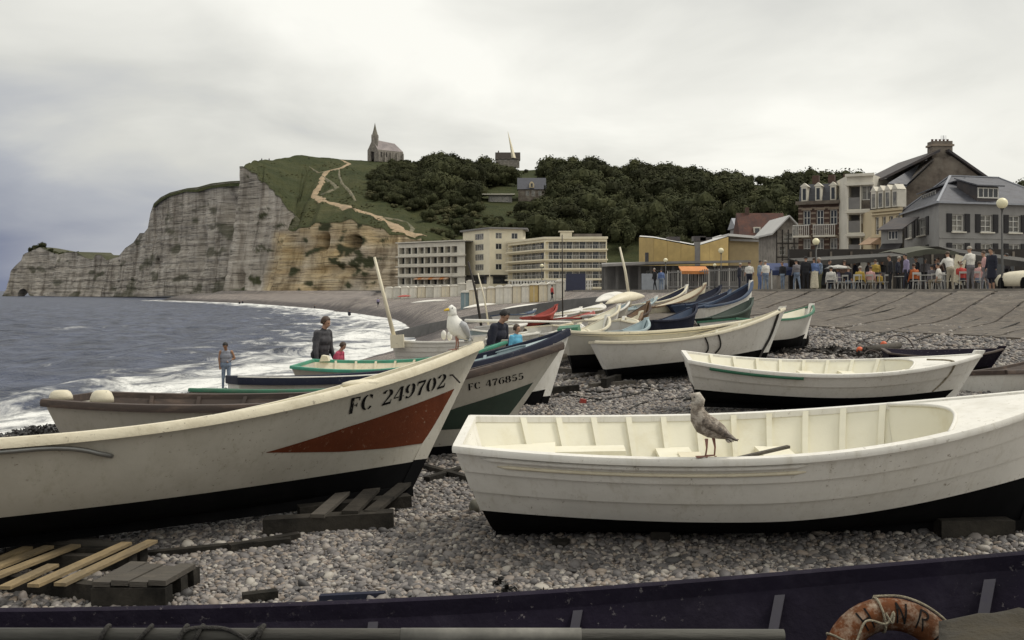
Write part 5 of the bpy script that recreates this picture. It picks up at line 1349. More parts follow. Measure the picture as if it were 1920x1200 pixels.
def boat(name, label, p, top=PW, bottom=PBLACK, gun=PW, inside=PW_IN, strakes=0, deck=None, ribs=0, thwarts=(), rub=None, rail_w=.055, rail_h=.05, stem=None, stern_seat=False, post=.06, nu=36, text=None, flash=(), group=None, deckm=None, floor=True, rub_rng=(.03, .97), rib_m=None, gun_out=.5, rough=False):
    b = Boat(p); o = thing(name, label, 'boat', (p['X'], p['Y'], p['Z']), (p['roll'], -p['pitch'], p['yaw']), group)
    us = [i / nu for i in range(nu + 1)]; us = [u if u < .9 else .9 + (u - .9) for u in us]
    # outer skin
    if strakes:
        for k in range(strakes):
            for sd in (-1, 1):
                f0 = lambda u, k=k: b.tw(u) + (1 - b.tw(u)) * k / strakes
                f1 = lambda u, k=k: b.tw(u) + (1 - b.tw(u)) * (k + 1) / strakes
                mb = MB(); rw = []
                for u in us:
                    t0, t1 = f0(u), min(1.0, f1(u) + .012)
                    taper = 1 - .6 * u ** 6
                    rw.append([b.at(u, t0, sd, .001), b.at(u, t0 + .004, sd, .021 * taper), b.at(u, t0 * .5 + t1 * .5, sd, 0.011 * taper + .001), b.at(u, t1, sd, .001)])
                mb.rings(rw, cap=False, closed=False); ob = mb.build('strake', top, o, fix=False); autosmooth(ob, 50)
    else:
        mb = MB()
        for sd in (-1, 1): b.patch(us, b.tw, lambda u: 1.0, 8, sd, mb=mb)
        mb.build('hull', top, o, smooth=True, fix=False)
    mb = MB()
    for sd in (-1, 1): b.patch(us, lambda u: 0.0, b.tw, 6, sd, mb=mb)
    mb.build('bottom', bottom, o, smooth=True, fix=False)
    # transom
    ts = [0.0, .02, .06, .12, .2, .3, .4, .5, .6, .7, .8, .9, 1.0]; tw0 = b.tw(0)
    for nm, mt, lo, hi in (('transom', top, tw0, 1.0), ('transom_bottom', bottom, 0.0, tw0)):
        tt = [lo] + [t for t in ts if lo < t < hi] + [hi]; mb = MB()
        mb.rings([[b.at(0, t, -1), b.at(0, t, 1)] for t in tt], cap=False, closed=False)
        mb.rings([[b.at(0, t, 1) + Vector((.035, 0, 0)), b.at(0, t, -1) + Vector((.035, 0, 0))] for t in tt], cap=False, closed=False); mb.build(nm, mt, o, fix=False)
    # lining
    mb = MB()
    for sd in (-1, 1):
        b.patch([.005 + .957 * u for u in us], lambda u: .10, lambda u: .985, 9, sd, -.024, -.024, mb=mb)
    mb.build('lining', inside, o, smooth=True, fix=False)
    if floor:
        mb = MB(); rw = []; zf = .13
        for i in range(17):
            u = .03 + .80 * i / 16; t = min(.9, zf / b.zs(u)); q = b.at(u, t, 1, -.03); rw.append([(q.x, -q.y, zf), (q.x, -q.y * .33, zf), (q.x, q.y * .33, zf), (q.x, q.y, zf)])
        mb.rings(rw, cap=False, closed=False).build('floor_boards', inside, o, fix=False)
    # rails
    for sd in (-1, 1):
        rw = []
        for u in us + []:
            q = b.at(u, 1, sd); q2 = b.at(min(1, u + .01), 1, sd); q1 = b.at(max(0, u - .01), 1, sd); d = (q2 - q1); d.z = 0
            n = Vector((d.y, -d.x, 0)).normalized() * -sd if d.length > 1e-6 else Vector((0, sd, 0))
            wv = .9 + .2 * hash01(u * 50, sd) if rough else 1
            inn = n * -(rail_w * (1 - gun_out)); ou = n * (rail_w * gun_out * wv); h = Vector((0, 0, rail_h / 2))
            rw.append([q + inn - h * .9, q + ou - h * .9, q + ou * 1.12, q + ou * .9 + h * .85, q + (ou + inn) * .5 + h * 1.05, q + inn * .9 + h * .85])
        mb = MB().rings(rw); ob = mb.build('gunwale', gun, o); autosmooth(ob, 50)
    mb = MB().beam(b.at(0, 1, -1) + Vector((.02, 0, 0)), b.at(0, 1, 1) + Vector((.02, 0, 0)), .06, rail_h * .9); mb.build('transom_cap', gun, o)
    if rub:
        mt, tr, w = rub
        for sd in (-1, 1):
            pts = [b.at(rub_rng[0] + (rub_rng[1] - rub_rng[0]) * i / 30, tr, sd, .012) for i in range(31)]
            MB().tube(pts, [w * .3] + [w] * 29 + [w * .3], 6, flat=.8).build('rubbing_strake', mt, o, smooth=True)
    # stem and keel
    rw = []
    for t in (0, .05, .2, .4, .6, .8, 1.0, 1.0 + post / b.zs(1) * .6, 1.0 + post / b.zs(1)):
        q = b.at(1, min(t, 1), 1); q.y = 0
        if t > 1: e = b.at(1, 1, 1) - b.at(1, .9, 1); e.y = 0; q = q + e.normalized() * (t - 1) * b.zs(1)
        w = .026 + (.014 if t > .95 else 0); rw.append([q + Vector((-.10, -w, -.0)), q + Vector((-.10, w, 0)), q + Vector((.022, w * .8, 0)), q + Vector((.022, -w * .8, 0))])
    cut = 4
    MB().rings(rw[2:]).build('stem_post', stem or top, o)
    MB().rings(rw[:3]).build('forefoot', bottom, o)
    MB().beam((p['rs'] - p['L'] / 2, 0, -.02), (p['L'] / 2 - p['rb'] + .02, 0, -.02), .07, .09).build('keel', bottom, o)
    if ribs:
        for i in range(ribs):
            u = .06 + (.80 if deck is None else deck - .03) * (i + .5) / ribs
            for sd in (-1, 1):
                rw = []; du = .022 / p['L']
                for t in (.12, .25, .4, .55, .7, .85, .985):
                    rw.append([b.at(u - du, t, sd, -.022), b.at(u + du, t, sd, -.022), b.at(u + du, t, sd, -.052), b.at(u - du, t, sd, -.052)])
                MB().rings(rw).build('rib', rib_m or inside, o)
    for th in thwarts:
        u, z, w = th[:3]; mt = th[3] if len(th) > 3 else inside; du = w / 2 / p['L']; qs = [b.at(uu_, min(.98, z / b.zs(uu_)), 1, -.04) for uu_ in (u - du, u + du)]
        MB().rings([[(q.x, -q.y, z - .016), (q.x, q.y, z - .016), (q.x, q.y, z + .016), (q.x, -q.y, z + .016)] for q in qs]).build('thwart', mt, o)
    if stern_seat:
        z = b.zs(0) * .72; rw = []
        for i in range(7):
            u = .012 + .13 * i / 6; q = b.at(u, .72, 1, -.03); rw.append([(q.x, -q.y, z), (q.x, q.y, z), (q.x, q.y, z - .03), (q.x, -q.y, z - .03)])
        MB().rings(rw).build('stern_seat', inside, o)
    if deck is not None:
        rw = []; n = 12
        for k in range(17):
            v = -1 + 2 * k / 16; row = []
            for i in range(n + 1):
                us0 = deck + .055 * (1 - v * v); u = us0 + (.995 - us0) * i / n; q = b.at(u, 1, 1); row.append(Vector((q.x, q.y * v * .97, q.z + .008 + .035 * (1 - v * v) * (1 - u) / (1 - deck))))
            rw.append(row)
        m = MB().rings(rw, cap=False, closed=False); dk = m.build('foredeck', deckm or gun, o, fix=False, smooth=True)
        m = MB().rings([[r[0] + Vector((.004, 0, -.005)), Vector((r[0].x - .02, r[0].y * .5, .30))] for r in rw], cap=False, closed=False); m.build('bulkhead', inside, o, smooth=True, fix=False)
        m = MB().tube([r[0] + Vector((0, 0, .004)) for r in rw], .014, 6); m.build('deck_edge', deckm or gun, o, smooth=True)
    for (nm, mt, poly_top, poly_bot, u0, u1) in flash:
        for sd in (-1, 1):
            us2 = [u0 + (u1 - u0) * i / 24 for i in range(25)]
            ft = lambda u: float(np.interp(u, [q[0] for q in poly_top], [q[1] for q in poly_top])); fb = lambda u: float(np.interp(u, [q[0] for q in poly_bot], [q[1] for q in poly_bot]))
            b.patch(us2, fb, ft, 8, sd, .003, .003).build(nm, mt, o, smooth=True, fix=False)
    if text:
        for (txt, u0, t0, u1, t1, h) in text:
            ln = text_len(txt)
            for sd in (-1, 1):
                def fm(x, y, sd=sd):
                    f = x / ln; f = f if sd < 0 else 1 - f
                    u = u0 + (u1 - u0) * f; dt = y * h / b.zs(u); u -= (u * (p['rb'] + p['rs']) - p['rs']) * dt / p['L']; return b.at(min(u, 1), min(1, t0 + (t1 - t0) * f + dt), sd, .0055)
                tm = text_mesh(txt, fm).build('registration_number', INK, o, fix=False)
    return o, b
def rope(name, label, pts, r=.012, mat=None, parent=None, cat='rope', sag=0):
    """rope through the given points, smoothed"""
    pts = [Vector(q) for q in pts]; out = []
    for i in range(len(pts) - 1):
        p0, p1, p2, p3 = pts[max(i - 1, 0)], pts[i], pts[i + 1], pts[min(i + 2, len(pts) - 1)]
        for k in range(5):
            t = k / 5; out.append(.5 * ((2 * p1) + (-p0 + p2) * t + (2 * p0 - 5 * p1 + 4 * p2 - p3) * t * t + (-p0 + 3 * p1 - 3 * p2 + p3) * t ** 3))
    out.append(pts[-1])
    o = MB().tube(out, r, 6).build(name, mat or ROPE, parent, smooth=True)
    if parent is None: tag(o, label, cat)
    return o

# ---- foreground right: white clinker boat
pA = dict(X=1.794, Y=7.475, yaw=-0.042, L=4.253, B=1.777, D=0.640, sb=0.285, ss=0.065, pitch=0.024, roll=0.036, Z=-1.652, rb=0.312, rs=0.216, wt=0.703, zw=0.195, zwb=0.172, zws=0.049)
BA, bA = boat('rowing_boat', 'large white clinker rowing boat with white foredeck in the right foreground', pA, strakes=3, deck=.74, ribs=11, thwarts=((.36, .42, .27), (.545, .42, .25)), stern_seat=True, nu=56, rail_w=.085, rail_h=.05, gun_out=.45, rub=None)
for sd in (-1, 1):
    MB().tube([bA.at(.04 + .48 * i / 30, .935, sd, .014) for i in range(31)], [.004] + [.018] * 29 + [.004], 6).build('rubbing_strake', PW, BA, smooth=True)
    MB().tube([bA.at(.06 + .46 * i / 30, .865, sd, .014) for i in range(31)], [.004] + [.014] * 29 + [.004], 6).build('rubbing_strake', PCREAM, BA, smooth=True)
q = bA.at(.19, .62, 1, -.03); MB().box((q.x, q.y - .16, .47), (.62, .24, .03)).build('side_bench', PW_IN, BA)
q = bA.at(.36, .8, 1); MB().box((q.x + .1, .25, .36), (.16, .4, .18)).build('engine_box', PCREAM, BA)
for i, (u, y_) in enumerate(((.50, .1),)):
    MB().beam((u * pA['L'] - pA['L'] / 2 - .2, y_, .46 + .02 * i), (u * pA['L'] - pA['L'] / 2 + .22, y_ + .22, .50), .035, .02).build('loose_slat', OLDWOOD, BA)

# ---- foreground left: white boat with rust-red flash
pB = dict(X=-2.814, Y=7.987, yaw=0.491, L=5.945, B=1.748, D=0.653, sb=0.530, ss=0.101, pitch=0.025, roll=-0.142, Z=-1.732, rb=0.766, rs=0.155, wt=0.700, zw=0.170, zwb=0.057, zws=0.001)
BB, bB = boat('fishing_boat', 'white fishing boat FC 249702 with rust-red flash at the bow, left foreground', pB, top=PGREY, gun=PCREAM, inside=PW_IN, deck=None, ribs=9, thwarts=((.3, .5, .28), (.55, .5, .28), (.75, .6, .25)), nu=60, rail_w=.085, rail_h=.075, gun_out=.62, post=.09, stem=PGREY, rough=True,
    text=[('FC 249702', .780, .765, .966, .745, .135)], flash=[('rust_flash', PRUST, [(.68, .562), (.795, .638), (.895, .672), (1, .70)], [(.68, .558), (.74, .49), (.818, .41), (.91, .348), (1, .315)], .68, .998)])
MB().tube([bB.at(.08 + .40 * (i / 48 if i < 40 else i / 48 - .0009 * (i - 39) ** 1.6), .955 - (.0 if i < 37 else .0016 * (i - 36) ** 1.9), -1, .05 if i < 46 else .05 - .015 * (i - 45)) for i in range(49)], .017, 8).build('grab_rail', METAL, BB, smooth=True)
q = bB.at(.775, 1, -1); MB().ball((q.x, q.y + .01, q.z + .03), (.17, .05, .035), 10, 6).build('rail_block', PCREAM, BB, smooth=True)
q = bB.at(.96, .84, -1, .02); MB().tube([q + Vector((-.01, .04, .0)), q + Vector((0, -.015, 0)), q + Vector((.075, .01, -.07))], .008, 6).build('ring_bolt', DARKWOOD, BB)

# ---- behind it: brown-railed boat with green flash
pC1 = dict(X=-2.135, Y=11.611, yaw=-0.062, L=5.416, B=1.797, D=0.703, sb=0.518, ss=0.093, pitch=0.032, roll=-0.033, Z=-1.900, rb=0.881, rs=0.188, wt=0.706, zw=0.15, zwb=0.06, zws=0.000)
BC, bC = boat('fishing_boat', 'grey-white fishing boat FC 476855 with brown rails and green flash at the bow', pC1, top=PGREY, gun=PBROWN, inside=PBROWN, ribs=8, thwarts=((.35, .5, .28, PBROWN), (.6, .5, .28, PBROWN)), nu=48, rail_w=.10, rail_h=.085, gun_out=.6, post=.03, stem=PGREY,
    text=[('FC 476855', .845, .80, .962, .765, .085)], flash=[('green_flash', PDGREEN, [(.70, .46), (.85, .62), (1, .70)], [(.70, .455), (.80, .40), (1, .30)], .70, .998)])
for u, k in ((.025, .8), (.115, 1.0)):
    q = bC.at(u, 1, -1); f = MB().rings([[(q.x + .13 * w_ * math.cos(t), q.y + .12 + .09 * w_ * math.sin(t), q.z + .03 + z_ * k) for t in np.linspace(0, 6.283, 12, endpoint=False)] for w_, z_ in ((1.0, 0), (.96, .05), (.8, .10), (.55, .125), (.2, .13))]); f.build('stern_fairlead', PCREAM, BC, smooth=True)
p = dict(pC1); 
pG = ends_params((368, 731, 13.6), (880, 712, 14.0), D=.66, B=1.3, sb=.12, ss=.03)
boat('fishing_boat', 'grey boat with worn green rails, mostly hidden behind the rust-flashed boat', pG, top=PGREY, gun=PGREEN, inside=PBROWN, thwarts=((.4, .45, .26, OLDWOOD),), nu=30, rail_w=.09, rail_h=.05)
pC2 = dict(X=-1.408, Y=15.419, yaw=0.378, L=5.060, B=1.901, D=0.722, sb=0.466, ss=0.100, pitch=0.043, roll=-0.069, Z=-1.928, rb=0.500, rs=0.150, wt=0.700, zw=0.250, zwb=0.100, zws=0.000)
b2, bb2 = boat('fishing_boat', 'white fishing boat with navy rails and pale blue inside, bow behind the number 476855', pC2, top=PW, gun=PNAVY, inside=PLBLUE, ribs=7, thwarts=((.35, .5, .28, PLBLUE), (.6, .5, .28, PLBLUE)), deck=.80, deckm=PLBLUE, nu=40, rail_w=.08, rail_h=.12, post=.05,
    text=[('FC 516664', .70, .80, .90, .72, .085)], flash=[('white_line', PW, [(.0, 1.0), (.5, 1.0)], [(0, .985), (.5, .985)], .0, .5)])
MB().tube([bb2.at(.0 + .62 * i / 24, 1, -1, .03) + Vector((0, 0, .06)) for i in range(25)], .014, 6).build('white_rail_line', PW, b2, smooth=True)
pD = dict(X=-2.01, Y=20.013, yaw=-0.119, L=3.907, B=1.829, D=0.626, sb=0.375, ss=0.089, pitch=0.037, roll=0.028, Z=-2.024, rb=0.5, rs=0.15, wt=0.717, zw=0.2, zwb=0.1, zws=0.0)
bD, bbD = boat('rowing_boat', 'open boat with worn teal-green rails and cream inside, next to the man with a child', pD, top=PGREY, gun=PTEAL, inside=PCREAM, ribs=8, thwarts=((.3, .42, .25, PCREAM), (.5, .42, .25, PCREAM), (.7, .5, .22, VARNISH)), nu=36, rail_w=.09, rail_h=.06, post=.05)
q = bbD.at(.06, 1, 1); MB().prism([(-.09, -.06, 0), (.10, -.06, 0), (.07, -.06, .10), (-.04, -.06, .12)], (q.x, q.y - .05, q.z), (0, .14, 0)).build('stern_block', PCREAM, bD)
pE = dict(X=-1.028, Y=25.022, yaw=0.050, L=3.451, B=1.500, D=0.748, sb=0.099, ss=0.119, pitch=0.053, roll=-0.050, Z=-1.931, rb=0.500, rs=0.150, wt=0.600, zw=0.12, zwb=0.05, zws=0.000)
bE, bbE = boat('sailing_dinghy', 'white clinker dinghy with a leaning white mast at its stern', pE, strakes=6, bottom=PGREY, thwarts=((.4, .45, .22),), nu=30, rail_w=.06)
A_ = P(741, 640, 24.3); B_ = P(702, 482, 24.3); 
inv = (Matrix.Translation((pE['X'], pE['Y'], pE['Z'])) @ Euler((pE['roll'], -pE['pitch'], pE['yaw'])).to_matrix().to_4x4()).inverted()
MB().tube([inv @ A_, inv @ A_.lerp(B_, .5), inv @ B_], [.05, .042, .03], 8).build('mast', PCREAM, bE, smooth=True)
MB().box(inv @ (A_ + Vector((.05, 0, .0))), (.3, .3, .3)).build('mast_step', PCREAM, bE)

# ---- middle distance, right
pF = dict(X=3.231, Y=18.972, yaw=0.052, L=3.494, B=1.500, D=0.577, sb=0.356, ss=0.099, pitch=0.098, roll=-0.060, Z=-1.418, rb=0.496, rs=0.227, wt=0.600, zw=0.189, zwb=0.072, zws=-0.008)
bF, bbF = boat('rowing_boat', 'white boat with black bottom and two ropes over its rail, centre of the beach', pF, top=PW, gun=PCREAM, ribs=7, thwarts=((.4, .42, .22),), nu=36, rail_w=.075, post=.05)
for u in (.52, .59): q0 = bbF.at(u, 1.0, -1, .05) + Vector((0, .05, .03)); rope('rail_rope', None, [q0 + Vector((-.1, .1, 0)), q0, bbF.at(u + .03, .8, -1, .02), bbF.at(u + .045, .6, -1, .02), bbF.at(u + .03, .45, -1, .015)], .014, parent=bF)
rope('bow_rope', None, [bbF.at(.96, 1, -1, .03) + Vector((0, 0, .05)), bbF.at(.965, .8, -1, .02), bbF.at(.97, .5, -1, .02), bbF.at(.955, .25, -1, .03), bbF.at(.94, .05, -1, .12)], .022, parent=bF)
pGb = dict(X=2.888, Y=20.261, yaw=0.048, L=3.767, B=1.500, D=0.623, sb=0.151, ss=0.100, pitch=0.052, roll=-0.060, Z=-1.405, rb=0.500, rs=0.124, wt=0.600, zw=0.269, zwb=0.100, zws=0.008)
boat('rowing_boat', 'grey-white boat lying close behind the roped white boat, its stern farther left', pGb, top=PGREY, gun=PCREAM, thwarts=((.3, .45, .24), (.6, .45, .24)), ribs=7, nu=36, rail_w=.07, rub=(PCREAM, .93, .012))
pI = dict(X=4.233, Y=14.235, yaw=-0.084, L=3.841, B=1.647, D=0.496, sb=0.235, ss=0.111, pitch=-0.022, roll=0.046, Z=-1.533, rb=0.415, rs=0.177, wt=0.705, zw=0.2, zwb=0.076, zws=0.026)
bI, bbI = boat('rowing_boat', 'white open boat FC 554460 with a green strip along its stern quarter', pI, strakes=2, deck=.72, ribs=8, thwarts=((.22, .36, .2), (.45, .36, .2), (.6, .38, .2)), stern_seat=True, nu=44, rail_w=.07, post=.07, text=[('FC 554460', .835, .815, .955, .795, .06)])
for sd in (-1,): MB().tube([bbI.at(.07 + .30 * i / 24, .965, sd, .03) for i in range(25)], .024, 6, flat=1.3).build('green_fender', PGREEN, bI, smooth=True)
rope('painter', None, [bbI.at(.80, 1, -1, -.05) + Vector((0, .1, .06)), bbI.at(.88, 1, -1, .02) + Vector((0, 0, .04)), bbI.at(.90, .85, -1, .015), bbI.at(.90, .6, -1, .015), bbI.at(.885, .4, -1, .015)], .012, parent=bI, mat=ROPE_P)
pJ = dict(X=7.552, Y=18.678, yaw=-0.215, L=1.953, B=1.519, D=0.379, sb=0.081, ss=0.046, pitch=0.011, roll=0.022, Z=-1.477, rb=0.3, rs=0.1, wt=0.702, zw=0.12, zwb=0.05, zws=0.0)
boat('dinghy', 'small violet-blue dinghy lying behind the bow of the boat FC 554460', pJ, top=PVIOLET, gun=PBROWN, inside=PVIOLET, thwarts=((.45, .22, .2, PVIOLET),), nu=30, rail_w=.05, rail_h=.03)
boat('dinghy', 'white boat with brown rail cut off by the right edge, beside a dark crate', ends_params((1822, 700, 15.6), (2090, 640, 18.2), D=.55, B=1.5, sb=.25), top=PW, gun=PBROWN, inside=PBROWN, nu=30, rail_w=.07, rail_h=.07)
boat('rowing_boat', 'white boat with green bow strip, its bow showing right of the roped white boat', ends_params((1343, 601, 22.6), (1524, 573, 24.4), D=.62, B=1.6, sb=.3), top=PW, gun=PGREEN, inside=PW_IN, nu=30, rail_w=.05)
# ---- boats drawn up on the slope
boat('fishing_boat', 'tall white boat with blue and white rail, bow highest among the boats on the slope', ends_params((1303, 577, 30.5), (1410, 529, 31.9), D=.62, B=1.05, sb=.34), top=PW, gun=PBLUE, inside=PNAVY, bottom=PDGREEN, nu=30, rail_w=.09, rail_h=.07, rub=(PW, .93, .025), thwarts=((.4, .45, .22),))
boat('fishing_boat', 'dark green boat lying under the side of the tall blue-railed white boat', ends_params((1318, 598, 28), (1411, 561, 29.2), D=.5, B=.9, sb=.2), top=PDGREEN, gun=PDGREEN, inside=PDGREEN, nu=24)
boat('fishing_boat', 'plain navy boat with dark bottom left of the tall blue-railed boat', ends_params((1208, 603, 27), (1306, 573, 28.2), D=.6, B=1.0, sb=.24), top=PNAVY, gun=PNAVY, inside=PBLUE, nu=26)
boat('fishing_boat', 'slim dark navy boat with its bow pointing at the promenade, left of two', ends_params((1263, 571, 35.5), (1352, 537, 37), D=.5, B=.95, sb=.2), top=PNAVY, gun=PNAVY, inside=PNAVY, nu=24, rub=(PW, .7, .02))
boat('fishing_boat', 'slim blue boat with pale rail between the navy boat and the tall white one', ends_params((1272, 573, 33), (1370, 545, 34.3), D=.5, B=.95, sb=.2), top=PBLUE, gun=PBLUE, inside=PNAVY, nu=24, rub=(PLBLUE, .85, .02))
boat('fishing_boat', 'white boat with upswept bow standing beside the orange-tinted boat on the slope', ends_params((1194, 571, 37.5), (1289, 536, 39), D=.5, B=.95, sb=.25), top=PW, gun=PCREAM, inside=PNAVY, nu=24)
boat('fishing_boat', 'cream boat with orange rail, its tall bow rising before the slatted screen', ends_params((1217, 577, 36), (1323, 533, 37.4), D=.5, B=.95, sb=.25), top=PCREAM, gun=VARNISH, inside=PCREAM, nu=24)
boat('dinghy', 'varnished brown dinghy with pointed bow among the small boats', ends_params((1165, 596, 31), (1217, 567, 31.8), D=.5, B=.8, sb=.22), top=VARNISH, gun=PBROWN, inside=VARNISH, nu=22)
boat('rowing_boat', 'white boat with painted number and black bottom behind the grey-white boat', ends_params((1060, 624, 24), (1141, 594, 24.9), D=.6, B=.95, sb=.22), top=PW, gun=PCREAM, inside=PW_IN, nu=24, text=[('FC 718346', .45, .72, .9, .72, .12)])
boat('rowing_boat', 'short white boat showing its square stern among the small boats', ends_params((1134, 603, 25.6), (1172, 596, 26.6), D=.55, B=1.2, sb=.15), top=PW, gun=PCREAM, inside=PW_IN, nu=22)
boat('dinghy', 'pale blue dinghy with raised bow beside the plain navy boat', ends_params((1150, 622, 24), (1214, 599, 24.8), D=.5, B=.8, sb=.18), top=PLBLUE, gun=PLBLUE, inside=PLBLUE, nu=22)
boat('dinghy', 'red dinghy lying among the white dinghies near the groyne', ends_params((985, 595, 34), (1044, 573, 34.8), D=.35, B=.8, sb=.2), top=PRED, gun=PRED, inside=PRED, nu=22)
for i, (s_, b_, mt, gm, lab) in enumerate((
    ((893, 630, 29), (1010, 618, 31), PW, PW, 'white dinghy behind the man in the dark jacket'),
    ((1000, 640, 22.6), (1092, 615, 25.2), PW, PCREAM, 'white dinghy with green cover at its bow, behind the child in blue'),
    ((1000, 592, 36.5), (1090, 577, 39), PW, PW, 'white sailing dinghy with flat deck right of the red dinghy'),
    ((1066, 585, 38), (1128, 570, 41), PCREAM, PW, 'cream dinghy at the top of the crowd of small boats'),
    ((1010, 612, 30), (1100, 600, 32.5), PW, PCREAM, 'white dinghy with orange gear lying in it'),
    ((905, 612, 33), (988, 604, 34), PW, PW, 'low white dinghy under the lying white spar'),
    ((962, 606, 35), (1062, 592, 36.2), PGREY, PW, 'grey-white dinghy just below the red dinghy'),
    ((1012, 627, 26.6), (1088, 608, 27.6), PCREAM, PW, 'cream dinghy behind the dinghy with green cover'),
    ((868, 620, 31), (950, 614, 32), PLBLUE, PW, 'pale blue dinghy left of the man in dark jacket'),
    ((932, 591, 40), (1004, 581, 41), PW, PBLUE, 'white dinghy with blue rail left of the red dinghy'),
    ((1042, 598, 34), (1112, 584, 35), PW, PRED, 'white dinghy with red rail right of the red dinghy'))):
    o, bb = boat('dinghy', lab, ends_params(s_, b_, D=.42, B=1.3, sb=.14), top=mt, gun=gm, inside=PW_IN, bottom=PGREY, nu=20, thwarts=((.4, .3, .3),), deck=.6)
    if i == 1: q = bb.at(.62, 1, 1); MB().prism([(0, -.3, 0), (.5, -.2, .05), (.45, -.2, .24), (.05, -.3, .2)], (q.x, 0, q.z), (0, .5, 0)).build('cover', PGREEN, o)
    if i == 4: q = bb.at(.4, .8, 1); MB().box((q.x, 0, q.z), (.6, .5, .2), taper=.6).build('gear_bag', PORANGE, o)
for i, (s_, b_, mt, gm, im, lab) in enumerate((
    ((1085, 602, 30), (1162, 573, 31.6), PW, PCREAM, PW_IN, 'white boat with raised bow left of the varnished dinghy'),
    ((1098, 592, 33.5), (1180, 566, 35), PGREY, PW, PLBLUE, 'grey-white boat behind the white boat with raised bow'),
    ((1122, 614, 27.5), (1204, 586, 29), PCREAM, VARNISH, PCREAM, 'cream boat with varnished rail below the varnished dinghy'),
    ((1150, 583, 36.5), (1232, 557, 38.4), PW, PLBLUE, PLBLUE, 'white boat with pale blue rail under the upturned canoe'),
    ((1238, 562, 42), (1268, 546, 43.2), PBLUE, PNAVY, PNAVY, 'small blue boat up by the promenade, left of the white upswept bow'))):
    boat('rowing_boat', lab, ends_params(s_, (b_[0], b_[1], b_[2] - .7), D=.5, B=.85, sb=.2), top=mt, gun=gm, inside=im, nu=22, stem=mt, rail_w=.06, thwarts=((.4, .38, .22),))
# upturned canoe and sail board
def shell(name, label, a, b, w, h, mt):
    a, b = P(*a), P(*b); o = thing(name, label, 'canoe' if 'canoe' in name else 'sailboard', (a + b) / 2); d = b - a; s = Vector((-d.y, d.x, 0)).normalized(); rs = []
    for i in range(13):
        f = i / 12; k = math.sin(math.pi * min(.985, max(.015, f))) ** .75; c = d * (f - .5); rs.append([c + s * (w / 2 * k * math.cos(t)) + Vector((0, 0, h * k * max(-.15, math.sin(t)))) for t in np.linspace(0, 2 * math.pi, 12, endpoint=False)])
    MB().rings(rs).build('shell', mt, o, smooth=True); return o
shell('canoe', 'upturned cream canoe beside the leaning pale mast', (1136, 570, 38), (1208, 556, 40), .62, .30, PCREAM)
shell('sailboard', 'white sailboard leaning beside the upturned canoe', (1118, 566, 41), (1175, 553, 44), .8, .25, PW)
for i, (a, b, w, mt, lab) in enumerate((((770, 568, 150), (845, 563, 152), .9, PW, 'long white board on the far beach in front of the huts'), ((868, 578, 108), (930, 570, 112), .8, PW, 'white board on the shingle left of the nearer huts'), ((940, 580, 95), (1035, 571, 98), .9, PW, 'white sailboard lying before the nearer huts'), ((745, 557, 168), (770, 555, 170), 1.6, PRED, 'red board on the far beach below the far huts'))):
    shell('sailboard', lab, a, b, w, .25, mt)
# loose masts
for a, b, r, mt, lab in ((P(906, 604, 34), P(878, 490, 34), .045, DARKWOOD, 'dark bare mast leaning left above the small dinghies'), (P(920, 606, 33), P(896, 512, 33), .03, PCREAM, 'thin white mast leaning beside the dark mast'), (P(1183, 556, 42), P(1162, 463, 42), .06, PCREAM, 'pale mast leaning left beside the upturned canoe'), (P(1055, 590, 36), P(1054, 440, 36), .025, DARKWOOD, 'tall thin black pole standing among the dinghies'), (P(872, 601, 31), P(1076, 604, 33), .05, PW, 'white spar lying level across the dinghies')):
    o = MB().tube([a - Vector((0, 0, .5 if 'lying' not in lab else 0)), a.lerp(b, .5), b], [r, r * .9, r * .6], 7).build('mast' if 'spar' not in lab else 'spar', mt, smooth=True); tag(o, lab, 'mast')

# ---- nearest of all: the violet boat across the bottom of the frame
pN = dict(X=0.201, Y=2.811, yaw=0.055, L=4.592, B=1.61, D=0.643, sb=0.334, ss=0.114, pitch=0.027, roll=0.005, Z=-1.667, rb=0.5, rs=0.15, wt=0.709, zw=0.25, zwb=0.1, zws=0.0); pN['Z'] -= .03
bN, bbN = boat('rowing_boat', 'dark violet open boat crossing the bottom edge of the picture', pN, top=PVIOLET, gun=PVIOLET, inside=PVIOLET, nu=50, rail_w=.05, rail_h=.07, gun_out=.25, rough=True)
VRIB = M('violet_rib', (.05, .046, .06), .7, .25, 8, dirt=(.03, .025, .05), dirt_amt=.6, dirt_scale=10)
for px in (310, 697, 1075, 1455, 1850):
    u = min((abs(CX + F * (Matrix.Translation((pN['X'], pN['Y'], pN['Z'])) @ Euler((pN['roll'], -pN['pitch'], pN['yaw'])).to_matrix().to_4x4() @ bbN.at(k / 200, .9, 1)).x / (Matrix.Translation((pN['X'], pN['Y'], pN['Z'])) @ Euler((pN['roll'], -pN['pitch'], pN['yaw'])).to_matrix().to_4x4() @ bbN.at(k / 200, .9, 1)).y - px), k / 200) for k in range(20, 195))[1]
    for sd in (-1, 1):
        rw = []; du = .016 / pN['L']
        for t in (.15, .3, .45, .6, .75, .93): rw.append([bbN.at(u - du, t, sd, -.023), bbN.at(u + du, t, sd, -.023), bbN.at(u + du, t, sd, -.052), bbN.at(u - du, t, sd, -.052)])
        MB().rings(rw).build('rib', VRIB, bN)

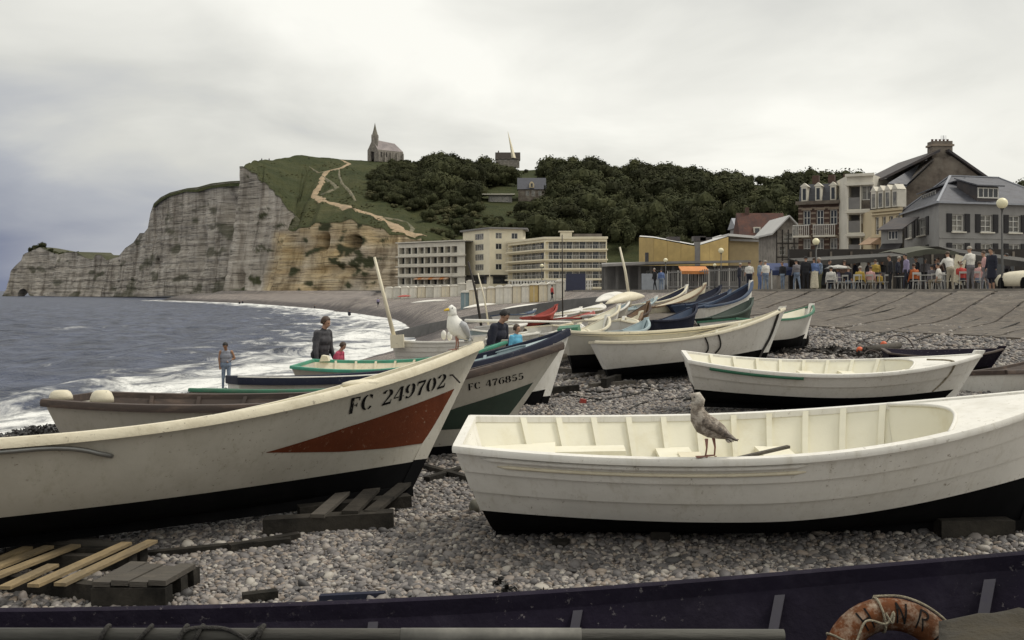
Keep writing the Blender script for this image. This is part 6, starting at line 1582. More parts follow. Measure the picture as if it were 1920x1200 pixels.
# ================================================================ people
def capsule(mb, a, b, ra, rb, n=10, fl=(1, 1)):
    """tapered limb with rounded ends"""
    a, b = Vector(a), Vector(b); d = (b - a); L = d.length; d = d.normalized() if L > 1e-6 else Vector((0, 0, 1))
    x = d.cross(Vector((0, 1, 0)));
    if x.length < .1: x = d.cross(Vector((1, 0, 0)))
    x.normalize(); y = x.cross(d); rs = []
    for k in (-1, -.7, -.3, 0): rs.append((a + d * ra * k, ra * math.sqrt(max(.02, 1 - k * k))))
    for k in (0, .3, .7, 1): rs.append((b + d * rb * k, rb * math.sqrt(max(.02, 1 - k * k))))
    mb.rings([[c + x * (r * math.cos(2 * math.pi * i / n)) * fl[0] + y * (r * math.sin(2 * math.pi * i / n)) * fl[1] for i in range(n)] for c, r in rs])
def ell(mb, c, r, n=14, k=9): mb.ball(c, r, n, k)
SKIN = M('skin', (.40, .235, .16), .6, .12, 20)
SKIN_T = M('skin_tan', (.30, .165, .095), .6, .12, 20)
HAIR_D = M('hair_dark', (.012, .010, .009), .6, .3, 40, bump=.5, bscale=120)
HAIR_B = M('hair_brown', (.06, .035, .02), .6, .3, 40, bump=.5, bscale=120)
HAIR_G = M('hair_grey', (.30, .27, .23), .7, .3, 40)
CLOTH = {}
def cloth(name, c, c2=None):
    if name not in CLOTH: CLOTH[name] = M('cloth_' + name, c, .9, .22, 14, c2=c2, bump=.4, bscale=45)
    return CLOTH[name]
cloth('white', (.62, .60, .55)); cloth('black', (.012, .012, .015)); cloth('navy', (.016, .018, .032)); cloth('jeans', (.13, .17, .24), (.22, .27, .34)); cloth('blue', (.10, .15, .30)); cloth('grey', (.16, .15, .16)); cloth('cream', (.55, .50, .38)); cloth('beige', (.33, .29, .22))
cloth('yellow', (.42, .29, .06)); cloth('pink', (.58, .34, .32)); cloth('rose', (.45, .07, .12)); cloth('red', (.45, .06, .05)); cloth('orange', (.42, .11, .03)); cloth('sky', (.12, .40, .58)); cloth('plaid', (.035, .035, .04), (.075, .072, .078)); cloth('steel', (.20, .21, .25), (.27, .28, .32)); cloth('brown', (.10, .06, .045)); cloth('lilac', (.25, .22, .33)); cloth('olive', (.14, .14, .08))
def person(label, loc, yaw, H, top, legs, hair=HAIR_D, skin=SKIN, pose='stand', sleeves='long', vox=None, head_tilt=0.0, head_turn=0.0, arms=None, skirt=None, group=None, lean=0.0, hairlen=.0, hat=None, fingers=False, shoes=None, stride=.06, bulk=1.1):
    """yaw 0 faces the camera (-y). One continuous body mesh, coloured by the garment that covers each spot; hair is a child."""
    o = thing('person', label, 'person', loc, (0, 0, yaw), group); s = H / 1.75
    shoes = shoes or cloth('black', None)
    prim = []                                     # (points a, b, radius a, radius b, material index) for shape and for colouring
    mats = [skin, top, legs, shoes]
    def V(x, y, z): return Vector((x, y, z)) * s
    hipz = .93 if pose != 'sit' else .50
    hip = V(0, 0, hipz); ch = hip + V(0, -.50 * math.sin(lean), .46 * math.cos(lean) ); nk = hip + V(0, -.58 * math.sin(lean), .56 * math.cos(lean))
    ax = (nk - hip).normalized()
    hd = nk + V(math.sin(head_turn) * .03, -.04 - .09 * math.sin(max(0, head_tilt)), .128 * math.cos(head_tilt * .6))
    body = MB()
    def limb(a, b, ra, rb, m, fl=(1, 1)): capsule(body, a, b, ra * s, rb * s, 10, fl); prim.append((a, b, ra * s, rb * s, m))
    # torso as wide flattened volumes
    def slab(c, r, m):
        r = (r[0] * bulk, r[1] * bulk * 1.05, r[2]); ell(body, c, (r[0] * s, r[1] * s, r[2] * s)); prim.append((c - V(r[0] * .45, 0, 0), c + V(r[0] * .45, 0, 0), r[1] * s, r[1] * s, m))
    slab(hip + V(0, 0, .02), (.175, .125, .15), 2 if not skirt else 2); slab(hip + ax * .18 * s, (.165, .115, .17), 1); slab(hip + ax * .34 * s, (.185, .125, .17), 1); slab(hip + ax * .475 * s, (.155, .095, .10), 1)
    limb(nk - ax * .06 * s, hd, .06, .058, 0)
    # arms
    arms = arms or ((.06, .0, -.28, .04, -.06, -.25), (.06, .0, -.28, .04, -.06, -.25))
    for sd, ar in zip((-1, 1), arms):
        sh = nk + V(sd * (.165 + .02 * bulk), 0, -.07); el_ = sh + V(sd * ar[0], ar[1], ar[2]); wr = el_ + V(sd * ar[3], ar[4], ar[5])
        m1 = 1 if sleeves in ('long', 'short') else 0; m2 = 1 if sleeves == 'long' else 0
        k2 = bulk if sleeves == 'long' else 1.0; limb(sh, el_, .064 * k2, .048 * k2, m1); limb(el_, wr, .046 * k2, .032 * k2, m2)
        d = (wr - el_).normalized(); hc = wr + d * .05 * s; limb(wr, hc, .03, .036, 0, (1, .62))
        if fingers:
            side = d.cross(Vector((0, 1, 0))); side = side.normalized() if side.length > .1 else Vector((1, 0, 0))
            for k in range(4):
                b0 = hc + side * ((k - 1.5) * .019 * s); l = (.062, .075, .07, .055)[k] * s; kn = b0 + d * (l * .6) + Vector((0, -.006 * s, 0)); limb(b0, kn, .0105, .0098, 0); limb(kn, kn + (d * .8 + Vector((0, -.5, -.1))).normalized() * l * .45, .0095, .008, 0)
            limb(wr + d * .02 * s, wr + d * .065 * s + side * (-.045 * s * sd), .012, .0095, 0)
    # legs
    for sd in (-1, 1):
        hj = hip + V(sd * .085, 0, -.02)
        if pose == 'sit': kn = hj + V(sd * .04, -.42, .02); an = kn + V(0, .03 * sd, -.42)
        elif pose == 'walk': kn = hj + V(0, -.13 * sd - .02, -.42); an = hj + V(0, -.2 * sd + .02, -.83)
        else: kn = hj + V(sd * .015, -.03 - stride * .2 * sd, -.43); an = hj + V(sd * .03, -stride * sd * .5, -.84)
        limb(hj, kn, .088, .062, 2 if not (skirt == 'short' and False) else 0); limb(kn, an, .057, .040, 2 if skirt is None else 0)
        limb(an + V(0, .03, -.03), an + V(0, -.14, -.045), .042, .035, 3, (1, .8))
    if skirt:
        zt = hip + V(0, 0, .03); zb = hip + V(0, 0, -(.42 if skirt == 'knee' else .80))
        body.rings([[zt + V(.18 * math.cos(t), .13 * math.sin(t), .06) for t in np.linspace(0, 6.283, 14, endpoint=False)], [zb + V(.24 * math.cos(t), .19 * math.sin(t), 0) for t in np.linspace(0, 6.283, 14, endpoint=False)]]); prim.append((zt, zb, .17 * s, .23 * s, 2))
    # head with nose, chin, ears
    hx = math.sin(head_turn); hy = -math.cos(head_turn); fw = Vector((hx, hy, -math.sin(head_tilt))).normalized()
    c = hd + V(0, 0, .03); upv = Vector((0, 0, 1)) - fw * fw.z; upv.normalize(); rt = fw.cross(upv)
    def hp(f, u, r): return c + (fw * f + upv * u + rt * r) * s
    limb(hp(-.02, .035, 0), hp(.015, .03, 0), .088, .084, 0); limb(hp(.03, -.06, 0), hp(.035, -.04, 0), .055, .062, 0)
    limb(hp(.098, .0, 0), hp(.108, -.022, 0), .012, .015, 0)
    for e_ in (-1, 1): limb(hp(0, .01, e_ * .088), hp(-.01, -.02, e_ * .086), .016, .012, 0)
    me = body.mesh('body', mats)
    tmp = bpy.data.objects.new('tmp', me); col.objects.link(tmp)
    md = tmp.modifiers.new('r', 'REMESH'); md.mode = 'VOXEL'; md.voxel_size = vox or .022 * s
    ms = tmp.modifiers.new('s', 'SMOOTH'); ms.factor = .5; ms.iterations = 2
    dg = bpy.context.evaluated_depsgraph_get(); me2 = bpy.data.meshes.new_from_object(tmp.evaluated_get(dg)); bpy.data.objects.remove(tmp); bpy.data.meshes.remove(me)
    me2.name = 'body'; me2.materials.clear()
    for m_ in mats: me2.materials.append(m_)
    n = len(me2.polygons); cen = np.zeros(n * 3); me2.polygons.foreach_get('center', cen); cen = cen.reshape(-1, 3); best = np.full(n, 1e9); idx = np.zeros(n, np.int32)
    for a, b, ra, rb, m in prim:
        a, b = np.array(a), np.array(b); ab = b - a; t = np.clip(((cen - a) @ ab) / max(ab @ ab, 1e-9), 0, 1); d = np.linalg.norm(cen - a - t[:, None] * ab, axis=1) - (ra + (rb - ra) * t); k = d < best; best[k] = d[k]; idx[k] = m
    me2.polygons.foreach_set('material_index', idx); me2.polygons.foreach_set('use_smooth', np.ones(n, bool)); me2.update()
    link('body', me2, o)
    hm = MB(); n1, n2 = 14, 9; rs = []
    for i in range(n2):
        ph = math.pi * .5 * i / (n2 - 1) * 1.18; row = []
        for j in range(n1):
            th = 2 * math.pi * j / n1; f = math.cos(th); drop = 1.0 if f < .25 else .62
            a_ = min(ph, math.pi * .5 * 1.18 * drop); r_ = .104 + .006 * hash01(i, j, 3)
            row.append(hp(-.012 + r_ * math.sin(a_) * f, .04 + r_ * math.cos(a_) * 1.03 - (hairlen if i == n2 - 1 and f < .3 else 0), r_ * .93 * math.sin(a_) * math.sin(th)))
        rs.append(row)
    hm.rings(rs[::-1], cap=True).build('hair', hair, o, smooth=True)
    if fingers:
        for e_ in (-1, 1): q = hp(.083, .012, e_ * .033); MB().ball(q, .011 * s, 6, 5).build('eye', HAIR_D, o)
        MB().box(hp(.083, -.052, 0), (.04 * s, .012 * s, .008 * s)).build('mouth', cloth('brown', None), o)
    if hat: MB().rings([[hp(r_ * math.cos(t), u_, r_ * math.sin(t)) for t in np.linspace(0, 6.283, 14, endpoint=False)] for r_, u_ in ((.17, .10), (.11, .115), (.10, .17), (.05, .19))]).build('hat', hat, o, smooth=True)
    return o
def feet(px, D): x, y = plan(px, D); return (x, y, gmesh(x, y) - .0)
# near group on the beach
x, y = plan(424, 30.5); person('boy in grey sleeveless top and pale jeans looking down at the surf', (x, y, P(424, 733, 30.5).z), R(12), 1.38, cloth('steel', None), cloth('jeans', None), HAIR_D, SKIN_T, sleeves='none', head_tilt=.75, head_turn=-.55, vox=.012, fingers=True, lean=.06, arms=((.05, .02, -.27, -.02, -.03, -.26), (.10, .08, -.24, -.16, -.12, -.08)))
x, y = plan(600, 23.0); person('man in dark plaid jacket walking with a small child beyond the teal-railed boat', (x, y, P(600, 747, 23).z), R(62), 1.74, cloth('plaid', None), cloth('black', None), HAIR_B, SKIN, head_tilt=.3, head_turn=.25, vox=.015, fingers=True, lean=.14, hairlen=.04, bulk=1.38)
x, y = plan(629, 22.8); person('small child in rose pullover walking in front of the man in plaid', (x, y, P(629, 745, 22.8).z), R(75), 1.18, cloth('rose', None), cloth('navy', None), HAIR_B, SKIN, head_tilt=.65, head_turn=.1, vox=.013, fingers=True, lean=.26, hairlen=.04, bulk=1.12)
x, y = plan(925, 21.6); person('man in dark jacket with red shoulder piping bending over the boats', (x, y, P(925, 745, 21.6).z), R(58), 1.78, cloth('navy', None), cloth('black', None), HAIR_D, SKIN, head_tilt=.85, head_turn=.35, vox=.015, fingers=True, lean=.24, hairlen=.02, bulk=1.32)
x, y = plan(967, 17.9); person('child in bright blue pullover between the navy-railed boat and the dinghies', (x, y, P(967, 722, 17.9).z), R(48), 1.0, cloth('sky', None), cloth('navy', None), HAIR_B, SKIN, head_turn=.3, vox=.013, fingers=True, hairlen=.05)
# promenade: strollers
T_ = [('black', 'black'), ('blue', 'cream')]
FOLK = [
 (1511, 57, 1.80, 'black', 'black', 'back', 'tall person all in black standing at the kerb, left of the lamp'),
 (1527, 57, 1.72, 'blue', 'cream', 'back', 'person in blue top and wide cream trousers by the kerb lamp'),
 (1538, 58, 1.76, 'jeans', 'olive', 'left', 'person in pale blue shirt and olive trousers beside the cream trousers'),
 (1494, 60, 1.72, 'grey', 'jeans', 'back', 'person in grey jacket and jeans left of the person in black'),
 (1782, 46, 1.70, 'white', 'beige', 'back', 'person in white shirt leaning over a café table'),
 (1820, 44, 1.80, 'white', 'grey', 'back', 'tall man in white shirt and grey trousers standing by the kerb'),
 (1860, 44, 1.74, 'navy', 'navy', 'left', 'woman in navy dress with pink sleeve beside the tall lamp'),
 (1847, 45.5, 1.66, 'pink', 'grey', 'left', 'woman in pink blouse partly hidden by the woman in navy'),
 (1436, 60, 1.68, 'white', 'jeans', 'back', 'person in white top and blue trousers among the two by the blue awning'),
 (1424, 61, 1.70, 'jeans', 'blue', 'right', 'person in pale blue walking left of the white top'),
 (1405, 62, 1.66, 'white', 'navy', 'back', 'person in white blouse behind the tall blue-railed bow'),
 (1228, 82, 1.70, 'black', 'black', 'left', 'dark figure walking before the pale grey panel'),
 (1240, 84, 1.68, 'blue', 'jeans', 'back', 'figure in blue beside the pale grey panel'),
 (1670, 54, 1.75, 'black', 'black', 'left', 'waiter-like figure in black at the left under the dark awning'),
 (1683, 55, 1.74, 'navy', 'black', 'right', 'figure in dark blue beside the one in black under the awning'),
 (1700, 50, 1.70, 'lilac', 'navy', 'left', 'woman in lilac top and dark trousers at the café tables'),
 (1642, 60, 1.72, 'yellow', 'navy', 'back', 'standing figure in yellow far back under the awning'),
 (1735, 57, 1.70, 'grey', 'black', 'back', 'figure in grey standing deep under the awning'),

 (1553, 60, 1.72, 'black', 'navy', 'right', 'dark-clothed stroller behind the left café chairs'),
 (1583, 61, 1.70, 'brown', 'black', 'back', 'figure in brown standing behind the seated navy guest'),
 (1604, 62, 1.74, 'navy', 'black', 'left', 'figure in navy standing behind the yellow pullover'),
 (1626, 62, 1.70, 'grey', 'navy', 'right', 'figure in grey standing behind the seated guest in pink'),
 (1655, 61, 1.72, 'black', 'grey', 'back', 'black-jacketed figure behind the child in yellow'),
 (1720, 56, 1.74, 'black', 'black', 'left', 'black figure standing behind the guest in orange'),
 (1752, 58, 1.70, 'navy', 'black', 'right', 'navy figure deep under the awning beyond the grey guest'),
 (1768, 54, 1.68, 'brown', 'navy', 'left', 'figure in brown beyond the leaning man'),
 (1803, 52, 1.70, 'black', 'black', 'back', 'dark figure standing beyond the red guest'),
 (1890, 50, 1.72, 'grey', 'black', 'left', 'figure in grey right of the tall lamp'),
 (1468, 63, 1.70, 'black', 'jeans', 'left', 'figure in black under the blue awning'),
 (1386, 66, 1.68, 'navy', 'navy', 'right', 'figure in navy just left of the white blouse'),
]
YAW = dict(back=R(180), left=R(-75), right=R(80))
for i, (px, D, h, t, l, f, lab) in enumerate(FOLK):
    x, y = plan(px, D); person(lab, (x, y, .0), YAW[f] + R(hash01(i, 3) * 50 - 25), h, cloth(t, None), cloth(l, None), (HAIR_D, HAIR_B, HAIR_G)[i % 3], pose='walk' if i % 4 == 3 else 'stand', vox=.035, sleeves='short' if t in ('white', 'pink') else 'long', skirt='knee' if 'dress' in lab else ('long' if 'wide' in lab else None), head_tilt=.2, hat=None, arms=((.12, -.1, -.22, -.06, -.18, -.08), (.12, -.1, -.22, -.06, -.18, -.08)) if 'tall man' in lab or 'leaning' in lab else None, lean=.35 if 'leaning' in lab else .03)
SEAT = [(1558, 56.5, 'white', 'person in white seated at the left end of the café chairs'), (1572, 58, 'lilac', 'person in lilac seated beside the one in white'), (1612, 55.5, 'yellow', 'person in yellow pullover seated with back to the beach'), (1632, 55.5, 'pink', 'person in pink seated next to the yellow pullover'), (1650, 56, 'yellow', 'child in yellow seated right of the person in pink'), (1590, 57, 'navy', 'person in navy seated left of the yellow pullover'), (1714, 50, 'orange', 'person in orange seated at the café table'), (1760, 49, 'white', 'person in white seated left of the man leaning over the table'), (1802, 47, 'red', 'person in red seated behind the tall man'), (1836, 46.5, 'pink', 'person in pink seated between the tall man and the woman in navy'), (1748, 52, 'grey', 'person in grey seated under the awning')]
PLASTIC = M('white_plastic', (.40, .39, .36), .5, .08, 4)
def chair(px, D, yaw, label):
    x, y = plan(px, D); o = thing('cafe_chair', label, 'chair', (x, y, 0), (0, 0, yaw), 'white café chairs')
    MB().box((0, 0, .45), (.42, .42, .03)).build('seat', PLASTIC, o)
    b = MB().box((0, .22, .80), (.42, .03, .09))
    b.build('backrest', PLASTIC, o)
    for sx in (-1, 1): MB().box((sx * .19, .215, .62), (.03, .03, .36)).build('back_post', PLASTIC, o)
    for sx in (-1, 1):
        for sy in (-1, 1): MB().beam((sx * .17, sy * .17, .44), (sx * .21, sy * .21, 0), .028, .028).build('leg', PLASTIC, o)
for i, (px, D, t, lab) in enumerate(SEAT):
    x, y = plan(px, D); yw = R(180) + R(hash01(i, 8) * 140 - 70)
    person(lab, (x, y, -.02), yw, 1.68 if 'child' not in lab else 1.3, cloth(t, None), cloth(('navy', 'jeans', 'black', 'beige')[i % 4], None), (HAIR_B, HAIR_D, HAIR_G)[i % 3], pose='sit', vox=.035, sleeves='short' if i % 2 else 'long', hat=PLASTIC if i == 0 else None)
    chair(px, D, yw, ('white chair under the ' + lab).replace(' and the woman in navy', ' and a woman'))
for i, (px, D) in enumerate(((1578, 55.2), (1600, 54.8), (1661, 55), (1724, 48.6), (1774, 50))):
    chair(px, D, R(hash01(i, 4) * 360), ('empty white chair turned sideways at the left of the café', 'empty white chair left of the yellow pullover', 'empty white chair right of the child in yellow', 'empty white chair before the person in orange', 'empty white chair left of the leaning man')[i])
for i, (px, D, lab) in enumerate(((1566, 57.4, 'round white café table between the two leftmost sitters'), (1622, 57, 'round white café table behind the yellow pullover'), (1735, 49.2, 'round café table before the person in orange'), (1772, 48.0, 'round café table under the leaning man'), (1690, 54, 'round café table by the figures in dark clothes'))):
    x, y = plan(px, D); o = thing('cafe_table', lab, 'table', (x, y, 0))
    MB().lathe([(.02, .70), (.36, .70), (.37, .715), (.36, .73), (.01, .735)], 18).build('table_top', PLASTIC, o); MB().lathe([(.03, .03), (.03, .7)], 8).build('pedestal', METAL, o); MB().lathe([(.22, 0), (.2, .03), (.03, .05)], 14).build('base', METAL, o)
# café awnings
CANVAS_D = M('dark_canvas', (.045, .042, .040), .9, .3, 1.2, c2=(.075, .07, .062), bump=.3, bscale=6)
CANVAS_G = M('grey_green_canvas', (.10, .10, .075), .9, .25, 1.0, bump=.3, bscale=6)
def awning(label, pts, depth, drop, mt, posts=True, arch=0.0):
    o = thing('cafe_awning', label, 'awning'); a, b = P(*pts[0]), P(*pts[1]); n = 12; rw = []
    for i in range(n + 1):
        f = i / n; q = a.lerp(b, f) + Vector((0, 0, arch * math.sin(math.pi * f))); rw.append([q + Vector((0, 0, -.28 - .03 * math.sin(i * 2.4))), q, q + Vector((0, depth * .5, drop * .6 + .1)), q + Vector((0, depth, drop))])
    m = MB().rings(rw, cap=False, closed=False); m.build('canvas', mt, o, fix=False, smooth=False)
    for i in range(4): q = a.lerp(b, i / 3); MB().tube([(q.x, q.y + .05, 0), (q.x, q.y + .05, q.z)], .035, 6).build('post', DARKWOOD, o)
    return o
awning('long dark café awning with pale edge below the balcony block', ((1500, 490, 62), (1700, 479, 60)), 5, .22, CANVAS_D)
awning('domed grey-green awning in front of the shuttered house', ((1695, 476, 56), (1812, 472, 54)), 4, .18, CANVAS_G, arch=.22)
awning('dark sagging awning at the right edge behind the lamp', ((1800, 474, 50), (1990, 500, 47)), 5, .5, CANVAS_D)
bk = thing('cafe_building', 'dark recessed café front under the long awning', 'building')
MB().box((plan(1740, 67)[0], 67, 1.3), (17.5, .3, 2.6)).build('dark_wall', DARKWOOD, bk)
for i in range(12): q = plan(1520 + i * 38, 66.8); MB().box((q[0], q[1], 1.25), (.12, .12, 2.4)).build('door_post', STONE_PATCH, bk)
for i in range(5): q = plan(1545 + i * 85, 66.6); MB().box((q[0], q[1], 1.2), (1.1, .06, 1.7)).build('glass_door', GLASS_L if i % 2 else GLASS, bk)
# easel board and parasol-like white shade
o = thing('menu_board', 'tilted pale board standing between the leaning man and the tall man', 'board'); a = P(1797, 545, 47); MB().box((a.x, a.y, .95), (.5, .05, 1.25), (R(-10), R(16), 0)).build('board', cloth('cream', None), o); MB().beam((a.x + .2, a.y + .3, 0), (a.x, a.y, 1.3), .04, .04).build('leg', VARNISH, o)
o = thing('parasol', 'small white parasol over the left café tables', 'parasol'); a = P(1571, 504, 58); MB().lathe([(.75, 0), (.5, .12), (.02, .22)], 14, c=(a.x, a.y, a.z)).build('canopy', PLASTIC, o, smooth=True); MB().tube([(a.x, a.y, 0), (a.x, a.y, a.z + .2)], .02, 6).build('pole', METAL, o)
# cream car roof at the right edge
o = thing('parked_car', 'cream rounded bonnet of a car cut off by the right edge', 'car'); a = P(1935, 548, 42)
MB().rings([[(a.x + x * k, a.y + yy * k, .18 + z) for x, yy in ((-.75, -1.6), (.75, -1.6), (.85, 0), (.75, 1.6), (-.75, 1.6), (-.85, 0))] for z, k in ((0, .95), (.25, 1.0), (.45, .9), (.58, .6), (.62, .3))]).build('body', PCREAM, o, smooth=True)
for sx in (-1, 1):
    for sy in (-1, 1): MB().rings([[(a.x + sx * .72 + w_, a.y + sy * .95 + .26 * math.cos(t), .27 + .26 * math.sin(t)) for t in np.linspace(0, 6.283, 14, endpoint=False)] for w_ in (-.08, .08)]).build('wheel', PBLACK, o)
# globe lamps
GLOBE = M('opal_globe', (.80, .74, .50), .35, .06, 4)
POLE = M('lamp_pole', (.06, .058, .055), .6, .2, 8)
for px, py, D, r, lab in ((1879, 381, 43, .22, 'tall lamp post with opal globe near the right edge'), (1530, 453, 57, .19, 'lamp post with opal globe in front of the brick mansion'), (1352, 470, 92, .24, 'lamp post with opal globe in front of the tan hall'), (1248, 488, 100, .20, 'lamp post with small opal globe left of the tan hall lamp'), (1016, 498, 128, .22, 'lamp post with white globe by the balustrade'), (1340, 497, 100, .15, 'low lamp with small globe just below the tan hall lamp')):
    a = P(px, py, D); o = thing('street_lamp', lab, 'street lamp', (a.x, a.y, 0))
    MB().lathe([(.10, 0), (.09, .5), (.05, .6), (.04, a.z - r)], 8).build('pole', POLE, o, smooth=True); MB().lathe([(.05, a.z - r - .06), (.09, a.z - r + .03)], 8).build('collar', POLE, o); MB().ball((0, 0, a.z), r, 16, 10).build('globe', GLOBE, o, smooth=True)
# tiny walkers on the far beach and cliff
for i, (px, py, D, lab) in enumerate(((449, 558, 330, 'tiny walker on the far beach under the cliff corner'), (455, 558, 330, 'second tiny walker beside the one under the cliff corner'), (590, 575, 225, 'tiny figure on the far beach at the water edge'), (1035, 563, 104, 'figure standing before the nearer beach huts'), (655, 591, 170, 'tiny wader in the far surf'), (709, 572, 185, 'tiny bather on the far beach near the huts'))):
    x, y = plan(px, D); person(lab, (x, y, gmesh(x, y)), R(40 * i), 1.72, cloth(('black', 'navy', 'black', 'red', 'navy', 'lilac')[i], None), cloth('black', None), vox=.06, pose='walk')
for i, (px, lab) in enumerate(((489, 'tiny person on the clifftop near its left corner'), (503, 'second tiny person on the clifftop, right of the first'), (578, 'tiny person on the clifftop left of the path head'))):
    p = on_hill(px, 299); person(lab, (p.x, p.y + 2, p.z), 0, 1.75, cloth('black', None), cloth('black', None), vox=.07)

# ================================================================ gulls
GW = M('gull_white', (.78, .77, .72), .8, .08, 30, bump=.25, bscale=90)
GB = M('gull_mottled', (.20, .165, .13), .85, .5, 70, c2=(.42, .37, .31), bump=.4, bscale=130, lo=.45, hi=.6)
GHEAD = M('gull_pale_head', (.50, .46, .40), .85, .35, 60, c2=(.30, .26, .22), bump=.3, bscale=130)
GWING = M('gull_brown_wing', (.10, .08, .065), .8, .5, 60, c2=(.24, .20, .16), bump=.4, bscale=100, lo=.5, hi=.62)
GGREY = M('gull_grey_wing', (.42, .43, .44), .8, .1, 30)
BILL_D = M('bill_dark', (.02, .018, .016), .5); BILL_Y = M('bill_yellow', (.62, .42, .03), .45, .1, 30); LEGM = M('gull_leg', (.26, .12, .085), .6, .2, 50)
def gull(label, loc, yaw, k, path, bill, eye, wings, legs, bodym, headm, wingm, billm, nh):
    o = thing('gull', label, 'gull', loc, (0, 0, yaw)); v = lambda x, z, y=0: Vector((x * k, y * k, z * k))
    MB().tube([v(q[0], q[1]) for q in path], [q[2] * k for q in path], 16, flat=1.0).build('body', bodym, o, smooth=True).scale = (1, .82, 1)
    MB().tube([v(q[0], q[1]) for q in path[nh:]], [q[2] * k * 1.03 for q in path[nh:]], 16).build('head', headm, o, smooth=True).scale = (1, .84, 1)
    b0, b1 = bill; MB().tube([v(*b0), v(b0[0] * .5 + b1[0] * .5, b0[1] * .5 + b1[1] * .5 + .002), v(*b1), v(b1[0] + .001, b1[1] - .006)], [.0125 * k, .0105 * k, .007 * k, .002 * k], 8).build('bill', billm, o, smooth=True)
    for sd in (-1, 1):
        MB().ball(v(eye[0], eye[1], sd * eye[2]), .0052 * k, 8, 6).build('eye', BILL_D, o, smooth=True)
        w = MB(); w.tube([v(q[0], q[1], sd * q[3]) for q in wings], [q[2] * k for q in wings], 10, flat=1.0); wo = w.build('wing', wingm, o, smooth=True)
        # flight feathers: overlapping blades along the folded wing
        for j in range(5):
            q0 = wings[1 + min(j, 2)]; q1 = wings[-1]; a = v(q0[0], q0[1] - q0[2] * .3 - .006 * j, sd * (q0[3] + .004)); c = v(q1[0] + .012 * j, q1[1] + .004 - .004 * j, sd * (q1[3] + .006))
            MB().tube([a, a.lerp(c, .5), c], [.008 * k, .011 * k, .002 * k], 6).build('feather', wingm if j % 2 else headm if headm is not GW else GGREY, wo, smooth=True)
        lx, lz, ly = legs
        lx = lx + sd * .024; an = v(lx + sd * .006, .0, sd * ly)
        MB().tube([v(lx, lz, sd * ly), v(lx - .006 + sd * .004, lz * .5, sd * ly), an + Vector((0, 0, .006 * k))], [.011 * k, .0055 * k, .005 * k], 8).build('leg', LEGM, o, smooth=True)
        f = MB(); t = [an + v(.058, .002, y_) for y_ in (-.03, 0, .03)]
        for q in t: f.tube([an + v(0, .008), q], [.005 * k, .0025 * k], 6)
        f.quadface([an + v(0, .006), t[0], t[1]]); f.quadface([an + v(0, .006), t[1], t[2]]); f.tube([an, an + v(-.014, .001)], .003 * k, 5); f.build('foot', LEGM, o)
    tl = path[0]
    for j in range(-2, 3): MB().prism([(0, -.008, 0), (0, .008, 0), (-.07 + .006 * abs(j), .013, -.012), (-.07 + .006 * abs(j), -.013, -.012)], v(tl[0] + .05, tl[1] + .008, j * .008), (0, 0, .003)).build('tail_feather', wingm, o)
    return o
def jp(px, py): return ((1330 - px) * .0033, (858 - py) * .0033)
jpath = [(a, b, c * 1.07) for a, b, c in [(*jp(1378, 824), .006), (*jp(1366, 819), .020), (*jp(1351, 811), .044), (*jp(1335, 804), .060), (*jp(1320, 796), .064), (*jp(1311, 783), .055), (*jp(1308, 771), .041), (*jp(1308, 761), .035), (*jp(1309, 752), .039), (*jp(1306, 747), .037), (*jp(1300, 747), .026), (*jp(1296, 748), .013)]]
Rm = Euler((pA['roll'], -pA['pitch'], pA['yaw'])).to_matrix()
def onboat(p, q): return Euler((p['roll'], -p['pitch'], p['yaw'])).to_matrix() @ q + Vector((p['X'], p['Y'], p['Z']))
q = onboat(pA, bA.at(.378, 1, -1) + Vector((0, .02, .026)))
gull('mottled brown young gull standing on the rail of the right foreground boat', q, R(176), 1.0, jpath, (jp(1297, 748), jp(1282, 752)), (*jp(1301, 745), .026), [(*jp(1318, 786), .018, .044), (*jp(1326, 795), .028, .050), (*jp(1345, 806), .024, .044), (*jp(1362, 816), .013, .026), (*jp(1382, 827), .004, .010)], (jp(1331, 0)[0], .115, .022), GB, GHEAD, GWING, BILL_D, 7)
wpath = [(-.135, .085, .006), (-.10, .105, .024), (-.055, .14, .056), (-.005, .185, .078), (.022, .225, .076), (.035, .262, .056), (.04, .295, .041), (.042, .318, .037), (.046, .34, .041), (.058, .35, .037), (.073, .348, .022), (.08, .346, .012)]
q = onboat(pB, bB.at(.955, 1, -1) + Vector((0, .05, .04)))
gull('white gull with yellow bill standing on the bow rail of the rust-flashed boat', q, R(218), 1.02, wpath, ((.08, .346), (.125, .338)), (.062, .358, .028), [(.0, .235, .022, .058), (-.03, .21, .034, .064), (-.07, .16, .03, .05), (-.11, .115, .016, .03), (-.165, .07, .004, .012)], (-.005, .115, .026), GW, GW, GGREY, BILL_Y, 6)

# ================================================================ shingle in the foreground: loose stones
PEB = bpy.data.materials.new('pebble'); PEB.use_nodes = True
_N = PEB.node_tree.nodes; _L = PEB.node_tree.links; _b = _N['Principled BSDF']; _b.inputs['Roughness'].default_value = .62
_oi = _N.new('ShaderNodeObjectInfo'); _rp = _N.new('ShaderNodeValToRGB'); _e = _rp.color_ramp.elements
_e[0].color = (.06, .056, .056, 1); _e[1].color = (.50, .46, .40, 1)
for p_, c_ in ((.18, (.12, .112, .11)), (.45, (.195, .177, .17)), (.62, (.255, .23, .213)), (.78, (.31, .25, .20)), (.9, (.40, .365, .33))): _q = _e.new(p_); _q.color = (*c_, 1)
_nt = _N.new('ShaderNodeTexNoise'); _nt.inputs['Scale'].default_value = 60; _tc = _N.new('ShaderNodeTexCoord'); _L.new(_tc.outputs['Object'], _nt.inputs['Vector'])
_mx = _N.new('ShaderNodeMix'); _mx.data_type = 'RGBA'; _mx.blend_type = 'MULTIPLY'; _mx.inputs[0].default_value = .5
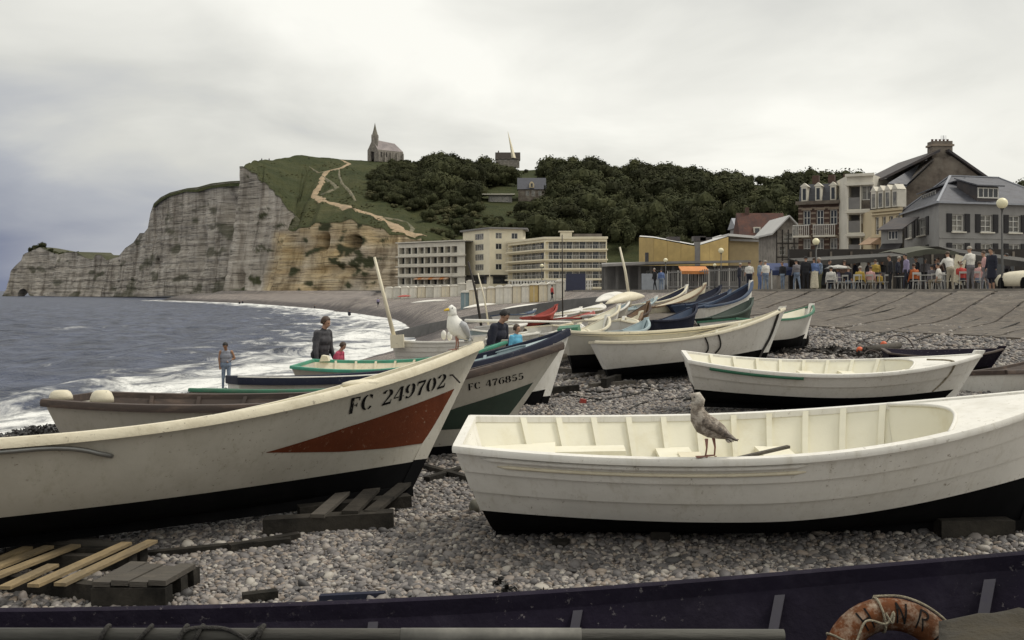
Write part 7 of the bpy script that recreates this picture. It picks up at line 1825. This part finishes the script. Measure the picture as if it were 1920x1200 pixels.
_L.new(_oi.outputs['Random'], _rp.inputs[0]); _L.new(_rp.outputs[0], _mx.inputs[6]); _L.new(_nt.outputs['Color'], _mx.inputs[7]); _L.new(_mx.outputs[2], _b.inputs['Base Color'])
def pebbles(name, label, xy, r):
    z = np.array([gmesh(a, b) for a, b in xy]); n = len(xy)
    me = bpy.data.meshes.new(name); me.from_pydata(np.column_stack([xy, z + r * .25]).tolist(), [], [])
    sc_ = np.column_stack([r * RNG.uniform(.75, 1.35, n), r * RNG.uniform(.75, 1.2, n), r * RNG.uniform(.5, .85, n)]); ro = np.column_stack([RNG.normal(0, .35, n), RNG.normal(0, .35, n), RNG.uniform(0, 6.283, n)])
    for k, a in (('scl', sc_), ('rot', ro)): at = me.attributes.new(k, 'FLOAT_VECTOR', 'POINT'); at.data.foreach_set('vector', a.astype(np.float32).ravel())
    o = link(name, me); tag(o, label, 'pebbles', kind='stuff')
    ng = bpy.data.node_groups.new(name, 'GeometryNodeTree'); ng.interface.new_socket('Geometry', in_out='INPUT', socket_type='NodeSocketGeometry'); ng.interface.new_socket('Geometry', in_out='OUTPUT', socket_type='NodeSocketGeometry')
    N = ng.nodes; L = ng.links; gi = N.new('NodeGroupInput'); go = N.new('NodeGroupOutput')
    ico = N.new('GeometryNodeMeshIcoSphere'); ico.inputs['Radius'].default_value = 1.0; ico.inputs['Subdivisions'].default_value = 2
    ns = N.new('ShaderNodeTexNoise'); ns.inputs['Scale'].default_value = 1.1; sb_ = N.new('ShaderNodeVectorMath'); sb_.operation = 'SUBTRACT'; sb_.inputs[1].default_value = (.5, .5, .5); L.new(ns.outputs['Color'], sb_.inputs[0]); ss_ = N.new('ShaderNodeVectorMath'); ss_.operation = 'SCALE'; ss_.inputs['Scale'].default_value = .75; L.new(sb_.outputs[0], ss_.inputs[0])
    sp = N.new('GeometryNodeSetPosition'); L.new(ico.outputs['Mesh'], sp.inputs['Geometry']); L.new(ss_.outputs[0], sp.inputs['Offset'])
    sh = N.new('GeometryNodeSetShadeSmooth'); L.new(sp.outputs[0], sh.inputs['Geometry']); sm = N.new('GeometryNodeSetMaterial'); sm.inputs['Material'].default_value = PEB; L.new(sh.outputs[0], sm.inputs['Geometry'])
    ip = N.new('GeometryNodeInstanceOnPoints'); L.new(gi.outputs[0], ip.inputs['Points']); L.new(sm.outputs[0], ip.inputs['Instance'])
    for k, s_ in (('rot', 'Rotation'), ('scl', 'Scale')):
        na = N.new('GeometryNodeInputNamedAttribute'); na.data_type = 'FLOAT_VECTOR'; na.inputs['Name'].default_value = k; L.new(na.outputs[0], ip.inputs[s_])
    L.new(ip.outputs[0], go.inputs[0]); md = o.modifiers.new('scatter', 'NODES'); md.node_group = ng
    return o
def field(y0, y1, n, half):
    y = np.sqrt(RNG.uniform(y0 * y0, y1 * y1, n)); x = RNG.uniform(-1, 1, n) * (y * half + .2); return np.column_stack([x, y])
xy = field(3.6, 9.2, 105000, .60); pebbles('shingle_stones', 'loose grey and tan pebbles of the foreground shingle', xy, np.clip(RNG.lognormal(math.log(.0135), .38, len(xy)), .007, .045))
xy = field(9.2, 17, 95000, .60); xy = xy[(xy[:, 0] > -4.5)]; pebbles('farther_shingle_stones', 'loose pebbles of the shingle between the middle boats', xy, np.clip(RNG.lognormal(math.log(.017), .35, len(xy)), .009, .05))

xy = field(17, 30, 60000, .58); xy = xy[(xy[:, 0] > -5)]; pebbles('distant_shingle_stones', 'loose pebbles of the shingle round the farther boats', xy, np.clip(RNG.lognormal(math.log(.026), .4, len(xy)), .012, .07))

# ================================================================ things lying about
def gp(px, py):
    """point of the beach seen at a measured spot"""
    d = P(px, py, 1.0).normalized(); h = BEACH_BVH.ray_cast(Vector((0, 0, 0)), d); return h[0]
DRIFT = M('pale_pallet_wood', (.27, .20, .105), .85, .25, 5, c2=(.17, .13, .075), bump=.4, bscale=20, stretch=(4, 1, 4))
SLEEPER = M('tarred_sleeper', (.018, .0165, .0145), .9, .5, 6, spec=.15, c2=(.045, .04, .033), bump=.7, bscale=14)
# pallet, bottom left
o = thing('pallet', 'broken pallet of pale yellow slats lying on the shingle in the bottom left corner', 'pallet')
for a, b in (((-60, 1112), (52, 1062)), ((-70, 1128), (92, 1060)), ((-50, 1138), (142, 1058)), ((8, 1144), (100, 1098)), ((62, 1140), (238, 1054)), ((112, 1138), (286, 1050))):
    p0, p1 = gp(*a), gp(*b); MB().beam(p0 + Vector((0, 0, .13)), p1 + Vector((0, 0, .13)), .075, .02).build('slat', DRIFT, o)
for a, b in (((-60, 1100), (190, 1130)), ((-30, 1068), (250, 1072)), ((20, 1055), (270, 1058))):
    p0, p1 = gp(*a), gp(*b); MB().beam(p0 + Vector((0, 0, .06)), p1 + Vector((0, 0, .06)), .08, .10).build('bearer', SLEEPER, o)
o = thing('timber_stack', 'weathered grey planks stacked as a low block beside the broken pallet', 'timber')
p0 = gp(172, 1140); p1 = gp(312, 1140); dv = gp(372, 1098) - p1; dv.z = 0
for i in range(4):
    q0 = p0.lerp(p1, (i + .04) / 4); q1 = p0.lerp(p1, (i + .96) / 4); w = (q1 - q0).length; mid = (q0 + q1) / 2
    MB().beam(mid + Vector((0, 0, .135 + .008 * (i % 2))), mid + dv * (1.05 - .04 * i) + Vector((0, 0, .135 - .01 * (i % 3))), w, .03).build('plank', OLDWOOD, o)
for f in (.08, .55, .95): MB().beam(p0 + dv * f + Vector((0, 0, .06)), p1 + dv * f + Vector((0, 0, .06)), .09, .11).build('bearer', SLEEPER, o)
for a, b, r, lab in (((-40, 1031), (238, 1037), .035, 'round grey pole lying under the rust-flashed boat'), ((-40, 1006), (190, 1030), .03, 'thinner pole lying slantwise above the grey pole')):
    p0, p1 = gp(*a), gp(*b); m = MB().tube([p0 + Vector((0, 0, .06)), p0.lerp(p1, .5) + Vector((0, 0, .07)), p1 + Vector((0, 0, .05))], [r, r * 1.05, r * .9], 9); tag(m.build('pole', OLDWOOD, smooth=True), lab, 'pole')
# sleepers under the bow
o = thing('sleeper_ramp', 'black tarred sleepers and planks under the bow of the rust-flashed boat', 'timber')
for a, b, w, h in (((496, 1004), (738, 990), .15, .15), ((560, 975), (768, 952), .14, .13)):
    p0, p1 = gp(*a), gp(*b); MB().beam(p0 + Vector((0, 0, h / 2 - .02)), p1 + Vector((0, 0, h / 2 - .02)), w, h).build('sleeper', SLEEPER, o)
for a, b in (((600, 1000), (660, 938)), ((655, 996), (712, 935)), ((700, 992), (765, 930))):
    p0, p1 = gp(*a), gp(*b); k = hash01(a[0], 2) - .5; MB().beam(p0 + Vector((.06 * k, 0, .135 + .03 * k)), p1 + Vector((-.08 * k, 0, .14 - .03 * k)), .12 + .05 * k, .028).build('plank', SLEEPER if a[0] > 620 else OLDWOOD, o)
for a, b, lab in (((255, 1050), (545, 1022), 'dark flat plank on the shingle right of the grey pole'), ((430, 1035), (560, 1012), 'short split board beside the dark flat plank'), ((455, 1130), (520, 1122), 'small dark stick near the violet boat'), ((795, 880), (885, 905), 'dark plank on the shingle behind the bow of the rust-flashed boat'), ((800, 905), (880, 880), 'crossed dark board lying over the other plank')):
    p0, p1 = gp(*a), gp(*b); tag(MB().beam(p0 + Vector((0, 0, .03)), p1 + Vector((0, 0, .03)), .07, .045).build('plank', SLEEPER), lab, 'plank')
p0, p1 = gp(600, 1130), gp(722, 1124); tag(MB().beam(p0 + Vector((0, 0, .03)), p1 + Vector((0, 0, .03)), .05, .03).build('plank', PNAVY), 'blue painted board lying along the rail of the violet boat', 'plank')
# blocks under the right foreground boat
for px, py, s_, lab in ((975, 1000, (.22, .3, .16), 'dark timber block under the stern of the right foreground boat'), (1244, 1018, (.13, .25, .10), 'small dark block under the middle of the right foreground boat'), (1052, 1028, (.10, .12, .06), 'half-buried wooden chock in front of the right foreground boat'), (1835, 1010, (.5, .2, .14), 'rough timber under the bow of the right foreground boat')):
    q = gp(px, py); tag(MB().box((q.x, q.y + s_[1] / 2, q.z + s_[2] / 2 - .02), s_, (0, 0, hash01(px, 1) * .5 - .25)).build('chock', SLEEPER), lab, 'block')
q = gp(890, 962); tag(MB().ball((q.x, q.y, q.z + .05), (.045, .06, .06), 12, 8).build('float', M('old_float', (.12, .115, .09), .8, .4, 20), smooth=True), 'small dull float at the stern corner of the right foreground boat', 'float')
# seaweed
WEED = M('seaweed', (.012, .011, .010), .5, .4, 30)
def weed(label, spots, n, s_, name='seaweed', rad=1.0, mat=None):
    rr = random.Random(len(label)); m = MB()
    for (px, py) in spots:
        c = gp(px, py)
        for i in range(n):
            a = rr.uniform(0, 6.28); q = rr.uniform(0, 1) * rad; p = c + Vector((q * math.cos(a), q * math.sin(a), 0)); p.z = gmesh(p.x, p.y) + rr.uniform(0, s_ * 1.6) * (1 - q / rad * .7)
            t = Vector((rr.gauss(0, 1), rr.gauss(0, 1), rr.gauss(0, .6))).normalized() * s_ * rr.uniform(.4, 1); u = t.cross(Vector((rr.gauss(0, 1), rr.gauss(0, 1), rr.gauss(0, 1)))).normalized() * s_ * rr.uniform(.2, .5)
            m.quadface([p - t - u * .6, p + t * .3 - u, p + t, p + t * .2 + u])
    o = m.build(name, mat or WEED, fix=False); tag(o, label, 'seaweed', kind='stuff'); return o
weed('black clump of dried seaweed on the shingle behind the violet rail', [(940, 1100), (950, 1112)], 50, .035, rad=.06)
weed('scraps of dark seaweed along the violet rail', [(740, 1124), (770, 1126), (1018, 1114), (890, 1098)], 14, .02, rad=.06)
weed('dark bank of weed and wet stones at the water edge on the left', [(20, 815), (60, 808), (90, 812), (110, 822), (30, 805), (70, 820), (140, 800)], 330, .07, rad=1.1)
weed('dark weed and stones round the feet of the boy', [(400, 738), (440, 737), (470, 735), (365, 742), (500, 728), (540, 720)], 220, .08, rad=1.1)
# ropes across the shingle
def ground_rope(label, pix, r=.014, mat=None):
    pts = []
    for q in pix:
        p = gp(*q); pts.append(p + Vector((0, 0, r + .01)))
    return rope('rope', label, pts, r, mat)
ground_rope('dark rope running from the middle timbers towards the boat with green strip', [(1000, 742), (1060, 733), (1120, 738), (1180, 729), (1240, 733), (1300, 726)], .016)
ground_rope('dark rope curling below the middle timbers', [(985, 756), (1030, 748), (1070, 744), (1120, 752), (1160, 748), (1210, 738)], .014)
ground_rope('thin rope with a red tag on the shingle', [(1085, 756), (1120, 755), (1150, 748), (1176, 747)], .010)
ground_rope('long rope behind the young gull', [(1180, 770), (1210, 757), (1250, 752), (1290, 748), (1330, 752)], .012)
ground_rope('rope lying from the roped boat to the winch', [(1440, 668), (1475, 660), (1510, 662), (1560, 655), (1620, 662), (1660, 656)], .018)
ground_rope('rope trailing over the right part of the beach', [(1500, 650), (1560, 668), (1640, 664), (1700, 672), (1760, 668)], .016)
for i, pix in enumerate(([(1445, 612), (1530, 590), (1620, 570), (1700, 553)], [(1500, 630), (1600, 600), (1700, 575), (1800, 556)], [(1620, 640), (1740, 600), (1850, 565)], [(1720, 640), (1820, 605), (1915, 572)], [(1800, 645), (1860, 625), (1915, 605)], [(1420, 556), (1500, 552), (1560, 558), (1640, 553), (1720, 557), (1800, 552), (1915, 553)])):
    ground_rope(('mooring rope on the slipway, nearest the boats', 'second mooring rope up the slipway from the left', 'third mooring rope up the slipway', 'fourth mooring rope up the slipway', 'mooring rope on the slipway nearest the right edge', 'slack dark rope lying along the top of the slipway')[i], pix, .02)
q = gp(1093, 758); tag(MB().box((q.x, q.y, q.z + .04), (.09, .06, .08), (.1, .2, .3)).build('red_float', PRED), 'small red float lying on the middle shingle', 'float')
for a, b, w, h, lab in (((1020, 742), (1085, 736), .12, .13, 'short dark sleeper on the shingle behind the green-flashed bow'), ((1105, 728), (1190, 722), .09, .08, 'grey beam lying behind the short dark sleeper'), ((1030, 700), (1140, 706), .12, .12, 'beam under the stern of the grey-white boat'), ((1060, 716), (1140, 700), .08, .06, 'thin board crossing the beam under the grey-white boat'), ((1132, 728), (1160, 719), .10, .16, 'upright stub between the two middle beams')):
    p0, p1 = gp(*a), gp(*b); tag(MB().beam(p0 + Vector((0, 0, h / 2)), p1 + Vector((0, 0, h / 2)), w, h).build('timber', OLDWOOD if 'grey' in lab or 'thin' in lab else SLEEPER), lab, 'timber')
# winch drum, log, buoys, hoops
NET = M('old_net', (.055, .05, .045), .9, .5, 30, bump=1.0, bscale=60)
q = gp(1500, 652); o = thing('rope_drum', 'round drum wound with dark rope right of the roped white boat', 'drum', (q.x, q.y + .2, q.z + .2), (0, 0, R(25)))
MB().rings([[(x_, r_ * math.cos(t), r_ * math.sin(t)) for t in np.linspace(0, 6.283, 18, endpoint=False)] for x_, r_ in ((-.2, .2), (-.17, .2), (-.16, .15), (.12, .15), (.13, .21), (.16, .21))]).build('drum', NET, o)
for i in range(8): MB().tube([(-.14 + i * .036, .165 * math.cos(t), .165 * math.sin(t)) for t in np.linspace(0, 6.283, 16)], .014, 5).build('rope_turn', ROPE, o)
p0, p1 = gp(1622, 664), gp(1686, 656); lg = thing('timber_log', 'grey log with iron hoops behind the bow of FC 554460', 'log'); MB().tube([p0 + Vector((0, 0, .09)), p1 + Vector((0, 0, .10))], .075, 10).build('log', OLDWOOD, lg, smooth=True)
for px, py, r, lab in ((1612, 656, .075, 'orange ball buoy at the left end of the grey log'), (1657, 645, .075, 'orange ball buoy above the grey log')):
    q = gp(px, py + 7); q = q + Vector((0, 0, r + (.0 if px < 1640 else .0))); tag(MB().ball(q, r, 12, 9).build('buoy', M('orange_buoy', (.62, .11, .03), .5, .2, 10), smooth=True), lab, 'buoy')
IRON = M('rusty_iron', (.05, .035, .03), .8, .4, 20)
for px, py, r, lab in ((1690, 655, .32, 'tall curved iron hoop standing behind the violet dinghy'), (1625, 660, .22, 'smaller iron hoop left of the tall one'), (1640, 676, .2, 'bent iron rod standing in the net heap')):
    q = gp(px, py); tag(MB().tube([q + Vector((r * math.cos(t) - .05, .1 * math.sin(t * 1.3), r * .9 * math.sin(t) + .02)) for t in np.linspace(-.2, 2.6, 16)], .014, 6).build('iron_hoop', IRON, smooth=True), lab, 'iron hoop')
weed('heap of dark nets and gear behind the boat FC 554460', [(1555, 660), (1585, 668), (1660, 674), (1690, 668), (1480, 664), (1625, 668)], 120, .09, name='net_heap', rad=.45, mat=NET)
q = gp(1857, 734); o = thing('fish_crate', 'dark slatted fish crate beside the brown-railed boat at the right edge', 'crate', (q.x, q.y + .2, q.z))
for i in range(4): MB().box((0, -.16, .03 + .062 * i), (.44, .02, .05)).build('slat', SLEEPER, o)
for sx in (-1, 1): MB().box((sx * .21, 0, .125), (.025, .34, .25)).build('side', SLEEPER, o)
MB().box((0, .16, .125), (.44, .02, .25)).build('back', SLEEPER, o); MB().box((0, 0, .01), (.42, .32, .02)).build('bottom', SLEEPER, o)
# rudder stock and gear behind the gull: small white fenders
for px, py, lab in ((862, 612, 'white fender lying in the clinker dinghy, left of two'), (873, 614, 'white fender lying in the clinker dinghy, right of two')):
    tag(MB().ball(P(px - 30, py + 16, 24.6), (.06, .06, .11), 10, 8).build('fender', PW, smooth=True), lab, 'fender')

# ================================================================ gear in the violet boat
BUOY = M('lifebuoy_orange', (.12, .040, .014), .85, .35, 9, dirt=(.42, .36, .28), dirt_amt=.95, dirt_scale=15, c2=(.07, .035, .018), spec=.15, bump=.3, bscale=40)
c = P(1682, 1268, 3.02); o = thing('lifebuoy', 'peeling orange lifebuoy lettered in black, propped inside the violet boat', 'lifebuoy', c, (R(-22), R(4), 0))
Rr, rr_ = .170, .046; rs = []
for i in range(40):
    a = 2 * math.pi * i / 40; rs.append([(math.cos(a) * (Rr + rr_ * math.cos(t)), -rr_ * .75 * math.sin(t), math.sin(a) * (Rr + rr_ * math.cos(t))) for t in np.linspace(0, 6.283, 12, endpoint=False)])
rs.append(rs[0]); MB().rings(rs, cap=False).build('ring', BUOY, o, smooth=True)
def ringmap(cx_):
    def f(x, y):
        a = cx_ - x * .30; r_ = Rr - .028 + y * .058; t = max(-1, min(1, (r_ - Rr) / rr_)); return (math.cos(a) * r_, -rr_ * .75 * math.sqrt(max(0, 1 - t * t)) - .002, math.sin(a) * r_)
    return f
for ch, a in (('H', 128), ('N', 92), ('R', 71), ('I', 50)): text_mesh(ch, ringmap(R(a))).build('letter', INK, o, fix=False)
for a in (104, 152, 40):
    ca, sa = math.cos(R(a)), math.sin(R(a)); MB().tube([(ca * (Rr + (rr_ + .004) * math.cos(t)), -(rr_ * .75 + .004) * math.sin(t), sa * (Rr + (rr_ + .004) * math.cos(t))) for t in np.linspace(0, 6.283, 14)], .0035, 5).build('lashing', ROPE_P, o)
rope('lifeline', None, [(Rr * math.cos(R(a)) * 1.0, -.055, Rr * math.sin(R(a)) - (.03 if k % 2 else 0)) for k, a in enumerate((104, 98, 96, 104, 125, 140, 152))], .0035, ROPE_P, parent=o)
rope('grab_line', None, [((Rr + rr_ + .006) * math.cos(R(a)), .0, (Rr + rr_ + .006) * math.sin(R(a))) for a in (104, 85, 70, 55, 40, 25)], .004, ROPE_P, parent=o)
SACK = M('brown_sacking', (.040, .032, .019), .95, .35, 8, bump=.6, bscale=60)
m = MB(); rw = []
for i in range(13):
    f = i / 12; row = []
    for k in range(9):
        g_ = k / 8; q = P(1760 + 300 * f, 1165 + 60 * g_ - 22 * math.sin(f * 3.1) + 18 * f * g_, 2.95 - .25 * g_) ; row.append(q + Vector((0, 0, .015 * mnoise.noise(Vector((f * 7, g_ * 4, 2))))))
    rw.append(row)
m.rings(rw, cap=False, closed=False); so = m.build('sacking', SACK, smooth=True, fix=False); md = so.modifiers.new('thick', 'SOLIDIFY'); md.thickness = .012; tag(so, 'fold of brown sacking lying against the lifebuoy', 'sack')
# spar along the bottom, wound with black cord
o = thing('oar', 'long grey and white oar lying along the inside of the violet boat, wound with cord', 'oar')
SPARM = M('old_oar', (.085, .082, .07), .8, .4, 4, c2=(.05, .047, .04), stretch=(.6, 4, 4), bump=.3, bscale=20)
y0 = 2.85; zA = P(0, 1194, y0).z; Xa, Xb = plan(-60, y0)[0], plan(1470, y0)[0]
MB().tube([(Xa, y0, zA + .004), (Xb, y0, zA + .004)], [.02, .016], 10).build('shaft', SPARM, o, smooth=True)
MB().tube([(plan(752, y0)[0], y0, zA + .004), (plan(1090, y0)[0], y0, zA + .004)], .0192, 10).build('white_sleeve', M('worn_white_sleeve', (.24, .23, .20), .7, .3, 12, c2=(.12, .115, .10)), o, smooth=True)
for px in (195, 268, 342, 372, 470, 486): q = plan(px, y0)[0]; MB().tube([(q + .012 * math.sin(t) * (1 + px % 3), y0 + .024 * math.cos(t), zA + .004 + .026 * math.sin(t)) for t in np.linspace(0, 6.5, 14)], .006, 6).build('cord', ROPE, o, smooth=True)
rope('loose_cord', None, [(plan(335, y0)[0], y0 - .03, zA - .03), (plan(352, y0)[0], y0 - .02, zA + .022), (plan(400, y0)[0], y0 - .01, zA + .027), (plan(440, y0)[0], y0 - .02, zA + .02), (plan(492, y0)[0], y0 - .03, zA - .02)], .006, parent=o)
